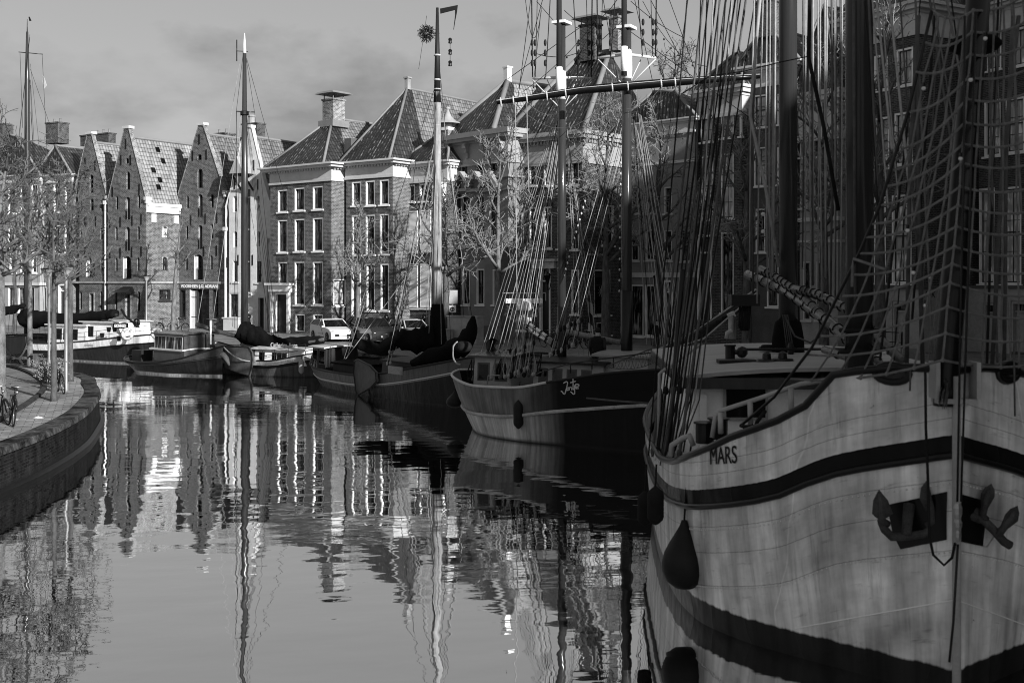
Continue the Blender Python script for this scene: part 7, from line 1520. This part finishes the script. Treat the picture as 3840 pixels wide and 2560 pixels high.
p0 = P(549, 1238, 89); p0.z = ST; lamp('pale lamp post standing against the brick warehouse corner', p0, 4.4, .30, .08)
# wall lanterns
def wall_lantern(x, y, Y, label):
    p = P(x, y, Y); r = empty('wall_lantern', p, 0, label, 'lantern', 'lanterns on the house fronts'); mb = MB(); mb.lathe([(0, -.38), (.10, -.36), (.20, .2), (.24, .22), (.16, .36), (.05, .42), (.05, .5), (0, .52)], n=6); mb.build('lantern_body', 'dark_glass', r); mb = MB(); mb.tube(smooth3([V((0, 0, -.38)), V((.0, .1, -.7)), V((.1, .3, -.75)), V((.2, .5, -.5)), V((.2, .7, -.3))]), .03, 5); mb.build('bracket', 'black_paint', r)
wall_lantern(1998, 1045, 76.5, 'black lantern left of the broad brick house door'); wall_lantern(2053, 1045, 76, 'black lantern right of the broad brick house door'); wall_lantern(2458, 1056, 73.5, 'black lantern on a curled bracket beside the glazed doors')
# ------------------------------------------------------------------ cars
def car(name, label, px, py, Y, heading, mat, L=4.4, W=1.78, H=1.46, kind='hatch', plate=None):
    p = P(px, py, Y); p.z = ST+.004; r = empty(name, p, heading, label, 'car', 'cars parked along the far quay'); hl = L/2
    # side profile of the shell (x forward) lower line, shoulder, roof
    if kind == 'hatch': prof = [(-hl, .45), (-hl+.05, .95), (-hl+.35, 1.08), (hl-1.35, .98), (hl-.35, .82), (hl-.05, .66), (hl, .42)]; roof = [(-hl+.28, 1.08), (-hl+.75, H-.06), (-.55, H), (.25, H-.04), (hl-1.25, .98)]
    elif kind == 'suv': prof = [(-hl, .5), (-hl+.04, 1.0), (-hl+.25, 1.14), (hl-1.3, 1.08), (hl-.3, .96), (hl-.04, .8), (hl, .45)]; roof = [(-hl+.2, 1.14), (-hl+.62, H-.05), (-.3, H), (.35, H-.06), (hl-1.2, 1.08)]
    else: prof = [(-hl, .45), (-hl+.03, .95), (-hl+.12, 1.05), (hl-1.1, 1.0), (hl-.22, .86), (hl-.03, .7), (hl, .42)]; roof = [(-hl+.12, 1.05), (-hl+.3, H-.05), (-.4, H), (.35, H-.05), (hl-1.0, 1.0)]
    low = [(-hl+.02, .22), (hl-.02, .2)]
    mb = MB(); N = len(prof); ys = [(-1, .80), (-.97, 1.0), (-.75, 1.0), (0, 1.0), (.75, 1.0), (.97, 1.0), (1, .8)]
    ring = [low[0]]+prof+[low[1]]; M_ = len(ring); o = 0
    for yy, k in ys:
        for i, (x, z) in enumerate(ring):
            taper = 1-.10*(abs(x)/hl)**4; edge = abs(yy) > .98
            mb.v.append((x*(.985 if edge else 1), yy*W/2*taper*(1 if not (edge and z > .9) else .97), z-(.05 if edge and z > .6 else 0)))
    for j in range(len(ys)-1):
        for i in range(M_): i2 = (i+1) % M_; mb.f.append((j*M_+i, j*M_+i2, (j+1)*M_+i2, (j+1)*M_+i))
    mb.f.append(tuple(range(M_))); mb.f.append(tuple(len(mb.v)-M_+i for i in range(M_))[::-1]); mb.build('body', mat, r)
    def green(scale_y, grow, name, m_, zcut=0, par=None):
        g = MB(); K = len(roof)
        for yy, t in ((-1, 0), (1, 0)): pass
        lowr = [(x, z-.02) for x, z in (roof[0], roof[-1])]
        for sy in (-1, 1):
            for i, (x, z) in enumerate(roof):
                f = (z-1.0)/(H-1.0); g.v.append((x, sy*(W/2-.05-.17*max(0, f))*scale_y, z+grow))
        g.f.append(tuple(range(K))); g.f.append(tuple(range(2*K-1, K-1, -1)))
        for i in range(K-1): g.f.append((i, i+1, K+i+1, K+i))
        return g.build(name, m_, par or r)
    green(1.0, 0, 'window_band', 'dark_glass')
    t = MB()                                       # roof skin and pillars over the glass
    for i in range(1, len(roof)-2):
        (x0, z0), (x1, z1) = roof[i], roof[i+1]; w0, w1 = [(W/2-.05-.17*max(0, (z-1.0)/(H-1.0)))*1.015 for z in (z0, z1)]; t.hexa([(x0, -w0, z0-.03), (x1, -w1, z1-.03), (x1, w1, z1-.03), (x0, w0, z0-.03)], [(x0, -w0, z0+.025), (x1, -w1, z1+.025), (x1, w1, z1+.025), (x0, w0, z0+.025)])
    t.build('roof', mat, r)
    for sy in (-1, 1):
        for a, b_ in ((roof[-1], roof[-2]), (roof[0], roof[1]), ((-.15, 1.02), (-.15, H-.03))):
            k = MB(); w0, w1 = [(W/2-.05-.17*max(0, (z-1.0)/(H-1.0)))*1.01 for z in (a[1], b_[1])]; k.beam((a[0], sy*w0, a[1]), (b_[0], sy*w1, b_[1]), .07, .06); k.build('pillar', mat, r)
        for x in (hl-.85, -hl+.8):
            w_ = MB(); w_.torus((x, sy*(W/2-.1), .33), .25, .09, 'Y', 22, 8); tyre = w_.build('wheel', 'rubber', r, True); k = MB(); k.lathe([(.0, .02), (.06, .03), (.2, .02), (.22, -.02)], (0, 0, 0), 14, 'Y')
            k = MB(); yy = sy*(W/2-.04)
            for q in range(5): a = 2*pi*q/5; k.beam((x, yy, .33), (x+.21*cos(a), yy, .33+.21*sin(a)), .03, .05, (0, 1, 0))
            k.torus((x, yy, .33), .215, .02, 'Y', 18, 5); k.build('rim', 'steel', tyre)
            h_ = MB(); h_.lathe([(.0, 0), (.39, 0)], (x, sy*(W/2-.0), .36), 20, 'Y'); 
        k = MB(); k.ball((hl-.95-.25, sy*(W/2+.10), 1.0), .10, 8, .8, 1, .65); k.build('mirror', mat, r, True)
        k = MB(); k.ball((hl-.12, sy*(W/2-.27), .70), .14, 8, .8, 1.2, .5); k.build('headlight', 'light_glass', r, True)
        k = MB(); k.ball((-hl+.08, sy*(W/2-.2), .92), .12, 8, .5, 1, .8); k.build('tail_light', 'stone_grey', r, True)
        k = MB(); k.box(-.2, .9, sy*(W/2-.005)-.004, sy*(W/2-.005)+.004, .5, .52); k.build('door_seam', 'dark_paint', r)
    k = MB(); k.box(hl-.06, hl+.02, -.55, .55, .36, .52); k.build('grille', 'dark_paint', r)
    if plate: k = MB(); k.box(hl+.022, hl+.035, -.26, .26, .40, .51); k.build('number_plate', 'cream_paint', r)
    return r
paint('car_white', .62, .22, .05); paint('car_dark', .018, .15, .1); paint('car_silver', .32, .2, .06)
car('parked_car', 'white hatchback parked leftmost before the brick canal house', 1243, 1275, 77.5, radians(-62), 'car_white', 4.6, kind='hatch', plate=1)
car('parked_car', 'dark glossy suv parked beside the slender pale tree', 1395, 1285, 75.5, radians(-62), 'car_dark', 4.5, 1.85, 1.62, 'suv', 1)
car('parked_car', 'pale small car parked rightmost behind the furled black mainsail', 1540, 1283, 75.5, radians(-60), 'car_silver', 3.9, 1.7, 1.5, 'small', 1)
p0 = P(300, 1228, 93); car('parked_car', 'dark parked car roof showing above the long barge sail cover', 300, 1240, 90, radians(-35), 'car_dark', 4.3, kind='hatch')
# white board beside the pale car, sign post, orange-type service box
p0 = P(1535, 1255, 72.5); r = empty('sign_board', (p0.x, p0.y, ST), radians(-35), 'small white board lettered KOF beside the rightmost car', 'sign'); mb = MB(); mb.box(-.55, .55, -.02, .02, .55, .95); bo = mb.build('board', 'cream_paint', r); text_mesh('lettering', 'KOF', .34, 'dark_paint', bo, frame((0, -.03, .75), (1, 0, 0), (0, 0, 1)))
for x_ in (-.45, .45): mb = MB(); mb.tube([(x_, 0, 0), (x_, 0, .55)], .025, 5); mb.build('leg', 'steel', r)
p0 = gp(1696, 1285, ST); r = empty('sign_post', p0, 0, 'grey traffic sign post with blank upper plate and white pictogram plate', 'sign'); mb = MB(); mb.tube([(0, 0, 0), (0, 0, 3.4)], .04, 8); mb.build('post', 'galvanised', r); mb = MB(); mb.box(-.35, .35, -.05, -.03, 2.55, 3.45); mb.build('plate', 'grey_paint', r); mb = MB(); mb.box(-.25, .25, -.05, -.03, 2.0, 2.46); pl = mb.build('plate', 'white_paint', r); mb = MB(); mb.torus((0, -.06, 2.2), .12, .03, 'Y', 14, 5); mb.box(-.03, .03, -.07, -.055, 2.1, 2.35); mb.build('pictogram', 'dark_paint', pl)
for px_, wd, h_, lab in ((1745, 2.6, 1.75, 'pale grey service cabinet beside the sign post'), (1665, 1.0, .9, 'small white box at the foot of the sign post')):
    p0 = P(px_, 1262, 73); r = empty('service_cabinet', (p0.x, p0.y, ST), radians(-40), lab, 'cabinet'); mb = MB(); mb.box(-wd/2, wd/2, -.3, .3, 0, h_); mb.box(-wd/2-.04, wd/2+.04, -.34, .34, h_+.002, h_+.08); mb.build('cabinet_body', 'stone_grey', r); mb = MB(); mb.box(-wd/2+.08, -.02, -.325, -.302, .1, h_-.1); mb.build('cabinet_door', 'grey_paint', r); mb = MB(); mb.box(.02, wd/2-.08, -.325, -.302, .1, h_-.1); mb.build('cabinet_door', 'grey_paint', r)
# flag on a pole before the broad brick house
p0 = P(2210, 1290, 74); r = empty('flag_pole', (p0.x, p0.y, ST), 0, 'pale and dark striped flag hanging limp from a pole before the brick house', 'flag'); zt = P(2206, 1100, 74).z-ST; mb = MB(); mb.tube([(.15, 0, 0), (-.05, 0, zt)], .03, 6); mb.build('pole', 'dark_paint', r)
for i, m_ in enumerate(('grey_paint', 'dark_paint', 'cream_paint')):
    mb = MB(); z0, z1 = zt-.5-i*.7, zt-1.2-i*.7; mb.poly([(-.06, 0, z0), (.22, .06, z0-.2), (.28, -.04, z1-.25), (.1, .05, z1-.15), (-.1, .02, z1)]); mb.poly([(-.06, .03, z0), (.22, .09, z0-.2), (.28, -.01, z1-.25), (.1, .08, z1-.15), (-.1, .05, z1)][::-1]); mb.build('flag_cloth', m_, r)
# iron bollards and chain rail in front of the steps of the tall house
for i, (x, y) in enumerate(((1448, 1262), (1500, 1264), (1590, 1268))):
    p0 = P(x, y, 78); r = empty('bollard', (p0.x, p0.y, ST), 0, ['dark iron stoop bollard left of the shuttered house', 'dark iron stoop bollard before the shuttered house door', 'dark iron stoop bollard right of the shuttered house'][i], 'bollard', 'iron stoop bollards'); mb = MB(); mb.lathe([(.22, 0), (.2, .2), (.13, .3), (.12, 1.35), (.18, 1.4), (.2, 1.55), (.12, 1.75), (0, 1.8)], n=10); mb.build('bollard_body', 'black_paint', r, True)
# stone mooring post on the left quay
p0 = gp(137, 1376, LB_); r = empty('mooring_post', p0, 0, 'low timber mooring post at the far quay corner', 'post'); mb = MB(); mb.box(-.12, .12, -.12, .12, 0, .55); mb.box(-.24, .24, -.14, .14, .552, .62); mb.build('post_body', 'bark', r)
p0 = gp(143, 1567, LB_); mb = MB(); rnd = random.Random(2); ring = [V((.16*cos(2*pi*k/9)*rnd.uniform(.6, 1.2), .1*sin(2*pi*k/9)*rnd.uniform(.6, 1.2), 0)) for k in range(9)]; mb.add([p0+V((0, 0, .008))+q for q in ring]+[p0+V((0, 0, .06))], [(k, (k+1) % 9, 9) for k in range(9)]); tag(mb.build('crumpled_paper', 'white_paint'), 'crumpled white paper lying on the quay paving', 'litter')
# ------------------------------------------------------------------ bicycles
def bicycle(label, base, rz, lean=0.0, seed=0, mat='dark_paint', group='bicycles on the quays'):
    r = empty('bicycle', base, rz, label, 'bicycle', group); r.rotation_euler = (lean, 0, rz); R_ = .345; wb = 1.08
    for x in (0, wb):
        mb = MB(); mb.torus((x, 0, R_), R_, .022, 'Y', 28, 6); ty = mb.build('wheel', 'rubber', r, True); mb = MB(); mb.torus((x, 0, R_), R_-.03, .011, 'Y', 28, 5); mb.build('rim', 'steel', ty, True); mb = MB()
        for k in range(14): a = 2*pi*k/14; mb.tube([(x, .02*(-1)**k, R_), (x+(R_-.03)*cos(a), 0, R_+(R_-.03)*sin(a))], .003, 3)
        mb.build('spokes', 'steel', ty); mb = MB(); n = 12; pts = [V((x+(R_+.04)*cos(a), 0, R_+(R_+.04)*sin(a))) for a in [pi*(.0 if x == 0 else .1)+pi*(1.05)*k/n for k in range(n+1)]]; mb.tube(pts, .022, 5); mb.build('mudguard', mat, r, True)
    bb, st, hd, hb = V((.45, 0, .3)), V((.28, 0, .85)), V((.88, 0, .86)), V((.86, 0, 1.02)); mb = MB()
    for a, b_ in ((bb, st), (bb, hd), (st, V((.86, 0, .80))), (bb, V((0, 0, R_))), (st+V((.03, 0, -.1)), V((0, 0, R_)))): mb.tube([a, b_], .018, 6)
    mb.tube([hb, hd, V((1.0, 0, .55)), V((wb, 0, R_))], .018, 6); mb.tube([st, V((.25, 0, .98))], .014, 6); mb.build('frame', mat, r, True)
    mb = MB(); mb.tube(smooth3([V((.66, -.30, 1.07)), V((.78, -.26, 1.10)), V((.88, -.08, 1.08)), V((.88, .08, 1.08)), V((.78, .26, 1.10)), V((.66, .30, 1.07))]), .014, 6); mb.tube([hb, (.88, 0, 1.08)], .015, 6); mb.build('handlebar', 'steel', r, True)
    mb = MB(); mb.hexa([(.12, -.09, .98), (.40, -.03, .99), (.40, .03, .99), (.12, .09, .98)], [(.10, -.10, 1.04), (.42, -.02, 1.03), (.42, .02, 1.03), (.10, .10, 1.04)]); mb.build('saddle', 'rubber', r)
    mb = MB(); mb.box(-.28, .2, -.06, .06, .74, .76); mb.tube([(-.2, .06, .75), (0, .06, R_)], .008, 4); mb.tube([(-.2, -.06, .75), (0, -.06, R_)], .008, 4); mb.build('luggage_rack', mat, r)
    mb = MB(); mb.torus((.45, .05, .3), .09, .012, 'Y', 16, 5); mb.tube([(.45, .06, .3), (.55, .07, .15)], .012, 5); mb.box(.5, .6, .07, .16, .13, .16); mb.tube([(.45, -.06, .3), (.35, -.07, .45)], .012, 5); mb.box(.3, .4, -.16, -.07, .44, .47); mb.build('crank', 'steel', r)
    mb = MB(); mb.ball((.95, 0, .93), .05, 8); mb.build('headlamp', 'steel', r, True); return r
bicycle('dark bicycle with bright handlebar leaning by the thick tree, nearer the quay edge', gp(20, 1580, LB_)+V((-.3, .1, .01)), radians(-50), .10); bicycle('second dark bicycle at the thick tree, partly behind the nearer one', gp(40, 1590, LB_)+V((-.2, .4, .01)), radians(-62), -.12)
bicycle('dark bicycle propped against the lit tree near the lamp post', gp(205, 1470, LB_)+V((0, .3, .01)), radians(-58), .12)
bicycle('light bicycle parked left of the pruned tree at the warehouse wall', V((*P(598, 1238, 90).xy, ST+.01)), radians(-20), 0, mat='galvanised'); bicycle('dark bicycle parked right of the pruned tree at the warehouse wall', V((*P(652, 1238, 89.4).xy, ST+.01)), radians(-20), 0)
for i, x in enumerate((2040, 2085, 2150, 2195)):
    p0 = P(x, 1300, 70-i*.6); bicycle(['dark bicycle leftmost behind the deck of the black ship', 'second dark bicycle behind the deck of the black ship', 'third dark bicycle behind the deck of the black ship', 'dark bicycle next to the man on the black ship deck'][i], V((p0.x, p0.y, ST+.01)), radians(-50+25*i), .05)
# ------------------------------------------------------------------ people
def person(label, loc, rz, joints, h=1.75, cloth=.012, trousers=.02, hat=False, phone=False):
    r = empty('person', loc, rz, label, 'person', 'people on the far bank'); s = h/1.75
    t = NT('person_skin_'+str(len(MATS)+int(rz*100))); z = t.xyz(t.coord())[2]; m_ = t.fin(t.mix(t.math('GREATER_THAN', z, 1.47*s), t.mix(t.math('GREATER_THAN', z, .86*s), trousers, cloth), .36), .8)
    J = {'pelvis': (0, 0, .95, .155), 'waist': (0, 0, 1.1, .15), 'chest': (.01, 0, 1.32, .175), 'neck': (.02, 0, 1.48, .065), 'head0': (.03, 0, 1.58, .085), 'head1': (.035, 0, 1.68, .092), 'top': (.03, 0, 1.74, .05),
         'lhip': (0, .09, .90, .11), 'lknee': (.03, .10, .50, .075), 'lank': (0, .10, .09, .05), 'ltoe': (.15, .11, .04, .042), 'rhip': (0, -.09, .90, .11), 'rknee': (.05, -.10, .50, .075), 'rank': (.02, -.10, .09, .05), 'rtoe': (.17, -.11, .04, .042),
         'lsh': (0, .20, 1.40, .075), 'lel': (-.02, .26, 1.13, .055), 'lwr': (.10, .24, .92, .04), 'lhand': (.14, .23, .85, .04), 'rsh': (0, -.20, 1.40, .075), 'rel': (-.02, -.26, 1.13, .055), 'rwr': (.10, -.24, .92, .04), 'rhand': (.14, -.23, .85, .04)}
    J.update(joints); names = list(J); E = [('pelvis', 'waist'), ('waist', 'chest'), ('chest', 'neck'), ('neck', 'head0'), ('head0', 'head1'), ('head1', 'top'), ('pelvis', 'lhip'), ('lhip', 'lknee'), ('lknee', 'lank'), ('lank', 'ltoe'), ('pelvis', 'rhip'), ('rhip', 'rknee'), ('rknee', 'rank'), ('rank', 'rtoe'), ('chest', 'lsh'), ('lsh', 'lel'), ('lel', 'lwr'), ('lwr', 'lhand'), ('chest', 'rsh'), ('rsh', 'rel'), ('rel', 'rwr'), ('rwr', 'rhand')]
    me = bpy.data.meshes.new('body'); me.from_pydata([tuple(c*s for c in J[n][:3]) for n in names], [(names.index(a), names.index(b_)) for a, b_ in E], []); o = bpy.data.objects.new('body', me); col.objects.link(o); o.parent = r; me.materials.append(m_)
    sk = o.modifiers.new('skin', 'SKIN'); o.modifiers.new('sub', 'SUBSURF').levels = 1; o.modifiers['sub'].render_levels = 2; sk.use_smooth_shade = True
    for i, n in enumerate(names): q = J[n][3]*s; me.skin_vertices[0].data[i].radius = (q, q)
    me.skin_vertices[0].data[0].use_root = True
    hp = V(J['head1'][:3])*s; hx = V(J['head0'][:3])*s
    k = MB(); k.ball((hp.x-.015, hp.y, hp.z+.02), .108*s, 12, 1.05, .95, .98); k.build('hat' if hat else 'hair', 'charcoal_cloth' if hat else 'hair_dark', r, True)
    k = MB(); k.ball((hp.x+.03, hp.y, hp.z-.05), .085*s, 10, .95, .85, 1.2); k.build('face', 'skin', r, True); k = MB(); k.ball((hp.x+.115*s, hp.y, hp.z-.05*s), .018, 6, 1, .8, 1.4); k.build('nose', 'skin', r, True)
    # hands with five fingers
    for sd_ in ('l', 'r'):
        w_, hd_ = V(J[sd_+'wr'][:3])*s, V(J[sd_+'hand'][:3])*s; d = (hd_-w_).normalized(); sdv = d.cross(V((0, 0, 1)));
        if sdv.length < .1: sdv = d.orthogonal()
        sdv.normalize(); k = MB(); k.ball(tuple(hd_), .04*s, 8, 1, .7, 1)
        for f in range(4): b0_ = hd_+sdv*(.026-.017*f)*s+d*.02; c1 = b0_+d*.04*s*(1.1-.08*abs(f-1.2)); k.tube([b0_, c1, c1+d*.02*s+V((0, 0, -.022))], [.010, .009, .007], 5)
        k.tube([hd_+sdv*.035*s, hd_+sdv*.06*s+d*.02, hd_+sdv*.055*s+d*.045], [.011, .010, .008], 5); k.build('hand', 'skin', r, True)
    k = MB(); prof = [(.17, .80), (.185, .95), (.18, 1.1), (.20, 1.3), (.19, 1.40), (.11, 1.47), (.08, 1.5)]
    n = 14
    for q, zq in prof:
        for i in range(n): a = 2*pi*i/n; k.v.append((q*.82*cos(a)*s+.01, q*1.22*sin(a)*s, zq*s))
    for j in range(len(prof)-1):
        for i in range(n): i2 = (i+1) % n; k.f.append((j*n+i, j*n+i2, (j+1)*n+i2, (j+1)*n+i))
    k.build('coat', 'person_coat', r, True)
    if phone: k = MB(); c = V(J['rhand'][:3])*s; k.box(c.x+.02, c.x+.035, c.y-.04, c.y+.04, c.z-.02, c.z+.12); k.build('phone', 'dark_glass', r)
    return r
paint('person_coat', .014, .85, .3, 5)
p0 = P(928, 1240, 89.0); p0.z = ST; person('person in dark coat holding a phone before the whitewashed warehouse door', p0, radians(-70), {'rel': (.02, -.27, 1.16, .05), 'rwr': (.24, -.12, 1.26, .04), 'rhand': (.30, -.09, 1.30, .04), 'lel': (.0, .27, 1.15, .05), 'lwr': (.22, .12, 1.2, .04), 'lhand': (.28, .07, 1.22, .04)}, phone=True)
p0 = P(2466, 1310, 66.5); p0.z = ST; person('person in dark jacket and knitted hat walking past the glazed doors', p0, radians(-120), {'lknee': (.18, .10, .52, .075), 'lank': (.22, .10, .1, .05), 'ltoe': (.38, .11, .06, .042), 'rank': (-.22, -.10, .13, .05), 'rtoe': (-.08, -.11, .05, .042), 'rknee': (-.02, -.1, .5, .075)}, 1.78, hat=True)
p0 = P(2240, 1380, 37.4); p0.z = 1.85; person('person in dark sweater seen from behind on the black ship deck', p0, radians(75), {'top': (.10, 0, 1.72, .05), 'head1': (.10, 0, 1.66, .092), 'head0': (.09, 0, 1.56, .085), 'neck': (.07, 0, 1.47, .065), 'chest': (.06, 0, 1.31, .19)}, 1.72)
